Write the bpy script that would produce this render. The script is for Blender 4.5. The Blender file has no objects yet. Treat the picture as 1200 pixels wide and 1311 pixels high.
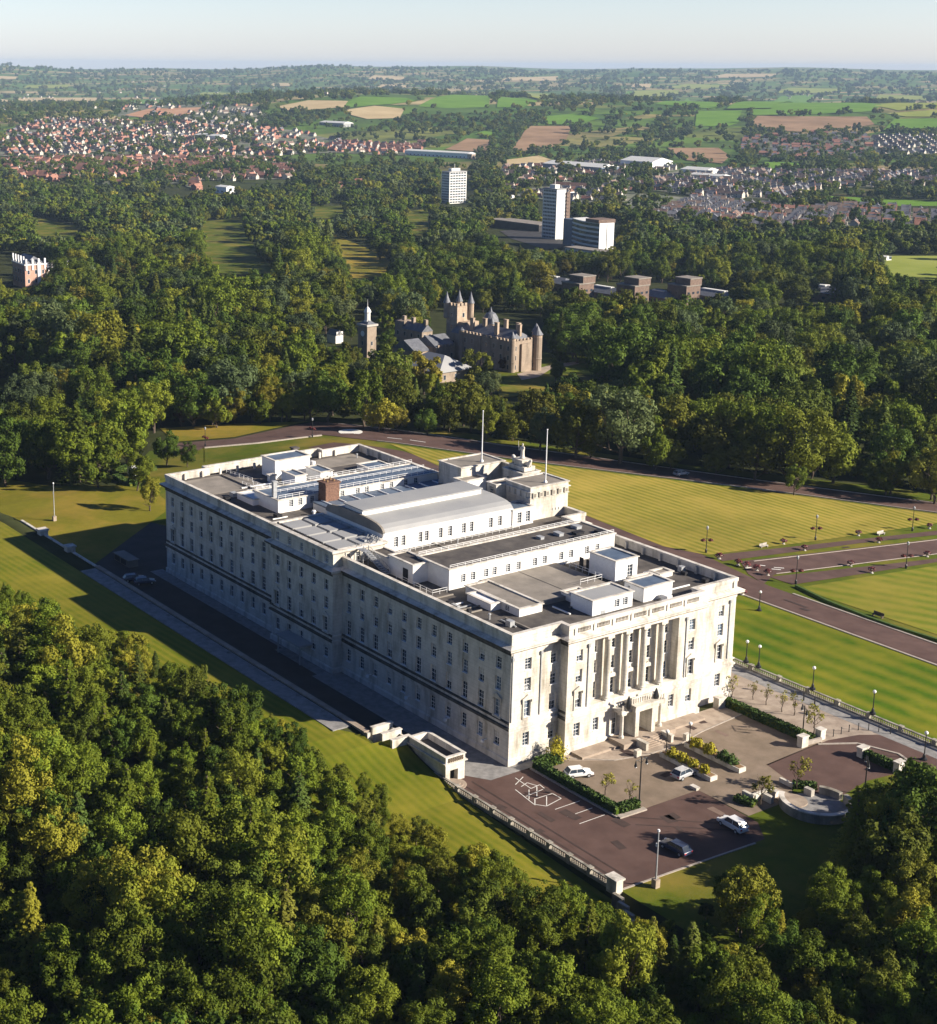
import bpy, bmesh, math, random
import numpy as np
from mathutils import Vector, Matrix
rad = math.radians
S = bpy.context.scene
C = S.collection

# ------------------------------------------------------------------ camera
CAM = (164.274, -143.611, 104.011)
YAW, PITCH, ROLL = -0.98019, -0.22292, 0.00513
FPX, CX, CY, PW, PH = 1967.73, 419.02, 529.62, 1200.0, 1311.0
_d = np.array([math.cos(PITCH)*math.sin(YAW), math.cos(PITCH)*math.cos(YAW), math.sin(PITCH)])
_r = np.cross(_d, [0, 0, 1.0]); _r /= np.linalg.norm(_r); _u = np.cross(_r, _d)
_c, _s = math.cos(ROLL), math.sin(ROLL)
AX = np.array([_c*_r+_s*_u, -_s*_r+_c*_u, _d])
cd = bpy.data.cameras.new('camera'); cam = bpy.data.objects.new('camera', cd); C.objects.link(cam)
m = Matrix.Identity(4)
for i in range(3):
    m[i][0] = AX[0][i]; m[i][1] = AX[1][i]; m[i][2] = -AX[2][i]; m[i][3] = CAM[i]
cam.matrix_world = m
cd.sensor_fit = 'VERTICAL'; cd.sensor_height = 36.0
cd.lens = FPX*36.0/PH
cd.shift_x = (PW/2-CX)/PH
cd.shift_y = -(PH/2-CY)/PH
cd.clip_start = 1.0; cd.clip_end = 60000.0
S.camera = cam

# ------------------------------------------------------------------ light
SUN_EL = rad(24.5)
SUN_AZ = math.atan2(1.0, 1.1)            # direction towards the sun in the xy plane, from +x
w = bpy.data.worlds.new('World'); S.world = w; w.use_nodes = True
nt = w.node_tree; nt.nodes.clear()
sky = nt.nodes.new('ShaderNodeTexSky'); sky.sky_type = 'NISHITA'; sky.sun_disc = False
sky.sun_elevation = SUN_EL; sky.sun_rotation = math.pi/2-SUN_AZ
sky.altitude = 100; sky.air_density = 1.0; sky.dust_density = 0.6; sky.ozone_density = 2.0
bg = nt.nodes.new('ShaderNodeBackground'); bg.inputs['Strength'].default_value = 0.15
wo = nt.nodes.new('ShaderNodeOutputWorld')
# colour ramp dims the upper sky to deepen shadows, keeping a pale horizon band
tcw = nt.nodes.new('ShaderNodeTexCoord'); spw = nt.nodes.new('ShaderNodeSeparateXYZ'); rpw = nt.nodes.new('ShaderNodeValToRGB')
nt.links.new(tcw.outputs['Generated'], spw.inputs[0]); nt.links.new(spw.outputs[2], rpw.inputs[0])
for k_ in range(3): rpw.color_ramp.elements.new(.5)
for e_, p_, c_ in zip(rpw.color_ramp.elements, (0.0, .016, .043, .062, .09), ((.60, .63, .87, 1), (.54, .565, .77, 1), (.495, .505, .635, 1), (.30, .33, .42, 1), (.095, .145, .25, 1))): e_.position = p_; e_.color = c_
mlw = nt.nodes.new('ShaderNodeMix'); mlw.data_type = 'RGBA'; mlw.blend_type = 'MULTIPLY'; mlw.inputs[0].default_value = 1.0
nt.links.new(sky.outputs[0], mlw.inputs[6]); nt.links.new(rpw.outputs[0], mlw.inputs[7])
nt.links.new(mlw.outputs[2], bg.inputs[0]); nt.links.new(bg.outputs[0], wo.inputs[0])
sd = bpy.data.lights.new('sun', 'SUN'); sd.energy = 5.0; sd.angle = rad(0.5); sd.color = (1.0, 0.90, 0.76)
sun = bpy.data.objects.new('sun', sd); C.objects.link(sun)
sv = Vector((math.cos(SUN_EL)*math.cos(SUN_AZ), math.cos(SUN_EL)*math.sin(SUN_AZ), math.sin(SUN_EL)))
sun.rotation_euler = sv.to_track_quat('Z', 'Y').to_euler(); sun.location = (0, 0, 400)
S.view_settings.view_transform = 'Standard'; S.view_settings.look = 'None'
S.view_settings.gamma = 1.0; S.view_settings.exposure = 1.15
S.cycles.max_bounces = 6; S.cycles.diffuse_bounces = 3; S.cycles.transmission_bounces = 3
S.cycles.volume_bounces = 0; S.cycles.transparent_max_bounces = 6
S.cycles.use_denoising = True

# ------------------------------------------------------------------ terrain
def ss(v, a, b):
    t = np.clip((np.asarray(v, float)-a)/(b-a), 0, 1); return t*t*(3-2*t)
def g(x, y):
    x = np.asarray(x, float); y = np.asarray(y, float)
    qx = np.maximum(np.maximum(-175-x, x-120), 0); qy = np.maximum(np.maximum(y-92, -400-y), 0)
    q = np.hypot(qx, qy)
    z = -62*(1-np.exp(-q/800.0))
    # raised bank behind the retaining wall at the rear
    b = np.interp(x, [-190, -150, -20, -14, -6, 4, 35, 70], [0, 4.2, 4.2, 4.0, 1.5, -0.2, -1.5, -2])
    ys = np.where(x < -12, -16.3, -11.4)
    z = z+b*np.clip((ys-y)/0.25, 0, 1)-3.0*ss(-y, 45, 110)*ss(x, -200, -60)
    D = np.hypot(x-CAM[0], y-CAM[1])
    a = np.arctan2((x-CAM[0])*AX[0][0]+(y-CAM[1])*AX[0][1], (x-CAM[0])*_d[0]+(y-CAM[1])*_d[1])
    n1 = np.sin(x/1100+1.3)*np.cos(y/900+.4)+.5*np.sin(x/480+y/650)
    n2 = np.sin(x/2300+.7)+.6*np.cos(y/1700-.9)+.4*np.sin((x-y)/900)
    lat = .45+.55*ss(a, -.16, .04)
    z = z+ss(D, 2900, 4600)*(62+10*n1)*lat-ss(D, 5000, 6800)*(38+8*n1)*lat
    z = z+ss(D, 7500, 12500)*(112+12*n2+12*np.sin(a*23+1)+8*np.sin(a*61+2))
    z = z+6*n1*ss(D, 1400, 2600)
    return z
def gz(x, y): return float(g(x, y))
def proj(x, y, z):
    q = (np.array([x, y, z], float)-CAM)@AX.T
    return CX+FPX*q[0]/q[2], CY-FPX*q[1]/q[2], q[2]
def projv(P):
    q = (P-np.array(CAM))@AX.T
    return np.stack([CX+FPX*q[:, 0]/q[:, 2], CY-FPX*q[:, 1]/q[:, 2], q[:, 2]], 1)
_ts = np.concatenate([np.arange(90, 700, 2.0), 700*1.004**np.arange(0, 820)])
def at(u, v, h=0.0):
    """the place on the ground (plus h) seen at this point of the photograph"""
    d = np.array([(u-CX)/FPX, -(v-CY)/FPX, 1.0])@AX; d = d/np.linalg.norm(d)
    X = CAM[0]+_ts*d[0]; Y = CAM[1]+_ts*d[1]; Z = CAM[2]+_ts*d[2]
    below = Z < g(X, Y)+h
    i = int(np.argmax(below)) if below.any() else len(_ts)-1
    if i == 0: i = 1
    t0, t1 = _ts[i-1], _ts[i]
    for _ in range(18):
        tm = (t0+t1)/2
        if CAM[2]+tm*d[2] < gz(CAM[0]+tm*d[0], CAM[1]+tm*d[1])+h: t1 = tm
        else: t0 = tm
    return (CAM[0]+t1*d[0], CAM[1]+t1*d[1])

# ------------------------------------------------------------------ materials
def srgb(r, gg, b):
    f = lambda c: (c/255/12.92) if c/255 <= .04045 else ((c/255+.055)/1.055)**2.4
    return (f(r), f(gg), f(b), 1)
def base_mat(name):
    mt = bpy.data.materials.new(name); mt.use_nodes = True
    return mt, mt.node_tree, mt.node_tree.nodes['Principled BSDF']
def N(nt, t, **kw):
    n = nt.nodes.new(t)
    for k, v in kw.items():
        if k.startswith('i_'): n.inputs[k[2:].replace('_', ' ')].default_value = v
        else: setattr(n, k, v)
    return n
def mixc(nt, fac, a, b, mode='MIX'):
    n = nt.nodes.new('ShaderNodeMix'); n.data_type = 'RGBA'; n.blend_type = mode
    for s, v in ((n.inputs[0], fac), (n.inputs[6], a), (n.inputs[7], b)):
        if hasattr(v, 'links') or hasattr(v, 'is_linked'): nt.links.new(v, s)
        else: s.default_value = v if not isinstance(v, tuple) else tuple(v)[:3]+(1,)
    return n.outputs[2]
def ramp(nt, inp, stops):
    r = nt.nodes.new('ShaderNodeValToRGB')
    while len(r.color_ramp.elements) < len(stops): r.color_ramp.elements.new(.5)
    for e, (p, c) in zip(r.color_ramp.elements, stops):
        c = tuple(c)[:3]
        e.position = p; e.color = (*c, 1)
    nt.links.new(inp, r.inputs[0]); return r.outputs[0]
def wpos(nt, scale=(1, 1, 1), rotz=0, obj=False):
    if obj: tc = nt.nodes.new('ShaderNodeTexCoord').outputs['Object']
    else: tc = nt.nodes.new('ShaderNodeNewGeometry').outputs['Position']
    mp = nt.nodes.new('ShaderNodeMapping'); mp.inputs['Scale'].default_value = scale
    mp.inputs['Rotation'].default_value = (0, 0, rotz)
    nt.links.new(tc, mp.inputs[0]); return mp.outputs[0]
def noise(nt, vec, scale, detail=4, rough=.6):
    n = N(nt, 'ShaderNodeTexNoise'); n.inputs['Scale'].default_value = scale
    n.inputs['Detail'].default_value = detail; n.inputs['Roughness'].default_value = rough
    nt.links.new(vec, n.inputs['Vector']); return n.outputs['Fac']
def bump(nt, b, h, strength=.4, dist=.05):
    n = N(nt, 'ShaderNodeBump'); n.inputs['Strength'].default_value = strength; n.inputs['Distance'].default_value = dist
    nt.links.new(h, n.inputs['Height']); nt.links.new(n.outputs[0], b.inputs['Normal'])
def simple(name, c1, c2, scale=1.0, rough=.7, bmp=0, metal=0, spec=.3, obj=False, lo=.35, hi=.65, vs=(1, 1, 1)):
    mt, nt, b = base_mat(name)
    v = wpos(nt, vs, obj=obj); n = noise(nt, v, scale, 5)
    nt.links.new(ramp(nt, n, [(lo, c1), (hi, c2)]), b.inputs['Base Color'])
    b.inputs['Roughness'].default_value = rough; b.inputs['Metallic'].default_value = metal
    b.inputs['Specular IOR Level'].default_value = spec
    if bmp: bump(nt, b, noise(nt, v, scale*6, 4), bmp)
    return mt
M = {}
def stone(name, c1, c2, stain, course=.62):
    mt, nt, b = base_mat(name)
    v = wpos(nt); n = noise(nt, v, .8, 6)
    col = ramp(nt, n, [(.3, c1), (.7, c2)])
    st = noise(nt, wpos(nt, (.55, .55, .13)), .9, 5, .65)
    stf = ramp(nt, st, [(.47, (0, 0, 0)), (.74, (1, 1, 1))])
    col = mixc(nt, stf, col, stain)
    sp = nt.nodes.new('ShaderNodeSeparateXYZ'); nt.links.new(v, sp.inputs[0])
    mm = N(nt, 'ShaderNodeMath', operation='MODULO'); nt.links.new(sp.outputs[2], mm.inputs[0]); mm.inputs[1].default_value = course
    lt = N(nt, 'ShaderNodeMath', operation='LESS_THAN'); nt.links.new(mm.outputs[0], lt.inputs[0]); lt.inputs[1].default_value = .035
    ml = N(nt, 'ShaderNodeMath', operation='MULTIPLY'); nt.links.new(lt.outputs[0], ml.inputs[0]); ml.inputs[1].default_value = .35
    col = mixc(nt, ml.outputs[0], col, (.12, .11, .1, 1))
    nt.links.new(col, b.inputs['Base Color']); b.inputs['Roughness'].default_value = .82
    b.inputs['Specular IOR Level'].default_value = .15
    bump(nt, b, noise(nt, v, 6, 4), .15)
    return mt
M['stone'] = stone('portland_stone', (.52, .485, .42, 1), (.66, .62, .55, 1), (.24, .215, .165, 1))
M['trim'] = stone('weathered_trim', (.55, .51, .45, 1), (.66, .62, .56, 1), (.22, .2, .165, 1), 5.0)
M['trim_shadow'] = stone('shadow_line_trim', (.05, .047, .042, 1), (.12, .11, .10, 1), (.02, .02, .018, 1), 5.0)  # shadow lines of the rear facade put into the trim colour
M['trim_mid'] = stone('mid_tone_trim', (.24, .22, .18, 1), (.38, .35, .30, 1), (.1, .09, .07, 1), 5.0)  # middle-toned trim, darker than the plain trim
M['render'] = simple('white_render', (.68, .66, .62), (.78, .76, .72), .6, .8, .08)
M['felt'] = simple('roof_felt', (.06, .053, .05), (.13, .115, .10), .35, .8, .2, hi=.7)
M['felt2'] = simple('pale_roof_felt', (.19, .17, .145), (.27, .24, .205), .3, .8, .15)
M['lead'] = simple('lead_roof', (.27, .275, .28), (.33, .33, .325), .12, .6, .05, spec=.3)
M['blue'] = simple('blue_grey_metal_roof', (.07, .10, .15), (.12, .16, .22), .5, .5, .05, spec=.4)
M['brick'] = simple('brick', (.11, .06, .045), (.22, .125, .085), 3.0, .85, .3)
M['black'] = simple('black_iron', (.012, .012, .014), (.02, .02, .022), 2, .45, spec=.5)
M['grey'] = simple('grey_metal', (.28, .29, .3), (.36, .37, .38), 2, .5, spec=.5)
M['white'] = simple('white_paint', (.74, .74, .73), (.82, .82, .81), 3, .5)
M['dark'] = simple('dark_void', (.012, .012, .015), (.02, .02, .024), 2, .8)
M['asphalt'] = simple('red_brown_asphalt', (.075, .042, .034), (.115, .068, .055), .22, .85, .15, hi=.7)
M['asphalt2'] = simple('grey_asphalt', (.03, .028, .028), (.05, .046, .045), .25, .85, .15)
M['apron'] = simple('pinkish_paving', (.15, .115, .08), (.25, .19, .14), .3, .85, .15, lo=.3, hi=.72)
M['paving'] = simple('pale_stone_paving', (.26, .205, .16), (.38, .31, .245), .5, .85, .15)
M['kerb'] = simple('kerb_stone', (.30, .26, .22), (.40, .35, .30), 1.5, .85, .1)
M['line'] = simple('road_paint', (.6, .58, .54), (.78, .76, .7), 3, .7)
M['slab'] = simple('grey_slab_path', (.18, .175, .17), (.28, .27, .26), .8, .85, .1)
M['soil'] = simple('bare_soil', (.2, .12, .06), (.28, .18, .09), .8, .95, .2)
def glassy(name, c=(.02, .028, .04, 1), r=.12):
    mt, nt, b = base_mat(name)
    v = wpos(nt); n = noise(nt, v, .7, 2)
    nt.links.new(ramp(nt, n, [(.4, c), (.65, tuple(x*2.2 for x in c[:3]))]), b.inputs['Base Color'])
    b.inputs['Roughness'].default_value = r; b.inputs['Specular IOR Level'].default_value = .6
    return mt
M['glass'] = glassy('window_glass')
def grass(name, a, bb, dry, stripe=0, rot=0.0, amt=.5):
    mt, nt, b = base_mat(name)
    v = wpos(nt)
    col = ramp(nt, noise(nt, v, .5, 6, .7), [(.3, a), (.7, bb)])
    if stripe:
        wv = N(nt, 'ShaderNodeTexWave', wave_type='BANDS', bands_direction='X', wave_profile='SIN')
        wv.inputs['Scale'].default_value = stripe; wv.inputs['Distortion'].default_value = .9
        wv.inputs['Detail'].default_value = 2; wv.inputs['Detail Scale'].default_value = .4
        nt.links.new(wpos(nt, rotz=rot), wv.inputs['Vector'])
        f = N(nt, 'ShaderNodeMath', operation='MULTIPLY'); f.inputs[1].default_value = amt
        nt.links.new(wv.outputs['Fac'], f.inputs[0])
        col = mixc(nt, f.outputs[0], col, dry)
    pf = ramp(nt, noise(nt, v, .045, 5, .65), [(.45, (0, 0, 0)), (.72, (1, 1, 1))])
    col = mixc(nt, pf, col, dry)
    pg_ = ramp(nt, noise(nt, wpos(nt, (1.3, .8, 1), .7), .017, 6, .7), [(.4, (0, 0, 0)), (.7, (.55, .55, .55))])
    col = mixc(nt, pg_, col, tuple(x*.55 for x in a[:3])+(1,))
    nt.links.new(col, b.inputs['Base Color']); b.inputs['Roughness'].default_value = .9
    b.inputs['Specular IOR Level'].default_value = .1
    bump(nt, b, noise(nt, v, 5, 3), .5, .1)
    return mt
M['lawn_front'] = grass('lawn_dry_striped', (.14, .155, .013), (.21, .205, .024), (.38, .285, .06), .12, rad(90), .9)
M['lawn_side'] = grass('lawn_green_striped', (.045, .11, .003), (.09, .155, .005), (.25, .22, .02), .065, rad(90), .6)
M['lawn_rear'] = grass('lawn_rear_bank', (.085, .12, .005), (.14, .155, .009), (.28, .225, .03), .21, rad(87), .38)
M['lawn_right'] = grass('lawn_avenue', (.11, .15, .01), (.17, .19, .016), (.30, .24, .04), .06, rad(60), .6)
M['verge'] = grass('verge_grass', (.065, .10, .006), (.11, .13, .01), (.24, .175, .035))
M['lawn_gold'] = grass('dry_golden_grass', (.15, .145, .012), (.22, .19, .02), (.38, .24, .05))
M['hedge'] = simple('hedge_leaves', (.035, .075, .01), (.08, .13, .02), 3, .8, .8)
def foliage(name, dark, light, warm, trans=.22):
    mt, nt, b = base_mat(name)
    oi = nt.nodes.new('ShaderNodeObjectInfo')
    v = wpos(nt)
    col = ramp(nt, noise(nt, v, .55, 4, .6), [(.3, dark), (.7, light)])
    cr = ramp(nt, oi.outputs['Random'], [(0, (0, 0, 0)), (.55, (.1, .1, .1)), (.85, (.4, .4, .4)), (1, (1, 1, 1))])
    col = mixc(nt, cr, col, warm)
    mul = nt.nodes.new('ShaderNodeMapRange'); mul.inputs[3].default_value = .62; mul.inputs[4].default_value = 1.3
    m2 = N(nt, 'ShaderNodeMath', operation='MULTIPLY'); m2.inputs[1].default_value = 7.13
    fr = N(nt, 'ShaderNodeMath', operation='FRACT')
    nt.links.new(oi.outputs['Random'], m2.inputs[0]); nt.links.new(m2.outputs[0], fr.inputs[0]); nt.links.new(fr.outputs[0], mul.inputs[0])
    hsv = nt.nodes.new('ShaderNodeHueSaturation'); nt.links.new(col, hsv.inputs['Color']); nt.links.new(mul.outputs[0], hsv.inputs['Value'])
    nt.links.new(hsv.outputs[0], b.inputs['Base Color'])
    b.inputs['Roughness'].default_value = .75; b.inputs['Specular IOR Level'].default_value = .12
    tr = nt.nodes.new('ShaderNodeBsdfTranslucent'); nt.links.new(hsv.outputs[0], tr.inputs[0])
    mx = nt.nodes.new('ShaderNodeMixShader'); mx.inputs[0].default_value = trans
    nt.links.new(b.outputs[0], mx.inputs[1]); nt.links.new(tr.outputs[0], mx.inputs[2])
    nt.links.new(mx.outputs[0], nt.nodes['Material Output'].inputs[0])
    return mt
M['leaf'] = foliage('broadleaf_foliage', (.055, .098, .009), (.16, .20, .016), (.25, .225, .024))
M['leaf_dark'] = foliage('dark_foliage', (.032, .068, .009), (.095, .145, .016), (.165, .165, .02))
M['leaf_gold'] = foliage('yellowing_foliage', (.15, .14, .015), (.25, .21, .025), (.27, .18, .03))
M['leaf_red'] = foliage('copper_foliage', (.06, .03, .015), (.10, .045, .022), (.12, .06, .03))
M['leaf_con'] = foliage('conifer_foliage', (.036, .075, .016), (.105, .15, .026), (.19, .18, .024), .15)
M['bark'] = simple('bark', (.06, .045, .032), (.12, .09, .065), 3, .9, .5, obj=True)

# ------------------------------------------------------------------ mesh building
class MB:
    def __init__(s): s.v = []; s.f = []; s.m = []; s.cur = 0
    def quad(s, a, b, c, d):
        i = len(s.v); s.v += [a, b, c, d]; s.f.append((i, i+1, i+2, i+3)); s.m.append(s.cur)
    def poly(s, pts):
        i = len(s.v); s.v += list(pts); s.f.append(tuple(range(i, i+len(pts)))); s.m.append(s.cur)
    def box(s, x0, x1, y0, y1, z0, z1, rot=0, cx=None, cy=None):
        if x1 < x0: x0, x1 = x1, x0
        if y1 < y0: y0, y1 = y1, y0
        p = [(x, y, z) for z in (z0, z1) for x, y in ((x0, y0), (x1, y0), (x1, y1), (x0, y1))]
        if rot:
            cx = (x0+x1)/2 if cx is None else cx; cy = (y0+y1)/2 if cy is None else cy
            cc, sn = math.cos(rot), math.sin(rot)
            p = [(cx+(x-cx)*cc-(y-cy)*sn, cy+(x-cx)*sn+(y-cy)*cc, z) for x, y, z in p]
        i = len(s.v); s.v += p
        for f in ((0, 3, 2, 1), (4, 5, 6, 7), (0, 1, 5, 4), (1, 2, 6, 5), (2, 3, 7, 6), (3, 0, 4, 7)):
            s.f.append(tuple(i+k for k in f)); s.m.append(s.cur)
    def prism(s, pts, z0, z1):
        n = len(pts); i = len(s.v)
        s.v += [(x, y, z0) for x, y in pts]+[(x, y, z1) for x, y in pts]
        s.f.append(tuple(i+n+k for k in range(n))); s.m.append(s.cur)
        s.f.append(tuple(i+k for k in reversed(range(n)))); s.m.append(s.cur)
        for k in range(n):
            j = (k+1) % n; s.f.append((i+k, i+j, i+n+j, i+n+k)); s.m.append(s.cur)
    def lathe(s, cx, cy, prof, n=12, ph=0):
        i = len(s.v)
        for r, z in prof:
            for k in range(n):
                a = 2*math.pi*k/n+ph; s.v.append((cx+r*math.cos(a), cy+r*math.sin(a), z))
        for j in range(len(prof)-1):
            for k in range(n):
                k2 = (k+1) % n
                s.f.append((i+j*n+k, i+j*n+k2, i+(j+1)*n+k2, i+(j+1)*n+k)); s.m.append(s.cur)
        s.f.append(tuple(i+(len(prof)-1)*n+k for k in range(n))); s.m.append(s.cur)
        s.f.append(tuple(i+k for k in reversed(range(n)))); s.m.append(s.cur)
    def tube(s, p, q, r0, r1=None, n=8):
        r1 = r0 if r1 is None else r1
        p = Vector(p); q = Vector(q); d = (q-p).normalized()
        a = d.orthogonal().normalized(); b = d.cross(a); i = len(s.v)
        for c, r in ((p, r0), (q, r1)):
            for k in range(n):
                t = 2*math.pi*k/n; s.v.append(tuple(c+a*(r*math.cos(t))+b*(r*math.sin(t))))
        for k in range(n):
            k2 = (k+1) % n; s.f.append((i+k, i+k2, i+n+k2, i+n+k)); s.m.append(s.cur)
        s.f.append(tuple(i+k for k in reversed(range(n)))); s.m.append(s.cur)
        s.f.append(tuple(i+n+k for k in range(n))); s.m.append(s.cur)
    def ball(s, c, r, n=10, sq=1.0):
        pr = [(max(1e-3, r*math.sin(math.pi*k/6)), c[2]-r*sq*math.cos(math.pi*k/6)) for k in range(7)]
        s.lathe(c[0], c[1], pr, n)
    def mesh(s, name, mats, smooth=False):
        me = bpy.data.meshes.new(name); me.from_pydata([tuple(map(float, v)) for v in s.v], [], s.f)
        if not isinstance(mats, (list, tuple)): mats = [mats]
        for mt in mats: me.materials.append(mt)
        me.polygons.foreach_set('material_index', s.m)
        if smooth: me.polygons.foreach_set('use_smooth', [True]*len(s.f))
        me.update(); return me
    def build(s, name, mats, parent=None, loc=(0, 0, 0), rz=0, smooth=False, **kw):
        return link(name, s.mesh(name, mats, smooth), parent, loc, rz, **kw)
def link(name, data, parent=None, loc=(0, 0, 0), rz=0, label=None, cat=None, group=None, kind=None):
    o = bpy.data.objects.new(name, data); C.objects.link(o)
    o.location = loc; o.rotation_euler = (0, 0, rz)
    if parent is not None: o.parent = parent
    if label: o['label'] = label
    if cat: o['category'] = cat
    if group: o['group'] = group
    if kind: o['kind'] = kind
    return o
def thing(name, label, cat, loc=(0, 0, 0), rz=0, group=None):
    return link(name, None, None, loc, rz, label, cat, group)
def copy_tree(o, parent=None, data=None):
    c = o.copy(); C.objects.link(c)
    if parent is not None: c.parent = parent
    for ch in list(o.children): copy_tree(ch, c)
    return c
def place(o, loc, rz, label=None, group=None):
    o.location = loc; o.rotation_euler = (0, 0, rz)
    if label: o['label'] = label
    if group: o['group'] = group
def sheet(name, pts, off, mat, res=None, label=None, world=False, **kw):
    """a ground sheet: pts are photo points (or world xy) laid on the terrain, off above it"""
    P = pts if world else [at(*p) for p in pts]
    bm = bmesh.new(); vs = [bm.verts.new((x, y, 0)) for x, y in P]; bm.faces.new(vs)
    bmesh.ops.triangulate(bm, faces=bm.faces[:])
    if res:
        X = [p[0] for p in P]; Y = [p[1] for p in P]
        for ax, lo, hi in ((0, min(X), max(X)), (1, min(Y), max(Y))):
            k = math.floor(lo/res)+1
            while k*res < hi:
                co = [0, 0, 0]; no = [0, 0, 0]; co[ax] = k*res; no[ax] = 1
                bmesh.ops.bisect_plane(bm, geom=bm.verts[:]+bm.edges[:]+bm.faces[:], plane_co=co, plane_no=no, dist=1e-4)
                k += 1
    for v in bm.verts: v.co.z = gz(v.co.x, v.co.y)+off
    bmesh.ops.recalc_face_normals(bm, faces=bm.faces[:])
    if sum(f.normal.z for f in bm.faces) < 0: bmesh.ops.reverse_faces(bm, faces=bm.faces[:])
    me = bpy.data.meshes.new(name); bm.to_mesh(me); bm.free(); me.materials.append(mat)
    return link(name, me, label=label, kind=kw.get('kind', 'structure'), cat=kw.get('cat'))
def ribbon(name, pts, wd, off, mat, step=3.0, world=False, **kw):
    P = [Vector(p) for p in (pts if world else [at(*p) for p in pts])]
    Q = [P[0]]
    for a, b in zip(P, P[1:]):
        n = max(1, int((b-a).length/step))
        Q += [a+(b-a)*(k/n) for k in range(1, n+1)]
    mb = MB(); L = []
    for i, p in enumerate(Q):
        t = (Q[min(i+1, len(Q)-1)]-Q[max(i-1, 0)]).normalized(); nn = Vector((-t.y, t.x))*wd/2
        L.append((p+nn, p-nn))
    for (a, b), (c, d) in zip(L, L[1:]):
        mb.quad(*[(q.x, q.y, gz(q.x, q.y)+off) for q in (b, d, c, a)])
    return mb.build(name, mat, kind='structure', **kw)
# ------------------------------------------------------------------ the ground
def grow(a, step, far, gr):
    out = [a]; s = step
    while abs(out[-1]) < far: s *= gr; out.append(out[-1]+math.copysign(s, step))
    return out
gx = list(np.arange(-232, 104, 4.0))+[-12.2, -11.8]+grow(-236, -4, 16000, 1.03)+grow(104, 4, 9000, 1.12)
gy = list(np.arange(-160, 264, 4.0))+[-16.6, -16.3, -11.7, -11.4]+grow(264, 4, 15500, 1.03)+grow(-164, -4, 5000, 1.12)
gx = np.array(sorted(set(np.round(gx, 2)))); gy = np.array(sorted(set(np.round(gy, 2))))
XX, YY = np.meshgrid(gx, gy, indexing='ij'); ZZ = g(XX, YY)
nx, ny = len(gx), len(gy)
idx = np.arange(nx*ny).reshape(nx, ny)
F = np.stack([idx[:-1, :-1], idx[1:, :-1], idx[1:, 1:], idx[:-1, 1:]], -1).reshape(-1, 4)
def np_mesh(name, V, F4, mats, smooth=False, mi=None):
    me = bpy.data.meshes.new(name)
    me.vertices.add(len(V)); me.vertices.foreach_set('co', np.asarray(V, np.float32).ravel())
    k = F4.shape[1]
    me.loops.add(F4.size); me.loops.foreach_set('vertex_index', F4.astype(np.int32).ravel())
    me.polygons.add(len(F4)); me.polygons.foreach_set('loop_start', np.arange(0, F4.size, k, dtype=np.int32))
    for mt in mats: me.materials.append(mt)
    if mi is not None: me.polygons.foreach_set('material_index', np.asarray(mi, np.int32))
    if smooth: me.polygons.foreach_set('use_smooth', np.ones(len(F4), bool))
    me.update(calc_edges=True); me.validate(); return me
mt, nt, b = base_mat('countryside')
v = wpos(nt)
vor = N(nt, 'ShaderNodeTexVoronoi'); vor.inputs['Scale'].default_value = 1/190.0
nzv = N(nt, 'ShaderNodeTexNoise'); nzv.inputs['Scale'].default_value = 1/400.0
nt.links.new(v, nzv.inputs['Vector'])
vm = N(nt, 'ShaderNodeVectorMath', operation='MULTIPLY_ADD'); vm.inputs[1].default_value = (160, 160, 0)
nt.links.new(nzv.outputs['Color'], vm.inputs[0]); nt.links.new(wpos(nt, (1, .6, 0), .5), vm.inputs[2])
nt.links.new(vm.outputs[0], vor.inputs['Vector'])
sep = N(nt, 'ShaderNodeSeparateColor'); nt.links.new(vor.outputs['Color'], sep.inputs[0])
fld = ramp(nt, sep.outputs[0], [(0, (.06, .12, .018)), (.3, (.11, .18, .025)), (.55, (.07, .125, .022)), (.72, (.19, .20, .05)), (.84, (.35, .26, .12)), (1, (.42, .33, .17))])
fld = mixc(nt, ramp(nt, noise(nt, v, 1/120, 4), [(.45, (0, 0, 0)), (.65, (.7, .7, .7))]), fld, (.05, .075, .025, 1))
floorc = ramp(nt, noise(nt, v, .15, 5), [(.35, (.028, .034, .012)), (.7, (.05, .055, .02))])
geo = nt.nodes.new('ShaderNodeNewGeometry')
dst = N(nt, 'ShaderNodeVectorMath', operation='DISTANCE'); nt.links.new(geo.outputs['Position'], dst.inputs[0]); dst.inputs[1].default_value = (CAM[0], CAM[1], 0)
mr = N(nt, 'ShaderNodeMapRange'); mr.inputs[1].default_value = 2000; mr.inputs[2].default_value = 3000
nt.links.new(dst.outputs['Value'], mr.inputs[0])
nt.links.new(mixc(nt, mr.outputs[0], floorc, fld), b.inputs['Base Color']); b.inputs['Roughness'].default_value = .95
b.inputs['Specular IOR Level'].default_value = .05
M['country'] = mt
ground = link('ground', np_mesh('ground', np.stack([XX, YY, ZZ], -1).reshape(-1, 3), F, [M['country']]), kind='structure')

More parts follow.
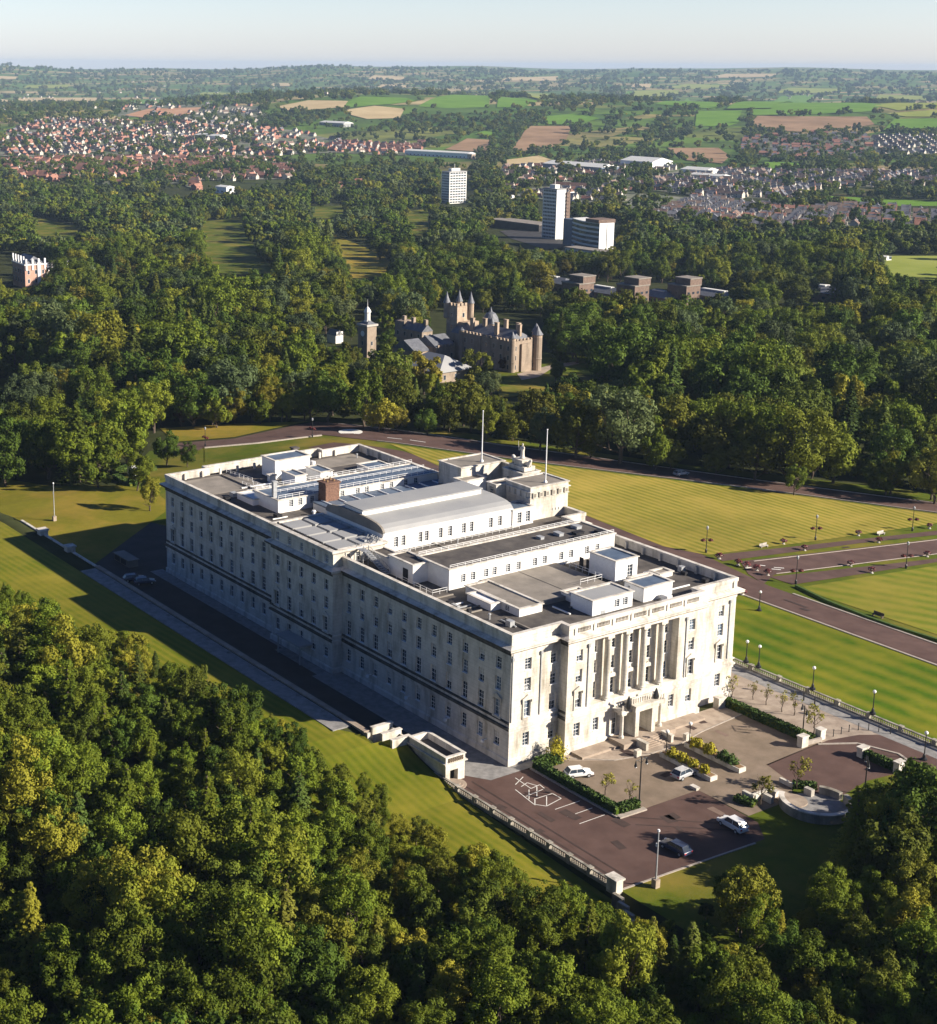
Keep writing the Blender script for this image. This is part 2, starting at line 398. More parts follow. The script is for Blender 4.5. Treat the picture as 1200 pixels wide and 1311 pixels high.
# lawns, drives and roads around the building
sheet('grounds_grass', [(-176, -11), (-176, 20), (-215, 50), (-205, 112), (-150, 155), (-100, 172), (-60, 205), (-60, 420), (-20, 420), (110, 420), (110, 62), (-12, 62), (-12, 50), (-112, 50), (-112, -3)], .02, M['verge'], 4, world=True)
sheet('yard_asphalt', [(-128, -16.2), (-12.3, -16.2), (-12.3, -4.5), (0, -4.5), (0, 0), (-112, 0), (-112, 16), (-132, 18), (-148, 12), (-150, -4), (-140, -16)], .03, M['asphalt2'], None, world=True)
sheet('rear_terrace_paving', [(-46, -5.6), (-8, -5.6), (-3.4, -9), (2.2, -5.2), (2.2, 9), (0, 9), (0, 0), (-44.9, 0), (-44.9, -2), (-65, -2), (-65, 0), (-112, 0), (-112, -3), (-60, -3), (-60, -4.5), (-46, -4.5)], .05, M['slab'], None, world=True)
sheet('rear_lawn', [(-260, -20.5), (-19.5, -20.5), (-14, -17), (-12, -17), (-11.6, -12), (70, -12), (70, -46), (-260, -60)], .05, M['lawn_rear'], 4, world=True)
sheet('yard_lawn', [(0, 612), (60, 622), (150, 622), (196, 628), (212, 640), (212, 655), (118, 725), (20, 665), (0, 655)], .06, M['lawn_gold'], 4)
sheet('drive', [(-10.5, -4.5), (-10.5, -11.2), (35.6, -11.2), (36.3, 4), (36.8, 15), (33, 18), (21.4, 18.4), (21.2, 2.4), (3, 2.4), (0.5, -.5), (0, -4.5)], .034, M['asphalt'], None, world=True)
sheet('car_park', [(2.2, 2.4), (21.2, 2.4), (21.4, 18.4), (31, 18.4), (31, 28), (26, 33), (21.2, 33.5), (20.5, 47), (2.2, 47)], .038, M['apron'], None, world=True)
sheet('round_drive', [(983, 980), (1025, 962), (1060, 948), (1100, 941), (1140, 941), (1170, 950), (1230, 982), (1230, 1010), (1150, 990), (1110, 1000), (1080, 1018), (1045, 1020), (1010, 1000)], .044, M['asphalt'])
sheet('plaza', [(-9, 60), (40, 60), (40, 51), (35, 52), (30, 53.5), (24, 51.5), (20.8, 47), (0, 46), (-2, 49), (-9, 49)], .04, M['paving'], None, world=True)
sheet('footpath', [(-9, 61), (45, 61), (45, 57.2), (-9, 57.2)], .048, M['slab'], None, world=True)
sheet('forecourt_paving', [(1.8, 9.8), (1.8, 46), (6.2, 46), (7.5, 34), (8.8, 28), (8.8, 21), (7.5, 15), (3.0, 8.2)], .046, M['paving'], None, world=True)
sheet('corner_lawn', [(33, -11.3), (75, -11.3), (75, 57), (21, 57), (21, 30), (31, 30), (31, 10), (33, 10)], .02, M['verge'], 4, world=True)
sheet('side_lawn', [(-34, 61.4), (80, 61.4), (80, 90.3), (-34, 90.3)], .04, M['lawn_side'], 4, world=True)
# roads in front
sheet('front_road', [(-36, 90.6), (110, 90.6), (110, 101), (-36, 101), (-58, 106), (-170, 106), (-198, 90), (-192, 84), (-160, 96), (-60, 96)], .07, M['asphalt'], 4, world=True)
sheet('avenue', [(948, 719), (1300, 678), (1300, 701), (1200, 710), (992, 736), (978, 748), (958, 735)], .085, M['asphalt'], 4)
sheet('avenue_footpath', [(915, 711), (1300, 668), (1300, 674), (1100, 696), (925, 719)], .1, M['asphalt'], 4)
sheet('avenue_footpath', [(985, 739), (1300, 704), (1300, 711), (1200, 720), (1015, 749)], .1, M['asphalt'], 4)
UP_T = [(405, 540), (433, 543), (550, 557), (640, 570), (700, 578), (800, 592), (880, 603), (967, 615), (1083, 630), (1215, 647)]
UP_B = [(1215, 659), (967, 626), (800, 606), (700, 594), (640, 586), (560, 575), (483, 565), (455, 562), (412, 557)]
sheet('upper_road', UP_T+UP_B, .12, M['asphalt'], 4)
sheet('side_road', [(225, 568), (300, 562), (405, 540), (450, 545), (455, 562), (412, 557), (330, 567), (262, 573), (240, 585), (232, 582)], .14, M['asphalt'], 4)
sheet('front_lawn', [(500, 569), (640, 588), (800, 608), (967, 628), (1215, 661), (1215, 668), (1050, 692), (905, 711), (850, 700), (700, 640), (560, 596)], .1, M['lawn_front'], 4)
sheet('avenue_lawn', [(1020, 753), (1215, 722), (1300, 715), (1300, 860), (1215, 818)], .1, M['lawn_right'], 4)
sheet('island_lawn', [(262, 576), (330, 570), (400, 562), (432, 566), (400, 572), (330, 582), (262, 592)], .12, M['verge'], 4)
sheet('far_verge', [(205, 549), (300, 543), (395, 540), (300, 560), (225, 566)], .13, M['lawn_gold'], 4)
sheet('roadside_verge', [(550, 555), (640, 568), (700, 576), (800, 590), (880, 601), (967, 613), (1083, 628), (1215, 645), (1215, 634), (1083, 619), (967, 605), (880, 596), (800, 585), (700, 571), (640, 560), (560, 551)], .11, M['verge'], 4)
# kerbs (real steps) and painted lines
def kerb(pts, closed=False, w=.3, h=.13, off=0, name='kerb', mat='kerb', world=True, step=4):
    P = [Vector(p) for p in (pts if world else [at(*p) for p in pts])]
    Q = [P[0]]
    for a, b in zip(P, P[1:]):
        n = max(1, int((b-a).length/step)); Q += [a+(b-a)*(k/n) for k in range(1, n+1)]
    mb = MB(); L = []
    for i, p in enumerate(Q):
        t = (Q[min(i+1, len(Q)-1)]-Q[max(i-1, 0)]).normalized(); nn = Vector((-t.y, t.x))*w/2
        z = gz(p.x, p.y)+off; L.append((p+nn, p-nn, z))
    for (a, b, z), (c, d, z2) in zip(L, L[1:]):
        mb.quad((b.x, b.y, z+h), (d.x, d.y, z2+h), (c.x, c.y, z2+h), (a.x, a.y, z+h))
        mb.quad((b.x, b.y, z-.3), (d.x, d.y, z2-.3), (d.x, d.y, z2+h), (b.x, b.y, z+h))
        mb.quad((c.x, c.y, z2-.3), (a.x, a.y, z-.3), (a.x, a.y, z+h), (c.x, c.y, z2+h))
    return mb.build(name, M[mat], kind='structure')
kerb([(-36, 90.6), (110, 90.6)], w=.5, h=.18); kerb([(-30, 101.2), (110, 101.2)], w=.5, h=.2)
kerb([(21.2, 2.4), (21.4, 7.5)], w=.9, h=.25); kerb([(2.6, 2.3), (21.2, 2.3)], w=.4, h=.25)
kerb([(1.9, 8.2), (7.4, 15), (8.8, 21), (8.8, 28), (7.5, 34), (6.2, 46)], w=.25, h=.12)
kerb([(20.8, 46), (24, 51.5), (30, 53.7), (35, 52), (40, 51)], w=.45, h=.15)
kerb([(35.7, -11), (36.4, 4), (36.9, 13)], w=.3, h=.12)
kerb(UP_B[:7], world=False, h=.25, off=.05); kerb(UP_T[1:], world=False, h=.25, off=.05)
kerb([(262, 574), (330, 568), (412, 558)], world=False, w=.6, h=.3, off=.05)
kerb([(965, 719), (1300, 679)], world=False, h=.13, w=.25, off=.03); kerb([(994, 735), (1200, 709.5), (1300, 700.5)], world=False, h=.13, w=.25, off=.03)
kerb([(-36, 90.6), (-52, 93), (-60, 96)], h=.2)
def line(x0, y0, x1, y1, w=.12, off=.052, name='parking_line'):
    a, b = Vector((x0, y0)), Vector((x1, y1)); t = (b-a).normalized(); n = Vector((-t.y, t.x))*w/2
    mb = MB(); mb.quad(*[(p.x, p.y, gz(p.x, p.y)+off) for p in (a-n, b-n, b+n, a+n)])
    return mb.build(name, M['line'], kind='structure')
for x in (14.4, 17.0, 19.5): line(x, -3.4, x, 1.4)
# hatched bay markings: one painted group
def px_lines(name, segs, off=.056, w=.13):
    mb = MB()
    for p, q in segs:
        a, b = Vector(at(*p)), Vector(at(*q)); t = (b-a).normalized(); n = Vector((-t.y, t.x))*w/2
        mb.quad(*[(p.x, p.y, gz(p.x, p.y)+off) for p in (a-n, b-n, b+n, a+n)])
    return mb.build(name, M['line'], kind='structure')
Z = lambda X, Y: (660+X/4, 860+Y/4)
px_lines('bay_marking', [(Z(*a), Z(*b)) for a, b in [((0, 545), (80, 600)), ((40, 540), (0, 580)), ((0, 605), (95, 680)), ((95, 680), (160, 690)), ((160, 690), (235, 650)), ((235, 650), (190, 625)),
    ((190, 625), (95, 655)), ((80, 600), (125, 580)), ((125, 580), (150, 600)), ((150, 600), (55, 640)), ((70, 605), (70, 655)), ((110, 590), (110, 640)), ((30, 590), (60, 570)), ((60, 570), (110, 585)), ((100, 650), (100, 685)), ((160, 640), (160, 690))]])
px_lines('road_marking', [((988, 729), (1000, 730)), ((991, 727), (1004, 728)), ((955, 728), (962, 727)), ((972, 724), (980, 725))], .12, .5)
px_lines('road_marking', [((496, 561), (515, 563)), ((525, 564), (545, 567))], .2, .5)
mb = MB(); cx, cy = at(449, 554); z0 = gz(cx, cy)+.17
mb.poly([(cx+3.6*math.cos(t*math.pi/12), cy+3.6*math.sin(t*math.pi/12), z0+.12) for t in range(24)])
mb.build('roundabout_marking', M['line'], kind='structure')

# repairs, drains and worn patches in the tarmac
rq = random.Random(8); M['patch'] = simple('old_tarmac_patch', (.045, .03, .026), (.07, .045, .038), .6, .9); M['patch_pale'] = simple('worn_tarmac', (.15, .10, .08), (.20, .14, .11), .5, .9)
for k in range(26):
    x, y, w_, h_ = rq.choice([(rq.uniform(3, 33), rq.uniform(-10, 1), 2.5, 1.2), (rq.uniform(3, 20), rq.uniform(5, 43), 2.4, 1.4), (rq.uniform(22, 32), rq.uniform(0, 16), 2, 1.5), (rq.uniform(-34, 60), rq.uniform(92, 100), 4, .9), (rq.uniform(-59, -47), rq.uniform(125, 200), 1.2, 5)])
    w_ *= rq.uniform(.4, 1.5); h_ *= rq.uniform(.4, 1.5); a_ = rq.choice([0, 0, .1, -.2])
    P = [(x+dx*w_/2*math.cos(a_)-dy*h_/2*math.sin(a_)+rq.uniform(-.1, .1), y+dx*w_/2*math.sin(a_)+dy*h_/2*math.cos(a_)+rq.uniform(-.1, .1)) for dx, dy in ((-1, -1), (1, -1), (1, 1), (-1, 1))]
    sheet('tarmac_patch', P, .058 if y < 90 else .13, M[rq.choice(['patch', 'patch', 'patch_pale'])], None, world=True)
for k, (x0, y0, x1, y1) in enumerate([(1, -9.6, 33, -9.8), (1, -7.8, 33, -8.2), (22, 4, 31, 14), (24, 3, 32.5, 13)]):
    line(x0, y0, x1, y1, .28, .06, 'tyre_track').data.materials[0] = M['patch']
# ------------------------------------------------------------------ the parliament building
PB = thing('government_building', 'huge white stone neoclassical government building with flat roofs on the lawn', 'building', (0, 0, 0))
PERIM = [(-110, 0), (-65.1, 0), (-65.1, -2), (-44.9, -2), (-44.9, 0), (0, 0), (0, 9.8), (1.8, 9.8), (1.8, 39.2), (0, 39.2), (0, 49),
         (-42, 49), (-42, 54), (-76, 54), (-76, 49), (-110, 49), (-110, 39.2), (-111.8, 39.2), (-111.8, 9.8), (-110, 9.8)]
ZP = 21.2; ZR = 19.6
wall = MB(); WIN = []
def run(P, Q, ops, z0=-.3, z1=18.6, mb=None, depth=.38, seg=True):
    """a wall from P to Q (outside on the right hand) with real openings (s, z0, z1, width, depth, glazed)"""
    mb = mb or wall
    P = Vector(P); Q = Vector(Q); L = (Q-P).length; d = (Q-P)/L; n = Vector((d.y, -d.x))
    W = lambda s, z, o=0: (P.x+d.x*s-n.x*o, P.y+d.y*s-n.y*o, z)
    sb = sorted({0, L}|{o[0]-o[3]/2 for o in ops}|{o[0]+o[3]/2 for o in ops}); sb = [s for s in sb if -1e-6 <= s <= L+1e-6]
    for a, b in zip(sb, sb[1:]):
        if b-a < 1e-5: continue
        mid = (a+b)/2; cuts = sorted([(o[1], o[2]) for o in ops if abs(mid-o[0]) < o[3]/2]); z = z0
        for lo, hi in cuts:
            if lo > z: mb.quad(W(a, z), W(b, z), W(b, lo), W(a, lo))
            z = max(z, hi)
        if z < z1: mb.quad(W(a, z), W(b, z), W(b, z1), W(a, z1))
    for o in ops:
        s, lo, hi, wd = o[:4]; dp = o[4] if len(o) > 4 else depth; gl = o[5] if len(o) > 5 else True
        a, b = s-wd/2, s+wd/2
        mb.quad(W(a, lo), W(a, lo, dp), W(a, hi, dp), W(a, hi)); mb.quad(W(b, lo, dp), W(b, lo), W(b, hi), W(b, hi, dp))
        mb.quad(W(a, hi), W(a, hi, dp), W(b, hi, dp), W(b, hi)); mb.quad(W(a, lo, dp), W(a, lo), W(b, lo), W(b, lo, dp))
        if gl: WIN.append((P, d, n, s, lo, hi, wd, dp))
def cols(xs, rows): return [(s, lo, hi, w) for s in xs for lo, hi, w in rows]
ROWS = [(2.5, 4.8, 1.3), (7.3, 10.05, 1.4), (11.45, 13.65, 1.3), (14.9, 16.85, 1.3)]
run((-110, 0), (-65.1, 0), cols([2.9+4*k for k in range(11) if 2.9+4*k < 44], ROWS))
run((-65.1, 0), (-65.1, -2), [])
run((-65.1, -2), (-44.9, -2), cols([2.1+4*k for k in range(5)], ROWS))
run((-44.9, -2), (-44.9, 0), [])
run((-44.9, 0), (0, 0), cols([44.9-2.9-4*k for k in range(11)], ROWS))
run((0, 0), (0, 9.8), cols([3.4, 8.55], ROWS)); run((0, 9.8), (1.8, 9.8), [])
yc = 24.5-9.8
run((1.8, 9.8), (1.8, 39.2), cols([2.4, 27.0], ROWS)+[(s, 2.55, 4.75, 1.15) for s in (6.4, 23.0)]+[(yc, 7.1, 17.9, 18.4, 1.5, False), (yc-4.3, .9, 4.6, 1.1), (yc+4.3, .9, 4.6, 1.1), (yc, .9, 4.9, 2.2, 1.2)])
run((1.8, 39.2), (0, 39.2), []); run((0, 39.2), (0, 49), cols([1.25, 6.4], ROWS))
run((.3, 15.3), (.3, 33.7), cols([9.2+k*3.9 for k in (-2, -1, 0, 1, 2)], ROWS[1:]), 7.1, 17.9)
for a, b in zip(PERIM[10:], PERIM[11:]+PERIM[:1]):
    L = math.hypot(b[0]-a[0], b[1]-a[1]); k = int((L-3)//4)
    run(a, b, cols([L/2+4*(i-(k-1)/2) for i in range(k)], ROWS) if L > 6 else [])
wall.prism([(p[0]*1.0, p[1]) for p in PERIM][::1], 18.55, 18.6)
wall.build('wall', M['stone'], PB)

def sweep(mb, path, prof, closed=True, rear_shade=None):
    P = [Vector(p) for p in path]; n = len(P); rings = []
    for i in range(n):
        if closed or 0 < i < n-1:
            d0 = (P[i]-P[i-1]).normalized(); d1 = (P[(i+1) % n]-P[i]).normalized()
        else:
            d0 = d1 = ((P[1]-P[0]) if i == 0 else (P[-1]-P[-2])).normalized()
        n0 = Vector((d0.y, -d0.x)); n1 = Vector((d1.y, -d1.x)); m_ = (n0+n1)
        m_ = m_/m_.dot(n0) if m_.length > 1e-6 else n0
        rings.append([(P[i].x+m_.x*o, P[i].y+m_.y*o, z) for o, z in prof])
    for i in range(n if closed else n-1):
        a, b = rings[i], rings[(i+1) % n]; dd = (P[(i+1) % n]-P[i]).normalized()
        if rear_shade is not None: mb.cur = 1 if dd.x > .9 else 0  # rear-facing runs get the painted shadow lines
        for j in range(len(prof)-1): mb.quad(a[j], b[j], b[j+1], a[j+1])
mb = MB(); sweep(mb, PERIM, [(-.05, -.3), (.22, -.3), (.22, .95), (.0, 1.1)]); mb.build('plinth', M['trim'], PB)
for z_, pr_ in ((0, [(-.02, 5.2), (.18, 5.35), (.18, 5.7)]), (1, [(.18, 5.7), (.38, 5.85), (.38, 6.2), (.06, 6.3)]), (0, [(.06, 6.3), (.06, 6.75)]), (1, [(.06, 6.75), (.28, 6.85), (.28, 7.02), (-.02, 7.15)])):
    mb = MB(); sweep(mb, PERIM, pr_, rear_shade=1); mb.build('string_course', [M['trim'], M['trim_shadow' if z_ == 1 else 'trim']], PB)  # projecting bands carry painted shade along the rear
mb = MB(); sweep(mb, PERIM, [(-.02, 17.8), (.1, 17.85), (.1, 18.2), (.22, 18.3), (.85, 18.7), (.95, 18.78), (.95, 19.0), (1.05, 19.15)], rear_shade=1); mb.build('cornice', [M['trim'], M['trim_shadow']], PB)  # cornice shade painted onto its rear runs
mb = MB(); sweep(mb, PERIM, [(1.05, 19.15), (.2, 19.5), (-.02, 19.5)]); mb.build('cornice', M['trim'], PB)
PPATH = PERIM[4:]+PERIM[:2]
mb = MB(); sweep(mb, PPATH, [(.02, 19.4), (.02, 20.45), (.14, 20.55), (.14, 21.2), (-.62, 21.2), (-.62, 20.9), (-.5, 20.85), (-.5, 19.4)], closed=False); par = mb.build('parapet', M['trim'], PB)
for xx in (-110, ):
    pass
mb = MB(); mb.prism([(-109.6, .4), (-64.7, .4), (-64.7, -1.6), (-45.3, -1.6), (-45.3, .4), (-.4, .4), (-.4, 10.2), (1.4, 10.2), (1.4, 38.8), (-.4, 38.8), (-.4, 48.6),
    (-42.4, 48.6), (-42.4, 53.6), (-75.6, 53.6), (-75.6, 48.6), (-109.6, 48.6), (-109.6, .4)][:-1], 19.3, ZR)
mb.build('roof', M['felt'], PB)
# piers inside the tall far parapet
for x in list(np.arange(-106, -76, 4.2))+list(np.arange(-38, 0, 4.2)): mb = MB(); mb.box(x, x+.45, 48.0, 48.42, ZR, 20.84); mb.build('pier', M['trim'], PB)
for y in np.arange(4, 46, 4.2): mb = MB(); mb.box(-109.45, -109.0, y, y+.45, ZR, 20.84); mb.build('pier', M['trim'], PB)
# balustrade panels let into the end parapet
mb = MB()
for k in range(7):
    y0 = 11.2+k*3.95
    mb.box(1.83, 1.99, y0-.35, y0+.1, 19.5, 20.83)
    mb.cur = 1; mb.box(1.815, 1.83, y0+.4, y0+3.1, 19.8, 20.6); mb.cur = 0
    for j in range(9): mb.lathe(1.9, y0+.55+j*.3, [(.06, 19.8), (.11, 20.0), (.05, 20.3), (.09, 20.6)], 6)
mb.build('balustrade_panel', [M['trim'], M['apron']], PB)
# columns of the end recess
for y in (18.65, 22.55, 26.45, 30.35):
    mb = MB(); mb.box(.62, 1.98, y-.68, y+.68, 7.0, 7.35)
    mb.lathe(1.25, y, [(.66, 7.35), (.66, 7.55), (.56, 7.7), (.56, 11), (.5, 16.9), (.5, 17.0), (.62, 17.15), (.62, 17.35)], 20)
    mb.box(.55, 1.95, y-.7, y+.7, 17.35, 17.86)
    mb.build('column', M['stone'], PB, smooth=False)
# windows: frame + glazing bars, the pane its sub-part
def win_meshes(wd, h, tag):
    f = MB(); t = .07
    f.box(-wd/2, -wd/2+t, -.05, .05, 0, h); f.box(wd/2-t, wd/2, -.05, .05, 0, h)
    f.box(-wd/2+t, wd/2-t, -.05, .05, 0, t); f.box(-wd/2+t, wd/2-t, -.05, .05, h-t, h)
    f.box(-wd/2+t, wd/2-t, -.06, .04, h*.5-.03, h*.5+.04)
    for k in (1, 3): f.box(-wd/2+t, wd/2-t, -.035, .02, h*k/4-.015, h*k/4+.015)
    f.box(-.02, .02, -.04, .015, t, h-t)
    f.box(-wd/2-.0, wd/2+.0, -.40, -.05, -.002, .06)
    ps = []
    for v_ in range(4):
        p = MB(); p.box(-wd/2+t, wd/2-t, -.012, .012, t, h-t)
        if v_ in (1, 2): p.cur = 1; p.box(-wd/2+t+.02, wd/2-t-.02, -.02, -.013, h*(.72 if v_ == 1 else .5), h-t-.01)
        ps.append(p.mesh('pane', [M['glass'] if v_ != 3 else M['glass_pale'], M['blind']]))
    return f.mesh('window', M['white']), ps
M['glass_pale'] = glassy('painted_reflection_glass', (.06, .085, .12, 1), .08); M['blind'] = simple('cream_blind', (.4, .38, .33), (.5, .47, .41), 1, .8)  # paler pane variant has reflections put into its colour
wm = {}; rank = []
for W in WIN:
    P, d, n, s, lo, hi, wd, dp = W
    c = (P.x+d.x*s-n.x*(dp-.1), P.y+d.y*s-n.y*(dp-.1), lo)
    fac = n.x*(CAM[0]-c[0])+n.y*(CAM[1]-c[1]); D = math.dist(c, CAM)
    rank.append((fac/D/D/D*(hi-lo)*wd if fac > 0 else -1, c, math.atan2(d.y, d.x), round(wd, 3), round(hi-lo, 3)))
rank.sort(key=lambda r: -r[0])
rest = MB()
for i, (q, c, a, wd, h) in enumerate(rank):
    if i < 100:
        if (wd, h) not in wm: wm[(wd, h)] = win_meshes(wd, h, '')
        f, p = wm[(wd, h)]
        o = link('window', f, PB, c, a); link('pane', p[(i*7+i//3) % 4 if i % 5 else 0], o)
    else:
        for mi, bx in ((0, (-wd/2, -wd/2+.07, -.05, .05, 0, h)), (0, (wd/2-.07, wd/2, -.05, .05, 0, h)), (0, (-wd/2+.07, wd/2-.07, -.05, .05, h-.07, h)), (0, (-wd/2+.07, wd/2-.07, -.05, .05, h*.5-.03, h*.5+.04)), (0, (-wd/2, wd/2, -.4, -.05, 0, .06)), (0, (-.02, .02, -.04, .02, .06, h-.07)), (1, (-wd/2, wd/2, .0, .03, 0, h))):
            t = MB(); t.box(*bx); rest.cur = mi; k = len(rest.v); cc, sn = math.cos(a), math.sin(a)
            rest.v += [(c[0]+x*cc-y*sn, c[1]+x*sn+y*cc, c[2]+z) for x, y, z in t.v]
            rest.f += [tuple(k+j for j in ff) for ff in t.f]; rest.m += [mi]*len(t.f)
o = rest.build('window', [M['white'], M['glass']], PB, kind='stuff')
# moulded surrounds and little pediments round the special windows
def surround(P, nrm, z0, z1, wd, ped=True):
    mb = MB(); a = math.atan2(nrm[0], -nrm[1])
    e = wd/2
    mb.box(-e-.3, -e-.02, -.14, .02, z0-.1, z1+.15); mb.box(e+.02, e+.3, -.14, .02, z0-.1, z1+.15)
    mb.box(-e-.45, e+.45, -.3, .02, z1+.16, z1+.42); mb.box(-e-.35, e+.35, -.22, .02, z0-.36, z0-.11)
    if ped:
        mb.box(-e-.42, -e-.16, -.26, .02, z1-.3, z1+.15); mb.box(e+.16, e+.42, -.26, .02, z1-.3, z1+.15)
        i = len(mb.v); mb.v += [(-e-.5, -.3, z1+.42), (e+.5, -.3, z1+.42), (0, -.3, z1+1.0), (-e-.5, .02, z1+.42), (e+.5, .02, z1+.42), (0, .02, z1+1.0)]
        for f in ((0, 1, 2), (1, 4, 5, 2), (0, 2, 5, 3)): mb.f.append(tuple(i+k for k in f)); mb.m.append(0)
    mb.build('window_surround', M['stone'], PB, (P[0], P[1], 0), a)
for x in (-2.9, -47, -63, -107.1): surround((x, 0 if x in (-2.9, -107.1) else -2), (0, -1), 7.35, 10.0, 1.25)
for y in (3.4, 45.6): surround((0, y), (1, 0), 7.35, 10.0, 1.25)
for y in (12.2, 36.8): surround((1.8, y), (1, 0), 7.35, 10.0, 1.25)
for y in (20.6, 24.5, 28.4): surround((.3, y), (1, 0), 7.35, 10.0, 1.25)
# rain pipes on the end walls
for x, y in ((0, 5.9), (1.8, 14.0), (1.8, 35.4), (0, 47.6), (0, .25)):
    mb = MB(); mb.box(x+.02, x+.16, y-.07, y+.07, 7.1, 17.2 if y > .3 else 18.7); mb.box(x+.02, x+.3, y-.2, y+.2, 17.0, 17.5)
    mb.build('drainpipe', M['grey'], PB)
for x in (-5.2, -14.5, -25, -36): # small wall lanterns by the basement
    mb = MB(); mb.box(x-.06, x+.06, -.7, 0, 2.5, 2.6); mb.box(x-.2, x+.2, -1.0, -.6, 2.2, 2.6); mb.build('wall_lantern', M['white'], PB)
# attic over the middle of the rear front
mb = MB()
W0 = len(WIN)
att = MB()
for P, Q, o in (((-65.1, -1.96), (-44.9, -1.96), cols([2.1+4*k for k in range(5)], [(19.85, 21.3, 1.1)])), ((-44.9, -1.96), (-44.9, 9), cols([3.3, 5.3, 7.3], [(19.9, 21.5, .9)])), ((-44.9, 9), (-65.1, 9), []), ((-65.1, 9), (-65.1, -1.96), [])):
    run(P, Q, o, 19.5, 22.0, att)
ao = att.build('attic', M['stone'], PB)
mb = MB(); AP = [(-65.1, -1.96), (-44.9, -1.96), (-44.9, 9), (-65.1, 9)]
sweep(mb, AP, [(0, 21.8), (.35, 22.0), (.45, 22.2), (.45, 22.45), (-.45, 22.55), (-.45, 22.1)]); mb.cur = 1
mb.prism([(-64.7, -1.5), (-45.3, -1.5), (-45.3, 8.6), (-64.7, 8.6)], 22.0, 22.15); mb.build('attic_cornice', [M['trim'], M['felt2']], PB)
mb = MB()
for i in range(4):
    for (y0, y1) in ((-.9, 3.3), (4.0, 8.0)):
        x0 = -63.6+i*4.75; mb.box(x0, x0+4.0, y0, y1, 22.15, 22.6)
mb.build('roof_light', M['lead'], PB)
mb = MB()
for k in range(22): mb.box(-64.2+k*.9, -63.85+k*.9, -1.35, -1.0, 22.15, 22.7)
mb.build('roof_vent', M['dark'], PB)
for W in WIN[W0:]:
    P, d, n, s, lo, hi, wd, dp = W
    c = (P.x+d.x*s-n.x*(dp-.1), P.y+d.y*s-n.y*(dp-.1), lo); a = math.atan2(d.y, d.x)
    k = (round(wd, 3), round(hi-lo, 3))
    if k not in wm: wm[k] = win_meshes(*k, '')
    o = link('window', wm[k][0], ao, c, a); o.data = wm[k][0]
    t = MB()
    t.box(-wd/2, wd/2, .03, .06, 0, hi-lo); t.build('pane', M['glass'], ao, c, a)
def glaze(W, par_):
    gl = MB(); P, d, n, s, lo, hi, wd, dp = W; q0 = P+d*(s-wd/2)-n*(dp-.03); q1 = P+d*(s+wd/2)-n*(dp-.03)
    gl.cur = 0; gl.quad((q0.x, q0.y, lo), (q1.x, q1.y, lo), (q1.x, q1.y, hi), (q0.x, q0.y, hi)); gl.cur = 1
    for k in (0, .5, 1):
        c0 = P+d*(s-wd/2+k*(wd-.06))-n*(dp-.06); c1 = c0+d*.06
        gl.quad((c0.x, c0.y, lo), (c1.x, c1.y, lo), (c1.x, c1.y, hi), (c0.x, c0.y, hi))
    for k in (0, .25, .5, .75, .96):
        z = lo+k*(hi-lo); c0 = P+d*(s-wd/2)-n*(dp-.07); c1 = P+d*(s+wd/2)-n*(dp-.07)
        gl.quad((c0.x, c0.y, z), (c1.x, c1.y, z), (c1.x, c1.y, z+.06), (c0.x, c0.y, z+.06))
    gl.build('window', [M['glass'], M['white']], par_)
# block helper: walls with openings, coping and a roof deck
def block(name, x0, x1, y0, y1, z1, ops_y=(), ops_x=(), wm_='render', rf='felt2', z0=ZR, par=.25, rows=((20.5, 21.9, .95),), rail=False):
    w0 = len(WIN); a = MB()
    run((x0, y0), (x1, y0), cols([o-x0 for o in ops_x], rows), z0, z1, a, .2); run((x1, y0), (x1, y1), cols([o-y0 for o in ops_y], rows), z0, z1, a, .2)
    run((x1, y1), (x0, y1), [], z0, z1, a); run((x0, y1), (x0, y0), [], z0, z1, a)
    o = a.build(name, M[wm_], PB)
    t = MB(); sweep(t, [(x0, y0), (x1, y0), (x1, y1), (x0, y1)], [(0, z1-.12), (.22, z1-.05), (.22, z1+.12), (-.3, z1+.12), (-.3, z1-.1)]); t.build('coping', M['trim'], o)
    t = MB(); t.box(x0+.2, x1-.2, y0+.2, y1-.2, z1-.25, z1-.06); t.build('roof_deck', M[rf], o)
    for W in WIN[w0:]: glaze(W, o)
    return o
def rail(pts, z, name='railing', h=1.0, parent=PB, mat='white', sp=1.6):
    mb = MB()
    for a, b in zip(pts, pts[1:]):
        a = Vector(a); b = Vector(b); L = (b-a).length; n = max(1, round(L/sp))
        for hh in (h, h*.55): mb.tube((a.x, a.y, z+hh), (b.x, b.y, z+hh), .035, n=5)
        for k in range(n+1):
            p = a+(b-a)*(k/n); mb.tube((p.x, p.y, z), (p.x, p.y, z+h), .035, n=5)
    return mb.build(name, M[mat], parent)
# long parallel roof blocks on each side
yw = [10.3, 12.4, 15.2, 17.0, 20.0, 22.3, 26.0, 28.2, 32, 34.3, 38, 40.5]
block('committee_block', -33.2, -24.5, 7.3, 44.6, 23.2, yw, (), rf='felt')
block('committee_block', -86.5, -77.6, 7.3, 46.0, 22.2, yw, (), rf='blue')
rail([(-24.6, 7.5), (-24.6, 44.4)], 23.3, h=.6); rail([(-33.1, 7.5), (-33.1, 44.4)], 23.3, h=.6)
rail([(-86.2, 7.5), (-86.2, 45.8)], 22.3, h=.8); rail([(-77.8, 7.5), (-77.8, 45.8)], 22.3, h=.8); rail([(-82, 9), (-82, 45.8)], 22.3, h=.6)
rail([(-74.5, 15), (-74.5, 45)], ZR, h=1.0); rail([(-72, 22), (-72, 46)], ZR+1.2, h=.5); rail([(-88.5, 22), (-88.5, 47)], ZR, h=1.0)
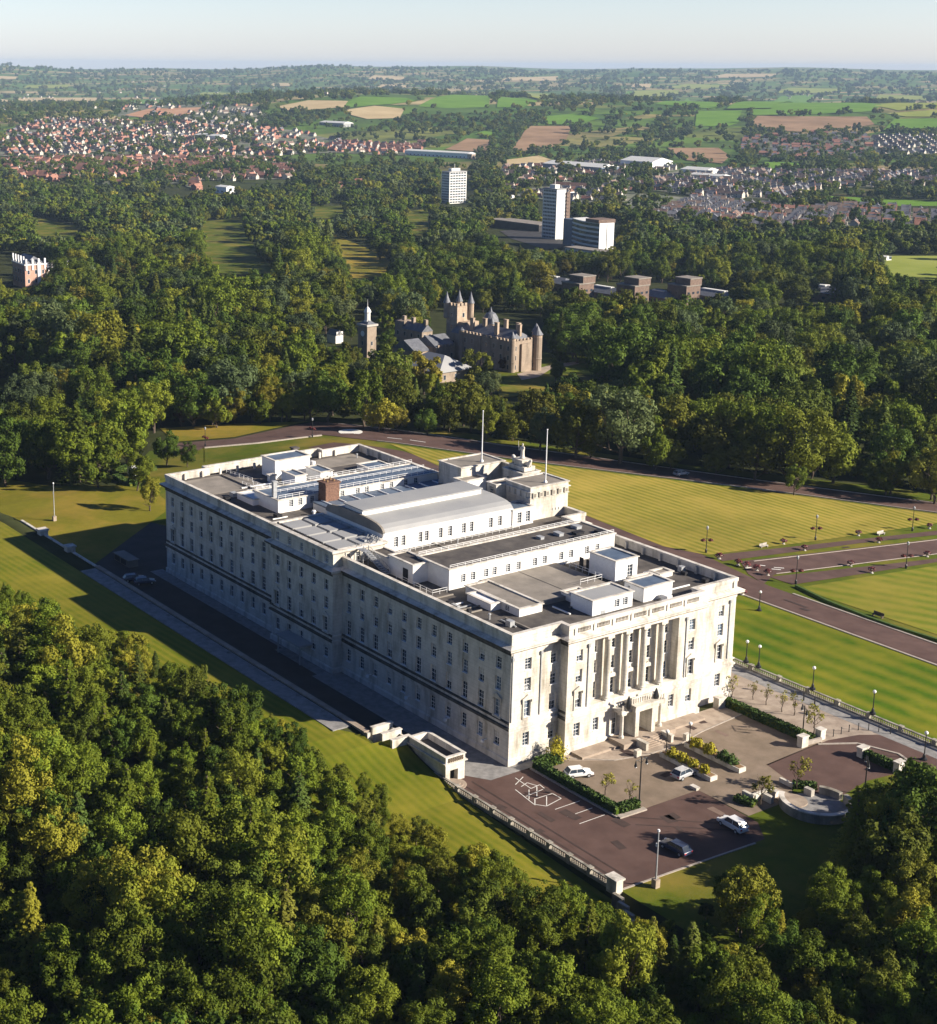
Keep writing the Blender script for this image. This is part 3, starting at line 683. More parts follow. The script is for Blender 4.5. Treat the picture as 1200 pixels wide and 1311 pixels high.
mb = MB(); mb.box(-76.5, -66, 14.5, 47, 20.9, 21.2); mb.build('roof_deck', M['blue'], PB)
mb = MB(); mb.box(-76.4, -66.1, 14.6, 46.9, ZR, 20.9); mb.build('roof_kerb', M['render'], PB)
mb = MB()
for k in range(9): mb.box(-75.8, -66.8, 16+k*3.4, 16.2+k*3.4, 21.2, 21.4)
mb.build('roof_rib', M['white'], PB)
# the vaulted hall
hx0, hx1, hy0, hy1 = -64.2, -46.4, 9.6, 39.5
h = MB()
w0 = len(WIN)
run((hx1, hy0), (hx1, hy1), cols([3.0, 4.6, 8.4, 9.8, 13.0, 15.2, 18.4, 20.2, 24.8, 27], [(20.3, 22.2, .9)]), ZR, 23.2, h, .25)
run((hx0, hy0), (hx1, hy0), [], ZR, 23.2, h); run((hx1, hy1), (hx0, hy1), [], ZR, 23.2, h); run((hx0, hy1), (hx0, hy0), [], ZR, 23.2, h)
hall = h.build('debating_hall', M['render'], PB)
arc = [(-46.2, 23.2), (-46.25, 23.5), (-46.8, 24.0), (-48.0, 24.45), (-49.8, 24.65), (-51.8, 24.8)]
r_ = MB()
prof = arc+[(-52.0, 24.82)]+[(-58.6, 24.82)]+[(-110.6-x, z) for x, z in reversed(arc)]
for (xa, za), (xb, zb) in zip(prof, prof[1:]): r_.quad((xa, hy0+.3, za), (xa, hy1, za), (xb, hy1, zb), (xb, hy0+.3, zb))
r_.build('vaulted_roof', M['lead'], hall)
r_ = MB(); r_.poly([(x, hy0-.12, z) for x, z in [(-46.2, 23.2)]+prof[1:-1]+[(-64.4, 23.2)]][::-1]); r_.poly([(x, hy0+.3, z) for x, z in [(-46.2, 23.2)]+prof[1:-1]+[(-64.4, 23.2)]])
pz = [(x, z+.3) for x, z in prof]
for (xa, za), (xb, zb) in zip(pz, pz[1:]):
    r_.quad((xa, hy0-.12, za), (xa, hy0+.32, za), (xb, hy0+.32, zb), (xb, hy0-.12, zb)); r_.quad((xb, hy0-.12, zb-.3), (xb, hy0-.12, zb), (xa, hy0-.12, za), (xa, hy0-.12, za-.3))
    r_.quad((xa, hy0+.32, za-.3), (xa, hy0+.32, za), (xb, hy0+.32, zb), (xb, hy0+.32, zb-.3))
r_.build('gable_end', M['felt2'], hall)
r_ = MB(); r_.box(-58.8, -53.2, hy0+.35, hy1-2, 24.8, 25.75); r_.cur = 1; r_.box(-59.1, -52.9, hy0+.2, hy1-1.8, 25.75, 25.95); r_.build('clerestory', [M['render'], M['lead']], hall)
r_ = MB(); r_.box(hx1-.05, hx1+.3, hy0, hy1, 23.05, 23.3); r_.box(hx1-.05, hx1+.2, hy0, hy1, 22.75, 22.85); r_.build('coping', M['white'], hall)
for W in WIN[w0:]: glaze(W, hall)
block('hall_end_block', -50.5, -46.2, 39.5, 44.6, 22.9, [41.2, 43.3], (), rows=((20.1, 22.2, 1.0),), rf='blue')
# blocks and terrace behind the statue
def corbel_block(x0, x1, y0, y1, z1):
    o = block('front_block', x0, x1, y0, y1, z1, [y0+5.6, y0+6.4, y0+7.2], (x0+1.8,), wm_='stone', rf='felt2', rows=((ZR+1.2, ZR+1.7, .3),))
    y = y0+.5
    while y < y1-.9: mb = MB(); mb.box(x1+.01, x1+.28, y, y+.9, z1-2.1, z1-1.0); mb.cur = 1; mb.box(x1+.28, x1+.31, y+.18, y+.72, z1-1.9, z1-1.2); mb.build('corbel', [M['stone'], M['felt2']], o); y += 1.6
    x = x0+.4
    while x < x1-.9: mb = MB(); mb.box(x, x+.9, y0-.28, y0-.01, z1-2.1, z1-1.0); mb.build('corbel', M['stone'], o); x += 1.6
    t = MB(); sweep(t, [(x0, y0), (x1, y0), (x1, y1), (x0, y1)], [(0, z1-2.3), (.18, z1-2.2), (.18, z1-2.1), (0, z1-2.1)]); sweep(t, [(x0, y0), (x1, y0), (x1, y1), (x0, y1)], [(0, z1-1.0), (.35, z1-.95), (.35, z1-.8), (0, z1-.7)]); t.build('moulding', M['trim'], o)
    return o
corbel_block(-54.6, -47.4, 44.8, 54.4, 26.1)
block('front_block', -73.6, -66.4, 43.2, 54.4, 26.0, [46, 49], (), wm_='stone', rf='felt2')
block('stair_head', -66.4, -63.4, 41.5, 47.2, 24.2, (), (-65,), rows=((ZR+1.8, ZR+3.7, 1.0),))
block('stair_head', -57.4, -54.6, 42.4, 47.0, 25.4, (), (-56,), rows=((ZR+3.2, ZR+5.3, 1.1),), wm_='stone')
mb = MB(); mb.box(-66.4, -62.2, 53.6, 54.4, ZR, 25.9); mb.box(-55.4, -54.6, 47, 54.4, ZR, 25.7); mb.box(-56.4, -54.6, 53.6, 54.39, ZR, 25.71); mb.build('attic_wall', M['stone'], PB)
ped = block('statue_pedestal', -62.2, -56.4, 50.6, 55.0, 26.0, (), (-60.8, -58.6), rows=((23.0, 24.6, .8),), wm_='stone')
for k, (x, y) in enumerate(((-63.8, 46), (-63, 44), (-62, 46.5), (-61.6, 44.6))):
    mb = MB(); mb.box(x, x+.9, y, y+.9, ZR, 21.4+.3*(k % 2)); mb.box(x-.1, x+1.0, y-.1, y+1.0, 21.4+.3*(k % 2), 21.6+.3*(k % 2)); mb.build('air_unit', M['white'], PB)
mb = MB(); mb.box(-61.4, -60, 47, 48, ZR, 23.4); mb.build('roof_cabinet', M['white'], PB)
# statue group: a draped woman standing between two lions
def skin_body(name, verts, edges, mat, parent, loc, rz=0, sub=2, sc=1):
    me = bpy.data.meshes.new(name); me.from_pydata([tuple(c*sc for c in v[:3]) for v in verts], edges, []); me.materials.append(mat)
    o = link(name, me, parent, loc, rz)
    md = o.modifiers.new('skin', 'SKIN')
    for i, v in enumerate(verts):
        r = v[3]*sc; me.skin_vertices[0].data[i].radius = (r, r)
    me.skin_vertices[0].data[0].use_root = True
    s2 = o.modifiers.new('sub', 'SUBSURF'); s2.levels = sub; s2.render_levels = sub
    return o
ST = thing('rooftop_statue', 'white stone statue of a draped standing woman with two lions on the roof', 'statue', (-59.3, 52.9, 26.12))
mb = MB(); mb.box(-2.3, 2.3, -1.4, 1.4, 0, .9); mb.box(-1.2, 1.2, -1.1, 1.1, .9, 1.9); mb.box(-1.45, 1.45, -1.3, 1.3, 1.9, 2.1)
mb.build('plinth', M['stone'], ST)
skin_body('draped_figure', [(0, 0, .85, .42), (0, 0, .2, .6), (0, 0, 0, .66), (0, 0, 1.5, .36), (0, 0, 2.1, .42), (0, 0, 2.4, .3), (0, 0, 2.62, .13), (0, -.02, 2.85, .21), (0, 0, 3.1, .15),
    (.42, 0, 2.35, .17), (.6, -.2, 1.85, .13), (.62, -.5, 1.95, .1), (-.42, 0, 2.35, .17), (-.66, 0, 1.9, .13), (-.75, -.25, 1.5, .1), (-.9, -.3, 2.6, .05), (-.95, -.32, 3.5, .04)],
    [(0, 1), (1, 2), (0, 3), (3, 4), (4, 5), (5, 6), (6, 7), (7, 8), (4, 9), (9, 10), (10, 11), (4, 12), (12, 13), (13, 14), (14, 15), (15, 16)], M['stone'], ST, (0, 0, 2.1))
for sx in (-1, 1):
    skin_body('lion', [(0, 0, .75, .36), (.5*sx, 0, .8, .42), (.75*sx, 0, 1.25, .4), (.95*sx, 0, 1.45, .3), (1.2*sx, 0, 1.38, .18), (-.6*sx, 0, .6, .34), (-.5*sx, .25, .2, .2), (-.15*sx, .28, .1, .12),
        (.6*sx, .25, .4, .18), (.75*sx, .25, .08, .13), (.6*sx, -.25, .4, .18), (.75*sx, -.25, .08, .13), (-.5*sx, -.25, .2, .2), (-1.0*sx, 0, .4, .07), (-1.2*sx, 0, .9, .06)],
        [(0, 1), (1, 2), (2, 3), (3, 4), (0, 5), (5, 6), (6, 7), (1, 8), (8, 9), (1, 10), (10, 11), (5, 12), (5, 13), (13, 14)], M['stone'], ST, (1.75*sx, -.1, .75))
# link blocks, stair and the courtyard blocks near the end
block('stair_block', -37.0, -30.3, 4.2, 8.0, 22.9, (), (), rf='felt')
block('link_block', -44.4, -37.0, 5.4, 8.4, 21.6, (), (), rf='felt')
mb = MB(); mb.box(-33.0, -31.6, 4.12, 4.19, ZR, 21.8); mb.build('door', M['dark'], PB)
mb = MB()
for k in range(12): mb.box(-42.5+k*.55, -41.9+k*.55, 2.7, 3.8, 22.2-k*.2, 22.26-k*.2)
for y in (2.7, 3.8): mb.tube((-42.5, y, 22.2), (-36, y, 19.8), .06, n=5); mb.tube((-42.5, y, 23.2), (-36, y, 20.8), .04, n=5)
for k in range(7):
    for y in (2.7, 3.8): mb.tube((-42.5+k*1.08, y, 22.2-k*.4), (-42.5+k*1.08, y, 23.2-k*.4), .035, n=5)
for x in (-44.6, -42.6):
    for y in (2.7, 3.8): mb.tube((x, y, ZR), (x, y, 23.1), .07, n=5)
mb.box(-44.7, -42.5, 2.6, 3.9, 22.2, 22.28); mb.build('fire_stair', M['grey'], PB)
mb = MB()
for k in range(8): mb.tube((-47+k*.35, 6+.8*(k % 3), 22.6), (-46.6+k*.35, 6.6+.7*(k % 2), 23.6), .12, n=6)
mb.box(-48, -46, 5.4, 6.6, 22.15, 22.9); mb.build('ventilation_duct', M['grey'], PB)
block('ledge_block', -19.0, -13.0, 6.7, 9.4, 20.8, (), (), rf='white')
o = block('court_block', -22, -8.6, 8.8, 13.6, 20.9, (), (-18.5, -14.6, -11.6), rows=((19.75, 20.65, 1.1),), rf='felt2')
mb = MB(); mb.box(-24.3, -10.5, 13.8, 30.6, 19.55, 20.3); mb.box(-24.2, -10.6, 22.0, 22.15, 20.3, 20.36); mb.build('roof_deck', M['felt2'], PB)
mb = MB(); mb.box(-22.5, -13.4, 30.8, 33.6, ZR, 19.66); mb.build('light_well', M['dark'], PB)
rail([(-22.6, 30.8), (-13.2, 30.8)], 20.3, h=1.0); rail([(-13.2, 30.8), (-13.2, 26)], 20.3, h=1.0)
for k in range(5):
    mb = MB(); x = -21.5+k*1.7; mb.box(x, x+.9, 33.45, 33.6, 19.7, 21.6); mb.build('shutter', M['dark'], PB)
block('plant_room', -18.8, -12.5, 33.2, 38.3, 23.3, (36.6,), (), rf='blue', wm_='white', rows=((ZR+.1, ZR+2.6, 1.2),))
block('plant_room', -7.6, -2.6, 18.7, 27.4, 22.1, (25.8, 24), (), rf='lead', wm_='white', rows=((ZR+.5, ZR+1.8, 1.1),))
block('plant_room', -7.2, -2.8, 30.1, 36.6, 22.0, (), (-6.2,), rf='blue', wm_='white', rows=((ZR+.2, ZR+1.9, .5),))
block('low_roof_box', -10.4, -8.2, 34, 39, 20.9, (), (), rf='felt2'); block('low_roof_box', -11.6, -8.0, 20.3, 24, 20.8, (), (), rf='felt2')
for i, (x, y, a, b, hh) in enumerate([(-30, 35, 1.6, 1.0, .5), (-28.5, 38, 1.2, 1.9, .4), (-31.5, 40.5, 1.6, 1.2, .5), (-27, 42, 2.2, 1.2, .4), (-30, 31, 1.2, .8, .4), (-26.6, 36.5, 1.1, 1.4, .3)]):
    mb = MB(); mb.box(x, x+a, y, y+b, 23.14, 23.14+hh); mb.box(x-.08, x+a+.08, y-.08, y+b+.08, 23.14+hh, 23.2+hh); mb.build('roof_hatch', M['dark' if i % 2 else 'grey'], PB)
# left side plant
block('plant_room', -104.4, -99.1, 20.0, 28.6, 23.6, (), (), rf='blue', wm_='white')
block('plant_room', -96.4, -91.2, 19.9, 22.6, 22.1, (), (), rf='blue', wm_='white')
block('plant_room', -97.2, -91.6, 26.4, 29.4, 21.9, (28,), (), rf='blue', wm_='white', rows=((ZR+.6, ZR+1.5, .6),))
block('plant_room', -96.8, -91.4, 39.2, 44.8, 20.75, (), (), rf='blue')
block('plant_room', -91.0, -84.8, 6.0, 9.8, 20.8, (), (), rf='white', wm_='white')
block('low_roof_box', -99, -98, 18, 19.4, 21.0); block('low_roof_box', -97.8, -96.9, 22.8, 24.0, 21.2)
mb = MB(); mb.box(-80.3, -79.6, 7.5, 8.3, ZR, 25.3); mb.box(-80.4, -79.5, 7.4, 8.4, 25.3, 25.5); mb.build('flue', M['grey'], PB)
mb = MB(); mb.box(-77.3, -74.7, 16.4, 19.6, ZR, 24.6); mb.box(-77.5, -74.5, 16.2, 19.8, 24.6, 24.95); mb.cur = 1
for k in range(4): mb.lathe(-76.6+(k % 2)*1.2, 17.2+(k//2)*1.5, [(.22, 24.95), (.18, 25.4)], 8)
mb.build('chimney_stack', [M['brick'], M['soil']], PB)
mb = MB(); mb.box(-108, -106.8, 29.5, 30.7, ZR, 23.2); mb.box(-108.2, -106.6, 29.3, 30.9, 23.2, 23.5); mb.build('chimney_stack', M['felt'], PB)
rail([(-99, 12), (-91, 12), (-84, 14)], ZR, h=.9); rail([(-98, 14), (-90, 14.4)], ZR, h=.9)
for k in range(5):
    mb = MB(); mb.box(-97+k*2.2, -96.6+k*2.2, 10.5, 18, ZR, ZR+.25); mb.build('pipe_run', M['white'], PB)
for k, (x, y) in enumerate([(-93, 31), (-89.6, 34), (-92.2, 35.5), (-90.4, 24.2), (-72.8, 12.4), (-70.4, 11.2), (-89.6, 38.7)]):
    mb = MB(); mb.lathe(x, y, [(.25, ZR), (.25, ZR+.7), (.45, ZR+.75), (.35, ZR+1.05)], 8); mb.build('roof_vent', M['white'], PB)
for x0, x1, y0, y1 in ((-44, -35, 12, 40), (-108, -101, 32, 46), (-108, -96, 2, 16)):
    mb = MB(); mb.box(x0, x1, y0, y1, ZR-.01, ZR+.05); mb.build('roof_deck', M['felt2'], PB)
block('low_roof_box', -12, -9.8, 41, 44, 20.4); 
# flagpoles standing on the front blocks
for x, lab in ((-68.3, 'white flagpole on the roof left of the rooftop statue'), (-49.1, 'white flagpole on the roof right of the rooftop statue')):
    F_ = thing('flagpole', lab, 'flagpole', (x, 50, 26.0), group='flagpoles on the roof')
    mb = MB(); mb.tube((0, 0, 0), (0, 0, 10.4), .13, .08, 8); mb.build('pole', M['white'], F_)
    mb = MB(); mb.lathe(0, 0, [(.35, -.05), (.35, .3), (.18, .5)], 8); mb.build('base', M['white'], F_)
    mb = MB(); mb.ball((0, 0, 10.5), .16, 8); mb.build('finial', M['white'], F_)
# porch, steps and door of the end entrance
mb = MB(); mb.box(1.8, 4.4, 22.3, 23.1, .9, 5.2); mb.box(1.8, 4.4, 25.9, 26.7, .9, 5.2); mb.box(1.79, 4.7, 21.9, 27.1, 5.2, 6.05); mb.box(1.79, 4.95, 21.7, 27.3, 6.05, 6.3)
mb.build('porch', M['stone'], PB)
for y in (20.3, 28.7):
    mb = MB(); mb.lathe(3.4, y, [(.42, .9), (.42, 1.2), (.3, 1.35), (.27, 4.6), (.38, 4.8)], 12); mb.box(2.9, 3.9, y-.5, y+.5, 4.8, 5.1); mb.build('porch_column', M['stone'], PB)
mb = MB(); mb.box(1.8, 3.9, 19.7, 22.3, 5.1, 5.6); mb.box(1.8, 3.9, 26.7, 29.3, 5.1, 5.6)
for y in np.arange(19.9, 29.2, .5): mb.box(3.7, 3.82, y, y+.18, 6.3 if 21.8 < y < 27.2 else 5.6, 7.2 if 21.8 < y < 27.2 else 6.5)
mb.box(3.6, 3.9, 21.8, 27.2, 7.2, 7.35); mb.build('porch_balustrade', M['trim'], PB)
for y in (20.9, 26.9):
    mb = MB(); mb.lathe(4.1, y, [(.1, 5.6), (.35, 6.0), (.45, 6.8), (.3, 7.4), (.1, 8.0)], 8); mb.build('iron_lantern', M['black'], PB)
mb = MB()
mb.box(2.05, 4.6, 11.0, 38.0, 0, .42); mb.box(1.8, 5.6, 18.8, 30.2, .05, .9)
for k in range(5): mb.box(5.6+k*.35, 5.95+k*.35, 22.2, 26.8, 0, .8-k*.16)
mb.build('entrance_step', M['paving'], PB)
mb = MB()
for y in (21.5, 27.0): mb.box(5.6, 7.7, y, y+.5, 0, 1.15); mb.box(5.5, 7.8, y-.1, y+.6, 1.15, 1.3)
mb.box(7.9, 8.6, 18.6, 19.6, 0, 1.1); mb.box(7.9, 8.6, 29.4, 30.4, 0, 1.1); mb.build('step_cheek_wall', M['stone'], PB)
mb = MB(); mb.box(.7, .8, 23.5, 25.5, .9, 4.8); mb.build('door', M['dark'], PB)
# rear: entrance canopy and basement area
mb = MB(); mb.box(-59, -51, -5.0, -2.1, 3.4, 3.7); 
for x in (-58.6, -51.4): mb.lathe(x, -4.6, [(.16, 0), (.14, 3.4)], 8)
mb.build('rear_canopy', M['lead'], PB)
for x, lab in ((-68, ''), (-74, '')):
    pass

# small clutter on the roofs
rq = random.Random(4)
for k in range(46):
    x, y = rq.choice([(rq.uniform(-107, -89), rq.uniform(3, 46)), (rq.uniform(-44, -34), rq.uniform(10, 44)), (rq.uniform(-23, -2), rq.uniform(2, 6)), (rq.uniform(-9, -2), rq.uniform(8, 47)), (rq.uniform(-76, -66), rq.uniform(3, 12)), (rq.uniform(-24, -9), rq.uniform(38.8, 47))])
    mb = MB(); t_ = rq.random(); z = ZR
    if t_ < .35: mb.box(x, x+rq.uniform(.5, 1.6), y, y+rq.uniform(.4, 1.2), z, z+rq.uniform(.3, 1.0)); nm_, m_ = 'air_unit', rq.choice(['grey', 'white', 'dark'])
    elif t_ < .65: mb.lathe(x, y, [(.14, z), (.14, z+.8), (.26, z+.85), (.2, z+1.05)], 8); nm_, m_ = 'roof_vent', 'grey'
    else: L_ = rq.uniform(3, 7); mb.box(x, x+.25, y-L_/2, y+L_/2, z+.08, z+.26) if rq.random() < .5 else mb.box(x-L_/2, x+L_/2, y, y+.25, z+.08, z+.26); nm_, m_ = 'pipe_run', rq.choice(['grey', 'white', 'felt2'])
    mb.build(nm_, M[m_], PB)
rail([(-109, 14), (-100, 15)], ZR, h=.9); rail([(-34, 3.5), (-24, 3.5), (-24, 6.5)], ZR, h=.9); rail([(-44.8, 9.2), (-44.8, 40)], ZR, h=.8)
for x0, y0, x1, y1 in ((-44, 10.5, -35, 10.9), (-9, 6.2, -2, 6.5), (-23, 38.6, -9, 38.9), (-108, 12, -92, 12.3)):
    mb = MB(); mb.box(x0, x1, y0, y1, ZR, ZR+.35); mb.build('cable_tray', M['felt2'], PB)
# ------------------------------------------------------------------ walls and garden structures
t = thing('retaining_wall', 'long pale retaining wall with flat slab top between the yard and rear bank', 'wall', (0, 0, 0))
mb = MB(); mb.box(-148, -13.4, -16.75, -16.2, 0, 4.45); mb.build('wall', M['stone'], t)
mb = MB(); mb.box(-109, -14, -17.0, -16.0, 4.45, 4.62); mb.build('coping', M['paving'], t)
mb = MB(); mb.box(-108.5, -17.5, -20.4, -17.1, 4.1, 4.34)
for k in range(12): mb.box(-106+k*7.4, -105.6+k*7.4, -17.9, -17.3, 4.34, 4.52)
mb.build('slab_walk', M['slab'], t)
mb = MB(); mb.box(-178, -148, -17.2, -16.2, 0, 2.2); mb.box(-178, -148, -17.35, -16.05, 2.2, 2.4)
mb.build('garden_wall', M['felt2'], label='low grey garden wall running from the yard towards the left lawn', cat='wall', group=None)
for x in (-136, -122):
    P_ = thing('wall_pier', '%s stone pier set in the far end of the grey yard wall' % ('farther' if x < -130 else 'nearer'), 'pier', (x, -16.6, 0))
    mb = MB(); mb.box(-.9, .9, -.9, .9, 0, 5.2); mb.build('shaft', M['stone'], P_)
    mb = MB(); mb.box(-1.1, 1.1, -1.1, 1.1, 5.2, 5.5); mb.build('cap', M['trim'], P_)
# stepped buttress walls going down beside the yard
for k in range(3):
    x = -14.2+k*1.9
    mb = MB(); mb.box(x, x+.5, -15.6+k*.5, -11.8+k*.3, 0, 4.9-k*.45)
    mb.cur = 1; mb.box(x-.12, x+.62, -15.7+k*.5, -11.7+k*.3, 4.9-k*.45, 5.06-k*.45)
    mb.build('buttress_wall', [M['brick'] if 0 else M['stone'], M['trim']], label='%s white stepped garden wall beside the dark yard, counted from the slab walk' % ('first', 'second', 'third', 'fourth')[k], cat='wall', group='stepped garden walls')
    mb = MB(); mb.box(x+.55, x+1.75, -12.2+k*.3, -11.9+k*.3, 0, 4.3-k*.45); mb.build('planter_wall', M['stone'], label='%s long planter wall between the stepped walls, counted from the slab walk' % ('first', 'second', 'third', 'fourth')[k], cat='wall', group='planter walls')
# pavilion: roofed steps with balustrade
pv = thing('stair_pavilion', 'small cream stone stair pavilion with a balustraded flat top by the drive', 'pavilion', (0, 0, 0)); pv.scale = (1, 1, .8)
w0 = len(WIN); mb = MB()
run((-9.6, -11.6), (-.6, -11.6), [], 0, 3.9, mb); run((-.6, -11.6), (-.6, -8.0), [(1.6, .1, 2.4, 1.5, 1.0, False)], 0, 3.9, mb)
run((-.6, -8.0), (-9.6, -8.0), [], 0, 3.9, mb); run((-9.6, -8.0), (-9.6, -11.6), [], 0, 3.9, mb)
mb.build('wall', M['stone'], pv)
mb = MB(); PP = [(-9.6, -11.6), (-.6, -11.6), (-.6, -8.0), (-9.6, -8.0)]
sweep(mb, PP, [(-.02, 3.5), (.2, 3.7), (.32, 3.75), (.32, 3.95), (.02, 4.0), (.02, 5.0), (.14, 5.05), (.14, 5.25), (-.4, 5.25), (-.4, 3.9)]); mb.build('parapet', M['trim'], pv)
mb = MB(); mb.box(-9.4, -.8, -11.4, -8.2, 3.7, 3.95); mb.build('roof', M['felt'], pv)
mb = MB()
for k in range(8): mb.lathe(-.44, -11+k*.35, [(.1, 4.15), (.16, 4.4), (.07, 4.7), (.12, 4.95)], 6)
mb.build('baluster_panel', M['apron'], pv)
mb = MB(); mb.box(-1.6, -1.5, -10.9, -9.2, .1, 2.5); mb.build('doorway', M['dark'], pv)
mb = MB()
for k in range(3): mb.lathe(.2, -10.6, [(1.9-k*.45, .0+k*.17), (1.9-k*.45, .17+k*.17)], 20)
mb.build('curved_step', M['paving'], pv)
# balustrades
def balustrade(name, p, q, h, lab, npier, base=0.0, rnd=.1, top=.16, pier_h=.25, mat='trim', dense=.42):
    t = thing(name, lab, 'balustrade', (p[0], p[1], base)); p = Vector(p); q = Vector(q); L = (q-p).length; a = math.atan2(q.y-p.y, q.x-p.x)
    t.rotation_euler = (0, 0, a)
    mb = MB(); mb.box(0, L, -.22, .22, -.3, .2); mb.build('base', M[mat], t)
    mb = MB(); mb.box(0, L, -.2, .2, h-top, h); mb.build('handrail', M[mat], t)
    sp = L/npier; bl = MB()
    for k in range(npier+1):
        mb = MB(); mb.box(k*sp-.32, k*sp+.32, -.3, .3, -.3, h+pier_h-.12); mb.box(k*sp-.4, k*sp+.4, -.38, .38, h+pier_h-.12, h+pier_h); mb.build('pier', M[mat], t)
    s = .5
    while s < L-.4:
        if abs((s/sp)-round(s/sp))*sp > .45: bl.lathe(s, 0, [(rnd*.8, .2), (rnd*1.25, .42), (rnd*.55, .75*h), (rnd*.9, h-top)], 6)
        s += dense
    bl.build('balusters', M[mat], t, kind='stuff'); return t
balustrade('balustrade', (-9.6, -11.7), (34.4, -11.7), 1.0, 'long stone balustrade along the red drive above the rear lawn', 11, mat='trim_mid', pier_h=.08)
balustrade('balustrade', (-12, 61.0), (62, 61.0), 1.0, 'long pale stone balustrade between the footpath and the green striped lawn', 12, mat='trim_mid', pier_h=.12)
GP = thing('gate_pier', 'thick pale stone pier ending the drive balustrade near the trees', 'pier', (35.2, -11.9, 0))
mb = MB(); mb.box(-.9, .9, -.6, .6, -.3, 1.7); mb.build('shaft', M['stone'], GP); mb = MB(); mb.box(-1.1, 1.1, -.8, .8, 1.7, 1.95); mb.build('cap', M['trim'], GP)
mb = MB()
for k in range(8): mb.box(36+k*1.7, 37.75+k*1.7, -13.1-k*.75, -12.6-k*.75, -1.5, .35-k*.12)
mb.build('boundary_wall', M['trim_mid'], label='low stone wall running down from the drive corner into the trees', cat='wall')
# hedges: leafy boxes
def hedge(pts, wd, h, lab, seed=1, base=.05, mat='hedge', name='hedge', cat='hedge', dens=55):
    rnd = np.random.default_rng(seed); P = [Vector(p) for p in pts]; V = []; n_ = 0
    core = MB()
    for a, b in zip(P, P[1:]):
        d = (b-a); L = d.length; d /= L; nn = Vector((-d.y, d.x)); q = wd/2-.12
        core.cur = 0
        for (s0, s1) in ((-q, q),):
            c = [a+nn*s0, b+nn*s0, b+nn*s1, a+nn*s1]; core.prism([(v.x, v.y) for v in c], base-.3, base+h-.12)
        k = int(L*dens)
        s = rnd.uniform(-.1, L+.1, k*3); face = rnd.integers(0, 3, k*3); u = rnd.uniform(-1, 1, k*3); hz = rnd.uniform(0, 1, k*3)
        off = np.where(face == 0, -wd/2, np.where(face == 1, wd/2, u*wd/2)); zz = np.where(face == 2, h, hz*h)+rnd.normal(0, .05, k*3)
        cx = a.x+d.x*s+nn.x*off; cy = a.y+d.y*s+nn.y*off
        V.append(np.stack([cx, cy, zz+base], 1))
    Cn = np.concatenate(V); V4, F4 = leaf_quads(Cn, rnd.normal(0, 1, Cn.shape)+[0, 0, .6], .17, rnd)
    me = np_mesh('leaves', V4, F4, [M[mat]])
    cz = len(me.vertices)
    t = thing(name, lab, cat, (0, 0, 0)); link('leaves', me, t); core.build('stems', M['leaf_dark'], t); return t
def leaf_quads(Cn, Nn, size, rnd, asp=1.0):
    Nn = Nn/np.maximum(1e-6, np.linalg.norm(Nn, axis=1, keepdims=True)); n = len(Cn)
    ref = rnd.normal(0, 1, (n, 3)); U = np.cross(Nn, ref); U /= np.maximum(1e-6, np.linalg.norm(U, axis=1, keepdims=True)); W_ = np.cross(Nn, U)
    s = (size*rnd.uniform(.6, 1.35, (n, 1)))
    a = Cn-U*s*asp-W_*s*.3; b = Cn+W_*s*-.9; c = Cn+U*s*asp+W_*s*.2; d = Cn+W_*s*.9
    V = np.stack([a, b, c, d], 1).reshape(-1, 3); return V, np.arange(4*n).reshape(n, 4)
hedge([(2.9, 3.0), (20.6, 3.0)], 1.1, 1.3, 'long clipped hedge between the hatched bays and the car park', 1)
hedge([(2.9, 3.4), (2.9, 7.6)], 1.8, 1.3, 'short hedge block by the building under the yellow shrub', 2)
hedge([(20.2, 3.4), (20.4, 7.0)], 1.3, 1.2, 'short hedge return beside the double lamp post', 3)
hedge([(2.6, 45.4), (18.6, 45.4)], 1.2, 1.4, 'long clipped hedge between the car park and the pale plaza', 4)
hedge([(18.8, 44.4), (18.8, 46.8)], 1.4, 1.0, 'short hedge return beside the plaza pier', 5)
hedge([(27.9, 48.3), (33.4, 48.3)], 1.1, 1.2, 'short hedge between two stone piers inside the round drive', 6)
def pier_block(x, y, w_, d_, h, lab, z=0):
    t = thing('stone_pier', lab, 'pier', (x, y, z)); mb = MB(); mb.box(-w_/2, w_/2, -d_/2, d_/2, -.2, h-.2); mb.build('shaft', M['stone'], t)
    mb = MB(); mb.box(-w_/2-.1, w_/2+.1, -d_/2-.1, d_/2+.1, h-.2, h); mb.build('cap', M['trim'], t)
pier_block(27.4, 48.3, 1.0, 1.6, 1.7, 'stone pier at the far end of the short round drive hedge')
pier_block(34.0, 48.3, 1.0, 1.6, 1.9, 'stone pier at the near end of the short round drive hedge')
pier_block(19.9, 43.4, 1.0, 1.5, 1.9, 'stone pier at the car park end of the plaza hedge')
pier_block(19.6, 48.0, 1.1, 1.2, 1.8, 'stone pier at the plaza end of the hedge beside the bollards')
pier_block(2.2, 44.0, 1.2, 1.6, 1.9, 'stone pier against the building at the start of the plaza hedge')
pier_block(20.9, 18.2, 1.2, .6, .5, 'low stone block at the corner of the car park beside the red drive')
kerb([(19.9, 44.2), (20.3, 47.4)], w=.4, h=.7)
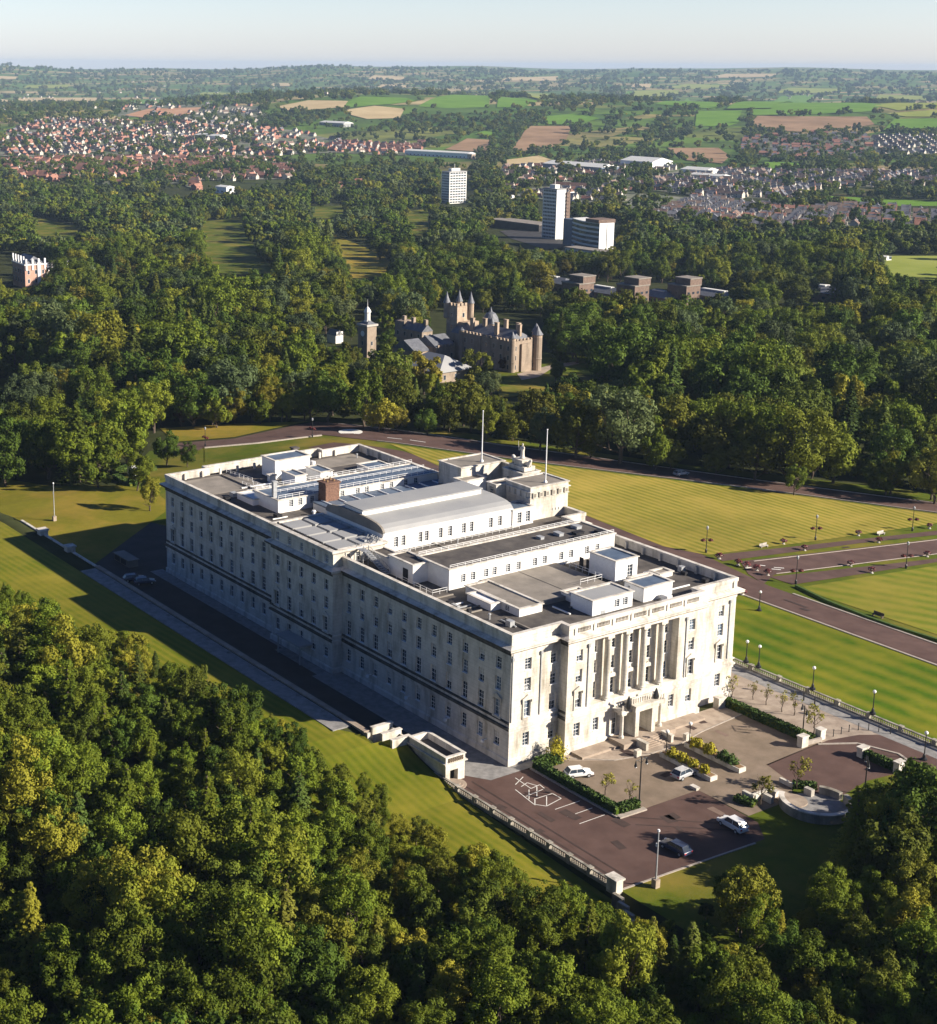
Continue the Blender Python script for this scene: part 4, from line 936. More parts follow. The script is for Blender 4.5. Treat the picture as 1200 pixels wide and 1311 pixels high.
# planters with yellow shrubs
M['shrub_y'] = simple('yellow_shrub_leaves', (.22, .20, .01), (.42, .36, .02), 2.5, .8, .3)
def bush(p, r, h, seed, mat, parent=None, n=500, size=.16, name='shrub'):
    rnd = np.random.default_rng(abs(int(seed))); d = rnd.normal(0, 1, (n, 3)); d /= np.linalg.norm(d, axis=1, keepdims=True); d[:, 2] = np.abs(d[:, 2])*1.0-.15
    rr = rnd.uniform(.55, 1.05, (n, 1))*(1+.25*np.sin(d[:, :1]*5+seed)*np.cos(d[:, 1:2]*4))
    Cn = d*rr*[r, r, h]+[0, 0, h*.15]; V4, F4 = leaf_quads(Cn, d+rnd.normal(0, .6, (n, 3)), size, rnd)
    return np_mesh(name, V4, F4, [M[mat]])
def planter(x0, x1, y, lab, shrubs, col):
    t = thing('planter', lab, 'planter', (0, 0, 0))
    mb = MB(); mb.box(x0, x1, y-.75, y+.75, 0, .75); mb.cur = 1; mb.box(x0+.2, x1-.2, y-.55, y+.55, .75, .8); mb.build('trough', [M['stone'], M['soil']], t)
    for k, (sx, r, c) in enumerate(shrubs):
        o = link('shrub', bush(None, r, r*1.25, k+int(x0*7), c), None, (sx, y, .75), label='%s in the %s' % (col[k], lab), cat='shrub', group='planter shrubs')
nn4 = ['first shrub from the lamp', 'second shrub from the lamp', 'third shrub from the lamp', 'fourth shrub from the lamp']
planter(10.2, 20.6, 22.6, 'long stone planter beside the parked silver car', [(12.3, 1.0, 'shrub_y'), (14.4, 1.0, 'shrub_y'), (16.4, .9, 'shrub_y'), (18.7, .9, 'shrub_y')], nn4)
planter(9.8, 21.0, 28.4, 'long stone planter nearer the entrance hedge side', [(11.7, 1.1, 'shrub_y'), (14.4, 1.15, 'shrub_y'), (17.2, 1.1, 'hedge'), (18.9, 1.0, 'hedge')], nn4)
# lamps
def lamp(kind, x, y, lab, grp, rz=0, z=None, h=None):
    z = gz(x, y) if z is None else z
    t = thing('street_lamp', lab, 'street lamp', (x, y, z), rz, grp)
    if kind == 'double':
        H = h or 7.2; mb = MB(); mb.lathe(0, 0, [(.22, 0), (.22, .9), (.11, 1.1), (.08, H)], 10); mb.build('post', M['black'], t)
        mb = MB(); mb.tube((0, -1.1, H-.3), (0, 1.1, H-.3), .05); mb.tube((0, -.7, H-.3), (0, 0, H-.9), .035); mb.tube((0, .7, H-.3), (0, 0, H-.9), .035); mb.build('arm', M['black'], t)
        for s in (-1, 1):
            mb = MB(); mb.lathe(0, s*1.1, [(.05, H-.3), (.1, H-.6), (.22, H-1.0), (.22, H-1.15)], 10); mb.cur = 1; mb.lathe(0, s*1.1, [(.18, H-1.3), (.2, H-1.16)], 10); mb.build('lantern', [M['black'], M['white']], t)
    elif kind == 'globe':
        H = h or 4.0; mb = MB(); mb.lathe(0, 0, [(.5, 0), (.5, .25), (.3, .35), (.2, .9), (.09, 1.1), (.07, H-.5), (.16, H-.42)], 10); mb.build('post', M['black'], t)
        mb = MB(); mb.ball((0, 0, H-.1), .3, 12); mb.build('globe', M['white'], t)
    elif kind == 'basket':
        H = h or 6.0; mb = MB(); mb.lathe(0, 0, [(.25, 0), (.25, .8), (.1, 1.0), (.07, H)], 8); mb.build('post', M['black'], t)
        mb = MB(); mb.tube((-.9, 0, H*.62), (.9, 0, H*.62), .04); mb.build('arm', M['black'], t)
        for s in (-1, 1): link('flower_basket', BASK, t, (s*.85, 0, H*.52))
        mb = MB(); mb.lathe(0, 0, [(.1, H), (.24, H+.15), (.3, H+.6), (.05, H+.9)], 8); mb.build('lantern', M['grey'], t)
    elif kind == 'pole':
        H = h or 9; mb = MB(); mb.tube((0, 0, 0), (0, 0, H), .12, .08, 8); mb.build('post', M['grey'], t)
        mb = MB(); mb.box(-.4, .4, -.4, .4, -.1, 1.2); mb.build('base', M['paving'], t)
        mb = MB(); mb.lathe(0, 0, [(.12, H), (.2, H+.05), (.15, H+.3)], 8); mb.box(-.3, .0, -.08, .08, H*.72, H*.78); mb.build('lamp_head', M['white'], t)
    return t
M['flower'] = simple('flowers', (.05, .04, .02), (.28, .05, .07), 12, .8, .2)
BASK = bush(None, .55, .5, 3, 'flower', n=160, size=.14, name='flower_basket')
lamp('double', 20.2, 7.5, 'tall double armed black lamp post at the end of the car park hedge', None, h=7.6)
lamp('globe', 10.6, 22.9, 'black globe lamp at the head of the planter beside the silver car', None, h=4.2)
lamp('globe', 10.2, 28.4, 'black globe lamp at the head of the planter nearer the plaza', None, h=4.0)
lamp('double', 17.3, 46.6, 'slim black lamp post standing at the plaza hedge', None, h=5.2, rz=1)
x, y = at(1107, 1017); lamp('double', x, y, 'black lamp post on the grass beside the memorial basin', None, h=6.0, rz=.8)
x, y = at(1183, 973); lamp('globe', x, y, 'black lamp post on the round drive edge near the balustrade', None, h=4.6)
lamp('pole', 37.6, -6.9, 'plain grey pole lamp with square base on the grass by the drive tip', None, h=7.9)
x, y = at(70, 667); lamp('pole', x, y, 'thin pole lamp on the sunlit lawn left of the building', None, h=9)
x, y = at(226, 512); lamp('pole', x, y, 'tall pale road lamp among the trees behind the left road', None, h=12)
for (u, v), la in (((972, 850), 'nearest the building'), ((983, 858), 'second from the building'), ((1053, 886), 'third from the building'), ((1131, 917), 'fourth from the building')):
    x, y = at(u, v, .0); lamp('globe', x, 61.0, 'globe lamp on the plaza balustrade, ' + la, 'globe lamps on the balustrade', z=1.1, h=4.0)
bl = [((904, 708), 'behind the building corner on the lawn side'), ((1044, 692), 'second along the far avenue path'), ((1168, 680), 'farthest along the far avenue path'), ((1019, 748), 'at the avenue junction on the near side'), ((1160, 728), 'second along the near avenue path')]
for (u, v), la in bl: x, y = at(u, v); lamp('basket', x, y, 'black lamp post with red flower baskets, ' + la, 'lamps with flower baskets', rz=rad(60), h=5.4)
for (u, v), la in (((263, 572), 'left end'), ((400, 560), 'right end')):
    x, y = at(u, v); lamp('basket', x, y, 'small lamp post at the %s of the island lawn' % la, None, h=5.0)
x, y = at(972, 782); lamp('globe', x, y, 'white lamp on the corner of the green striped lawn', None, h=4.0)
# urns and stone balls by the avenue
def urn(x, y, lab, s=1.0, mat='flower'):
    t = thing('flower_urn', lab, 'flower urn', (x, y, gz(x, y)), group='flower urns by the avenue')
    mb = MB(); mb.lathe(0, 0, [(.5*s, 0), (.5*s, .15), (.2*s, .3), (.3*s, .5), (.75*s, .95), (.85*s, 1.1)], 10); mb.build('urn', M['trim'], t)
    link('flowers', bush(None, .95*s, .7*s, int(x*3+y), mat, n=200, size=.16, name='flowers'), t, (0, 0, 1.0*s))
for i, ((u, v), la) in enumerate([((921, 716), 'red flower urn nearest the far path'), ((945, 724), 'pale flower urn, first of the row across the avenue'), ((956, 727), 'pale flower urn, second of the row across the avenue'), ((969, 731), 'pale flower urn, third of the row across the avenue'),
        ((983, 737), 'red flower urn, last of the row across the avenue'), ((951, 762), 'pink flower urn beside the building corner')]):
    x, y = at(u, v); urn(x, y, la, .85)
for i, (u, v) in enumerate([(1003, 697), (1030, 705), (1099, 686), (1125, 695), (1089, 725), (1116, 734), (1190, 677), (1187, 713)]):
    x, y = at(u, v); urn(x, y, 'small dark flower tub beside the avenue path, %s in the photo' % ('first on the far path', 'first on the far verge', 'second on the far path', 'second on the far verge', 'first on the near verge', 'first on the near path', 'third on the far path', 'second on the near verge')[i], .8)
for (u, v), la, rz in (((978, 701), 'pale stone bench on the far avenue path near the building', 0), ((1128, 685), 'pale stone bench farther along the far avenue path', 0), ((1124, 790), 'dark wooden bench at the hedge of the road corner', 1)):
    x, y = at(u, v); t = thing('park_bench', la, 'bench', (x, y, gz(x, y)), rad(90 if rz == 0 else 0), 'benches by the avenue')
    mm = 'trim' if rz == 0 else 'bark'
    mb = MB(); mb.box(-1.2, 1.2, -.3, .3, .4, .5); mb.build('seat', M[mm], t); mb = MB(); mb.box(-1.2, 1.2, .25, .33, .5, 1.0); mb.build('backrest', M[mm], t)
    for s in (-1, 1): mb = MB(); mb.box(s*1.0-.08, s*1.0+.08, -.28, .28, 0, .4); mb.build('leg', M[mm], t)
# low hedge wall by the lower road
hd = [at(u, v) for u, v in ((1019, 752), (1060, 772), (1110, 792), (1150, 806), (1215, 826))]
kerb(hd, w=.6, h=.6, name='low_hedge', mat='hedge')
# bollards at the edge of the round drive
names = ['first', 'second', 'third', 'fourth', 'fifth', 'sixth', 'seventh']
for i, (u, v) in enumerate([(1067, 943), (1077, 940), (1087, 937), (1099, 935), (1112, 935), (1125, 937), (1140, 940)]):
    x, y = at(u, v); t = thing('bollard', '%s black bollard from the plaza pier at the round drive' % names[i], 'bollard', (x, y, 0), group='bollards of the round drive')
    mb = MB(); mb.lathe(0, 0, [(.1, 0), (.07, .2), (.06, 1.0), (.1, 1.05)], 8); mb.build('post', M['black'], t); mb = MB(); mb.ball((0, 0, 1.15), .1, 8); mb.build('finial', M['black'], t)
for i, (u, v) in enumerate([(1029, 897), (1043, 903)]):
    x, y = at(u, v); t = thing('bollard', '%s of two black posts on the plaza by the balustrade' % ('left', 'right')[i], 'bollard', (x, y, 0), group='posts on the plaza'); mb = MB(); mb.lathe(0, 0, [(.16, 0), (.12, .3), (.1, 1.3), (.16, 1.4)], 8); mb.build('post', M['black'], t)
# round memorial basin
bc = (34.6, 28.6)
t = thing('memorial_basin', 'round sunken stone memorial basin with curved walls beside the drive', 'memorial', (bc[0], bc[1], 0)); t.scale = (.86, .86, .9)
def ring(mb, r0, r1, z0, z1, a0, a1, n=28):
    for k in range(n):
        a = a0+(a1-a0)*k/n; b = a0+(a1-a0)*(k+1)/n
        p = lambda r, t_, z: (r*math.cos(t_), r*math.sin(t_), z)
        mb.quad(p(r0, a, z1), p(r1, a, z1), p(r1, b, z1), p(r0, b, z1)); mb.quad(p(r1, a, z0), p(r1, b, z0), p(r1, b, z1), p(r1, a, z1)); mb.quad(p(r0, b, z0), p(r0, a, z0), p(r0, a, z1), p(r0, b, z1))
    for tt in (a0, a1): mb.quad((r0*math.cos(tt), r0*math.sin(tt), z0), (r1*math.cos(tt), r1*math.sin(tt), z0), (r1*math.cos(tt), r1*math.sin(tt), z1), (r0*math.cos(tt), r0*math.sin(tt), z1))
mb = MB(); ring(mb, 5.4, 6.1, -.6, 1.5, rad(-150), rad(10)); mb.build('outer_wall', M['trim_mid'], t)
mb = MB(); ring(mb, 5.3, 6.2, 1.5, 1.65, rad(-150), rad(10)); mb.build('coping', M['trim'], t)
for a0_, a1_, h_ in ((30, 75, 1.5), (85, 125, 1.3)): mb = MB(); ring(mb, 5.2, 6.0, 0, h_, rad(a0_), rad(a1_)); mb.build('back_wall', M['trim_mid'], t)
mb = MB(); mb.lathe(0, 0, [(5.2, .02), (5.2, .07)], 36); mb.build('floor', M['slab'], t)
mb = MB(); mb.lathe(-3.6, -1.6, [(2.4, .07), (2.4, .3)], 24); mb.box(-8.5, -3.0, -3.4, -.2, .07, .28); mb.build('platform', M['paving'], t)
mb = MB(); mb.box(-7.6, -7.0, -7.4, -2.2, 0, 1.3); mb.box(-9.5, -7.0, -7.6, -7.0, 0, 1.2); mb.box(-7.0, -5.0, -5.5, -4.8, 0, 1.2); mb.box(-9.8, -6.8, 2.2, 2.7, 0, .8); mb.build('planter_wall', M['stone'], t)
mb = MB(); mb.box(-7.2, -5.8, -3.6, -2.6, 0, 1.1); mb.box(-7.3, -5.7, -3.7, -2.5, 1.1, 1.3); mb.build('pier', M['trim'], t); mb = MB(); mb.box(-4.5, -2.9, 2.2, 3.0, 0, 1.2); mb.build('pier', M['trim'], t)
hedge([(26.6, 20.6), (29.4, 21.4)], 1.4, .7, 'low hedge bed on the stone wall beside the memorial basin', 8)
hedge([(28.3, 31.0), (30.6, 33.4)], 1.4, .7, 'low hedge bed behind the memorial basin', 9)
# ------------------------------------------------------------------ cars
def paint(name, c):
    mt, nt, b = base_mat(name); b.inputs['Base Color'].default_value = c; b.inputs['Roughness'].default_value = .28; b.inputs['Coat Weight'].default_value = .5; b.inputs['Specular IOR Level'].default_value = .5
    n = noise(nt, wpos(nt, obj=True), 1.3, 3); nt.links.new(mixc(nt, n, tuple(x*.88 for x in c[:3])+(1,), c), b.inputs['Base Color']); return mt
CP = {'white': paint('white_car_paint', (.78, .78, .78, 1)), 'silver': paint('silver_car_paint', (.42, .43, .45, 1)), 'blue': paint('dark_blue_car_paint', (.03, .045, .09, 1))}
M['tyre'] = simple('tyre_rubber', (.015, .015, .015), (.03, .03, .03), 4, .8)
M['lens'] = simple('headlight_lens', (.5, .52, .55), (.7, .7, .7), 4, .2, spec=.6); M['tail'] = simple('tail_light_lens', (.3, .01, .01), (.4, .02, .02), 4, .3)
def car(x, y, rz, col, lab, L=4.4, H=1.5, W_=1.82, roof=(.2, .80)):
    z = gz(x, y)+.06
    t = thing('parked_car', lab, 'car', (x, y, z), rz)
    hl = L/2; wb = H*.57
    prof = [(-hl, .35), (-hl, wb*.95), (-hl+.15, wb+.06), (-hl*.0+.0, wb+.1), (hl*.45, wb+.04), (hl*.9, wb*.86), (hl, wb*.6), (hl, .32)]
    bm = bmesh.new(); hw = W_/2
    vs = [[bm.verts.new((px, s*(hw if 0 < i < len(prof)-1 else hw*.96), pz)) for i, (px, pz) in enumerate(prof)] for s in (-1, 1)]
    bm.faces.new(vs[0]); bm.faces.new(vs[1][::-1])
    for i in range(len(prof)): j = (i+1) % len(prof); bm.faces.new((vs[0][i], vs[1][i], vs[1][j], vs[0][j]))
    bmesh.ops.recalc_face_normals(bm, faces=bm.faces[:]); bmesh.ops.bevel(bm, geom=bm.edges[:], offset=.09, segments=3, affect='EDGES', profile=.6)
    for f in bm.faces: f.smooth = True
    me = bpy.data.meshes.new('body'); bm.to_mesh(me); bm.free(); me.materials.append(CP[col]); link('body', me, t)
    x0, x1, x2, x3 = -hl+.12, -hl+.62, hl*.18, hl*.52
    def cabin(nm, e, zt, mat, zb, sh=0):
        bm = bmesh.new(); pts = [(x0+e, zb), (x1+e, zt), (x2-e, zt), (x3-e, zb)]
        v2 = [[bm.verts.new((px, s*((hw-.07-e) if k in (0, 3) else (hw-.24-e)), pz)) for k, (px, pz) in enumerate(pts)] for s in (-1, 1)]
        bm.faces.new(v2[0]); bm.faces.new(v2[1][::-1])
        for i in range(4): j = (i+1) % 4; bm.faces.new((v2[0][i], v2[1][i], v2[1][j], v2[0][j]))
        bmesh.ops.recalc_face_normals(bm, faces=bm.faces[:]); bmesh.ops.bevel(bm, geom=bm.edges[:], offset=.06, segments=2, affect='EDGES')
        me = bpy.data.meshes.new(nm); bm.to_mesh(me); bm.free(); me.materials.append(mat); return link(nm, me, t)
    cabin('window', 0, H-.05, M['glass'], wb)
    mb = MB(); mb.box(x1+.04, x2-.04, -(hw-.26), hw-.26, H-.09, H); mb.build('roof', CP[col], t)
    mb = MB()
    for s in (-1, 1):
        for (a, b) in (((x1+.02, H-.05), (x0+.06, wb)), ((x2, H-.05), (x3-.03, wb)), (((x1+x2)/2, H-.05), ((x1+x2)/2-.02, wb))): mb.tube((a[0], s*(hw-.25), a[1]), (b[0], s*(hw-.07), b[1]), .045, n=6)
    mb.build('pillar', CP[col], t)
    for sx in (-hl*.62, hl*.62):
        for s in (-1, 1):
            mb = MB(); mb.tube((sx, s*(hw-.2), .32), (sx, s*(hw+.01), .32), .33, n=18); o = mb.build('wheel', M['tyre'], t)
            mb = MB(); mb.tube((sx, s*(hw-.05), .32), (sx, s*(hw+.025), .32), .2, n=12); mb.build('rim', M['grey'], o)
    for s in (-1, 1):
        mb = MB(); mb.box(hl-.2, hl+.015, s*hw*.7-.18, s*hw*.7+.18, wb*.62, wb*.8); mb.build('headlight', M['lens'], t)
        mb = MB(); mb.box(-hl-.015, -hl+.15, s*hw*.75-.16, s*hw*.75+.16, wb*.72, wb*.95); mb.build('tail_light', M['tail'], t)
        mb = MB(); mb.box(hl*.3, hl*.36, s*(hw+.0), s*(hw+.16), wb+.06, wb+.2); mb.build('side_mirror', CP[col], t)
def carpx(p, q, *a, **k):
    P = Vector(at(*p)); Q = Vector(at(*q)); c = (P+Q)/2; d = Q-P; car(c.x, c.y, math.atan2(d.y, d.x), *a, **k)
carpx((724, 996), (757, 992), 'white', 'white car parked inside the hedge corner of the car park', L=4.3)
carpx((865, 999), (886, 990), 'silver', 'silver estate car parked beside the stone planter', L=4.4)
carpx((951, 1068), (925, 1053), 'white', 'white four wheel drive car standing on the red drive', L=4.6, H=1.72)
carpx((879, 1097), (850, 1082), 'blue', 'dark blue car standing in the tree shadow on the drive', L=4.7, H=1.45)
carpx((864, 609), (880, 608), 'silver', 'pale silver car driving on the far road beyond the lawn', L=4.5)
for i, (u, v) in enumerate([(146, 738), (160, 742), (174, 746)]):
    x, y = at(u, v+4); car(x, y+2, rad(75), 'blue', '%s car of three in the deep shade behind the building' % ('leftmost', 'middle', 'rightmost')[i], L=4.4)
mb = MB(); x, y = at(160, 720); mb.box(x-3, x+4, y-1, y+1.2, 0, 1.5); mb.box(x-3.2, x+4.2, y-1.2, y+1.4, 1.5, 1.65); mb.cur = 1; mb.box(x-2.8, x-.4, y-1.03, y-1, .2, 1.3); mb.box(x+.2, x+2.6, y-1.03, y-1, .2, 1.3)
mb.build('service_shed', [M['felt2'], M['black']], label='low grey service shed in the dark yard by the retaining wall', cat='shed')
# left garden: white vehicle and topiary
mb = MB(); x, y = at(173, 608); mb.box(x-2, x+2, y-1.2, y+1.2, gz(x, y), gz(x, y)+2.2); mb.cur = 1; mb.box(x-1.2, x+1.2, y-1.22, y-1.2, gz(x, y)+.2, gz(x, y)+1.6)
mb.build('garden_hut', [M['white'], M['dark']], label='small white garden hut among the clipped hedges left of the building', cat='hut')
for i, (a, b) in enumerate([((146, 606), (166, 602)), ((148, 614), (170, 622)), ((170, 622), (186, 612)), ((182, 600), (198, 603))]):
    hedge([at(*a), at(*b)], 1.6, 1.4, ('bright clipped hedge %s of the white garden hut' % ('above left', 'below left', 'in front', 'right')[i]), 20+i, base=gz(*at(*a)))
# ------------------------------------------------------------------ trees
def crown_mesh(seed, H, R, n, leaf, style='broad', mat='leaf', base=.22, nb=26):
    rnd = np.random.default_rng(seed); Cs = []; Ns = []
    if style == 'broad':
        zc = H*(base+1)/2; rz = H*(1-base)/2
        d = rnd.normal(0, 1, (nb, 3)); d /= np.linalg.norm(d, axis=1, keepdims=True)
        d[:, 2] = d[:, 2]*.9+.1
        rr = rnd.uniform(.42, .95, (nb, 1)); bc = d*rr*[R, R, rz]+[0, 0, zc]; br = rnd.uniform(.16, .42, nb)*R*np.clip(1.25-rr[:, 0]*.5, .6, 1.2)
        per = (n*br**2/np.sum(br**2)).astype(int)
        for c, r, k in zip(bc, br, per):
            q = rnd.normal(0, 1, (k, 3)); q /= np.linalg.norm(q, axis=1, keepdims=True); out = (c-[0, 0, zc*.9]); out = out/np.linalg.norm(out)
            q = q+out*.45+[0, 0, .25]; q /= np.linalg.norm(q, axis=1, keepdims=True)
            lump = 1+.22*np.sin(q[:, :1]*7+c[0])*np.sin(q[:, 1:2]*6+c[1])+.12*np.sin(q[:, 2:]*11)
            Cs.append(c+q*r*lump*rnd.uniform(.7, 1.08, (k, 1))); Ns.append(q+rnd.normal(0, .38, (k, 3)))
    elif style == 'cone':
        lv = int(H/.55)
        for i in range(lv):
            f = i/lv; z = H*(.08+.92*f); r = R*(1-f)**.85*(1+.15*math.sin(i*2.3)); m_ = max(4, int(11*(1-f)+4)); ph = rnd.uniform(0, 6)
            for j in range(m_):
                a = ph+j*2*math.pi/m_+rnd.normal(0, .12); rl = r*rnd.uniform(.75, 1.15); k = max(3, int(n/(lv*m_)))
                t_ = rnd.uniform(.25, 1, k)**.8; wv = rnd.normal(0, .12*rl*.6+.06, k)*(1-t_*.5)
                x = math.cos(a)*t_*rl-math.sin(a)*wv; y = math.sin(a)*t_*rl+math.cos(a)*wv; zz = z-t_*rl*.30+.10*rl*t_**3+rnd.normal(0, .06, k)
                Cs.append(np.stack([x, y, zz], 1)); Ns.append(np.stack([np.cos(a)*.4+rnd.normal(0, .3, k), np.sin(a)*.4+rnd.normal(0, .3, k), 1+rnd.normal(0, .3, k)], 1))
    elif style == 'cedar':
        for i in range(15):
            f = i/15; z = H*(.25+.75*f); a = i*2.4; rl = R*(1-f*.75)*rnd.uniform(.55, 1.0); c = np.array([math.cos(a)*rl*.55, math.sin(a)*rl*.55, z]); k = n//15
            q = rnd.normal(0, 1, (k, 3)); q /= np.linalg.norm(q, axis=1, keepdims=True); q *= rnd.uniform(.5, 1, (k, 1))**.5
            Cs.append(c+q*[R*.42*(1.2-f*.6), R*.42*(1.2-f*.6), H*.045]); Ns.append(rnd.normal(0, .5, (k, 3))+[0, 0, 1.0])
    Cn = np.concatenate(Cs); Nn = np.concatenate(Ns)
    V, F4 = leaf_quads(Cn, Nn, leaf, rnd, 1.15); return np_mesh('crown', V, F4, [M[mat]])
def trunk_mesh(seed, H, R, base=.22, style='broad'):
    rnd = random.Random(seed); mb = MB(); r = .028*H
    p = (0, 0, -1.0); segs = 4; top = H*(.62 if style == 'broad' else .93); last = p
    for k in range(1, segs+1):
        f = k/segs; q = (rnd.gauss(0, .02*H) if f < 1 else 0, rnd.gauss(0, .02*H), -1+(top+1)*f); mb.tube(last, q, r*(1-.7*(f-1/segs)), r*(1-.7*f), 7); last = q
    if style == 'broad':
        for k in range(7):
            a = k*2.4+rnd.random(); z0 = H*(base*.8+.06*k); z1 = z0+H*rnd.uniform(.12, .3); l = R*rnd.uniform(.45, .8)
            mid = (math.cos(a)*l*.45, math.sin(a)*l*.45, z0+(z1-z0)*.4); mb.tube((0, 0, z0), mid, r*.4, r*.28, 5); mb.tube(mid, (math.cos(a)*l, math.sin(a)*l, z1), r*.28, r*.1, 5)
            mb.tube(mid, (math.cos(a+.5)*l*.9, math.sin(a+.5)*l*.9, z1+.1*H), r*.2, r*.07, 4)
    return mb.mesh('trunk', M['bark'])
M['leaf_olive'] = foliage('olive_foliage', (.055, .075, .008), (.12, .13, .012), (.16, .14, .02))
M['leaf_grey'] = foliage('grey_green_foliage', (.05, .075, .03), (.10, .135, .05), (.13, .15, .05))
NEAR = []   # (species, H, R, crown, trunk)
for i in range(7):
    H = (7.6, 9.2, 6.6, 10, 8.2, 7.2, 10.6)[i]; R = H*(.33, .30, .38, .31, .35, .40, .29)[i]; mt_ = ('leaf', 'leaf', 'leaf_dark', 'leaf', 'leaf_dark', 'leaf', 'leaf')[i]
    NEAR.append(('broadleaf_tree', H, R, crown_mesh(100+i, H, R, 9500, .105, 'broad', mt_, .08, 30+i*3), trunk_mesh(i, H, R, .15)))
for i in range(3):
    H = (9, 10.5, 8)[i]; R = H*(.30, .27, .34)[i]
    NEAR.append(('conifer_tree', H, R, crown_mesh(200+i, H, R, 9000, .115, 'cone', ('leaf_con', 'leaf', 'leaf_con')[i]), trunk_mesh(50+i, H, R, .1, 'cone')))
MID = []
for i in range(9):
    H = (15, 18, 13, 20, 16, 17, 14, 19, 11)[i]; R = H*(.42, .40, .48, .38, .45, .36, .5, .42, .45)[i]
    MID.append(('broadleaf_tree', H, R, crown_mesh(300+i, H, R, 6000, .29, 'broad', ('leaf', 'leaf_dark', 'leaf', 'leaf', 'leaf_dark', 'leaf', 'leaf_olive', 'leaf_grey', 'leaf_olive')[i], .1, (26, 34, 20, 40, 30, 24, 44, 28, 18)[i]), trunk_mesh(20+i, H, R, .1)))
MID.append(('conifer_tree', 20, 5.2, crown_mesh(310, 20, 5.2, 3200, .34, 'cone', 'leaf_con'), trunk_mesh(30, 20, 5.2, .1, 'cone')))
# keep-visible places of the photo: no tree may stand in front of these
def inpoly(px, py, poly):
    px = np.asarray(px, float); py = np.asarray(py, float); r = np.zeros(px.shape, bool); n = len(poly); j = n-1
    for i in range(n):
        xi, yi = poly[i]; xj, yj = poly[j]
        c = ((yi > py) != (yj > py)) & (px < (xj-xi)*(py-yi)/((yj-yi)+1e-12)+xi); r ^= c; j = i
    return r
KEEP = [
 [(-300, 618), (60, 624), (140, 628), (180, 634), (206, 642), (206, 606), (236, 578), (205, 560), (208, 547), (300, 542), (395, 538), (430, 541), (500, 549), (560, 557), (640, 568), (700, 576), (800, 592), (967, 612), (1083, 628), (1300, 652),
  (1300, 1000), (1160, 984), (1122, 994), (1095, 1022), (1075, 1030), (1068, 1062), (1085, 1105), (1010, 1112), (935, 1105), (902, 1140), (888, 1176), (800, 1166), (765, 1140), (735, 1105), (700, 1062), (655, 1052), (625, 1078), (590, 1068), (560, 1055), (530, 1036), (470, 982), (430, 958), (380, 930), (345, 900), (300, 880), (250, 852), (200, 822), (150, 802), (100, 788), (60, 766), (0, 740), (-300, 632)],
 [(512, 428), (548, 428), (568, 388), (600, 384), (606, 400), (640, 395), (690, 402), (690, 452), (668, 470), (640, 464), (625, 456), (612, 456), (600, 470), (580, 486), (556, 480), (532, 474), (515, 450)],
 [(459, 392), (480, 392), (482, 448), (458, 448)], [(414, 430), (436, 428), (436, 440), (414, 442)],
 [(668, 470), (690, 456), (770, 464), (800, 470), (795, 478), (730, 474), (700, 480), (690, 500), (645, 504), (648, 486)],
 [(262, 286), (310, 282), (312, 306), (268, 316)], [(264, 319), (305, 320), (348, 342), (340, 350), (275, 350)], [(428, 302), (460, 306), (478, 326), (440, 328)], [(452, 334), (500, 333), (492, 353), (450, 355)],
 [(524, 273), (545, 271), (550, 294), (532, 296)], [(402, 266), (438, 266), (438, 275), (402, 276)],
 [(45, 282), (80, 290), (102, 292), (98, 304), (50, 296)], [(40, 488), (0, 490), (0, 497), (40, 494)],
 [(0, 322), (34, 322), (60, 338), (60, 350), (36, 366), (0, 362)], [(565, 216), (600, 216), (600, 262), (565, 262)],
 [(694, 240), (728, 240), (728, 280), (787, 284), (787, 318), (735, 322), (694, 310)], [(625, 290), (694, 290), (694, 308), (720, 316), (700, 322), (640, 306)],
 [(672, 356), (748, 352), (748, 358), (788, 358), (835, 356), (838, 368), (850, 360), (890, 360), (890, 372), (936, 374), (940, 380), (815, 381), (750, 374), (680, 362)],
 [(1000, 376), (1073, 376), (1073, 383), (1000, 383)], [(1130, 328), (1200, 328), (1200, 360), (1150, 352)], [(508, 190), (605, 192), (606, 204), (560, 202), (510, 198)],
 [(735, 586), (880, 606), (735, 640)]]
FIELDZ = []   # far places that stay open
rnd = np.random.default_rng(11)
def hidden(x, y, H, R):
    """True when the tree would stand in front of a kept place"""
    z = g(x, y); out = np.zeros(len(x), bool)
    for dx, fz in ((0, 1.0), (0, .9), (-.8, .7), (.8, .7), (0, .5), (-.95, .45), (.95, .45), (0, .12), (-.6, .9), (.6, .9), (-.9, .2), (.9, .2)):
        P = np.stack([x+AX[0][0]*dx*R, y+AX[0][1]*dx*R, z+H*fz], 1); q = projv(P)
        for k in KEEP: out |= inpoly(q[:, 0], q[:, 1], k)
    return out
def inview(x, y, m_=60, hh=20):
    q = projv(np.stack([x, y, g(x, y)], 1)); q2 = projv(np.stack([x, y, g(x, y)+hh], 1))
    return (q[:, 2] > 20) & (q[:, 0] > -m_) & (q[:, 0] < PW+m_) & (q2[:, 1] < PH+m_) & (q[:, 1] > 70)
def poisson(n, x0, x1, y0, y1, sp, rnd):
    """jittered grid of places"""
    gxx, gyy = np.meshgrid(np.arange(x0, x1, sp), np.arange(y0, y1, sp)); x = gxx.ravel()+rnd.uniform(-.42, .42, gxx.size)*sp; y = gyy.ravel()+rnd.uniform(-.42, .42, gyy.size)*sp
    return x, y
placed = []
GROUNDS = [(-176, -22), (-176, 20), (-215, 50), (-205, 110), (-150, 150), (-100, 165), (-60, 200), (-60, 420), (-20, 420), (110, 420), (110, 60), (42, 60), (42, 46), (40, 30), (42, 15), (46, 0), (40, -16), (-10, -22)]
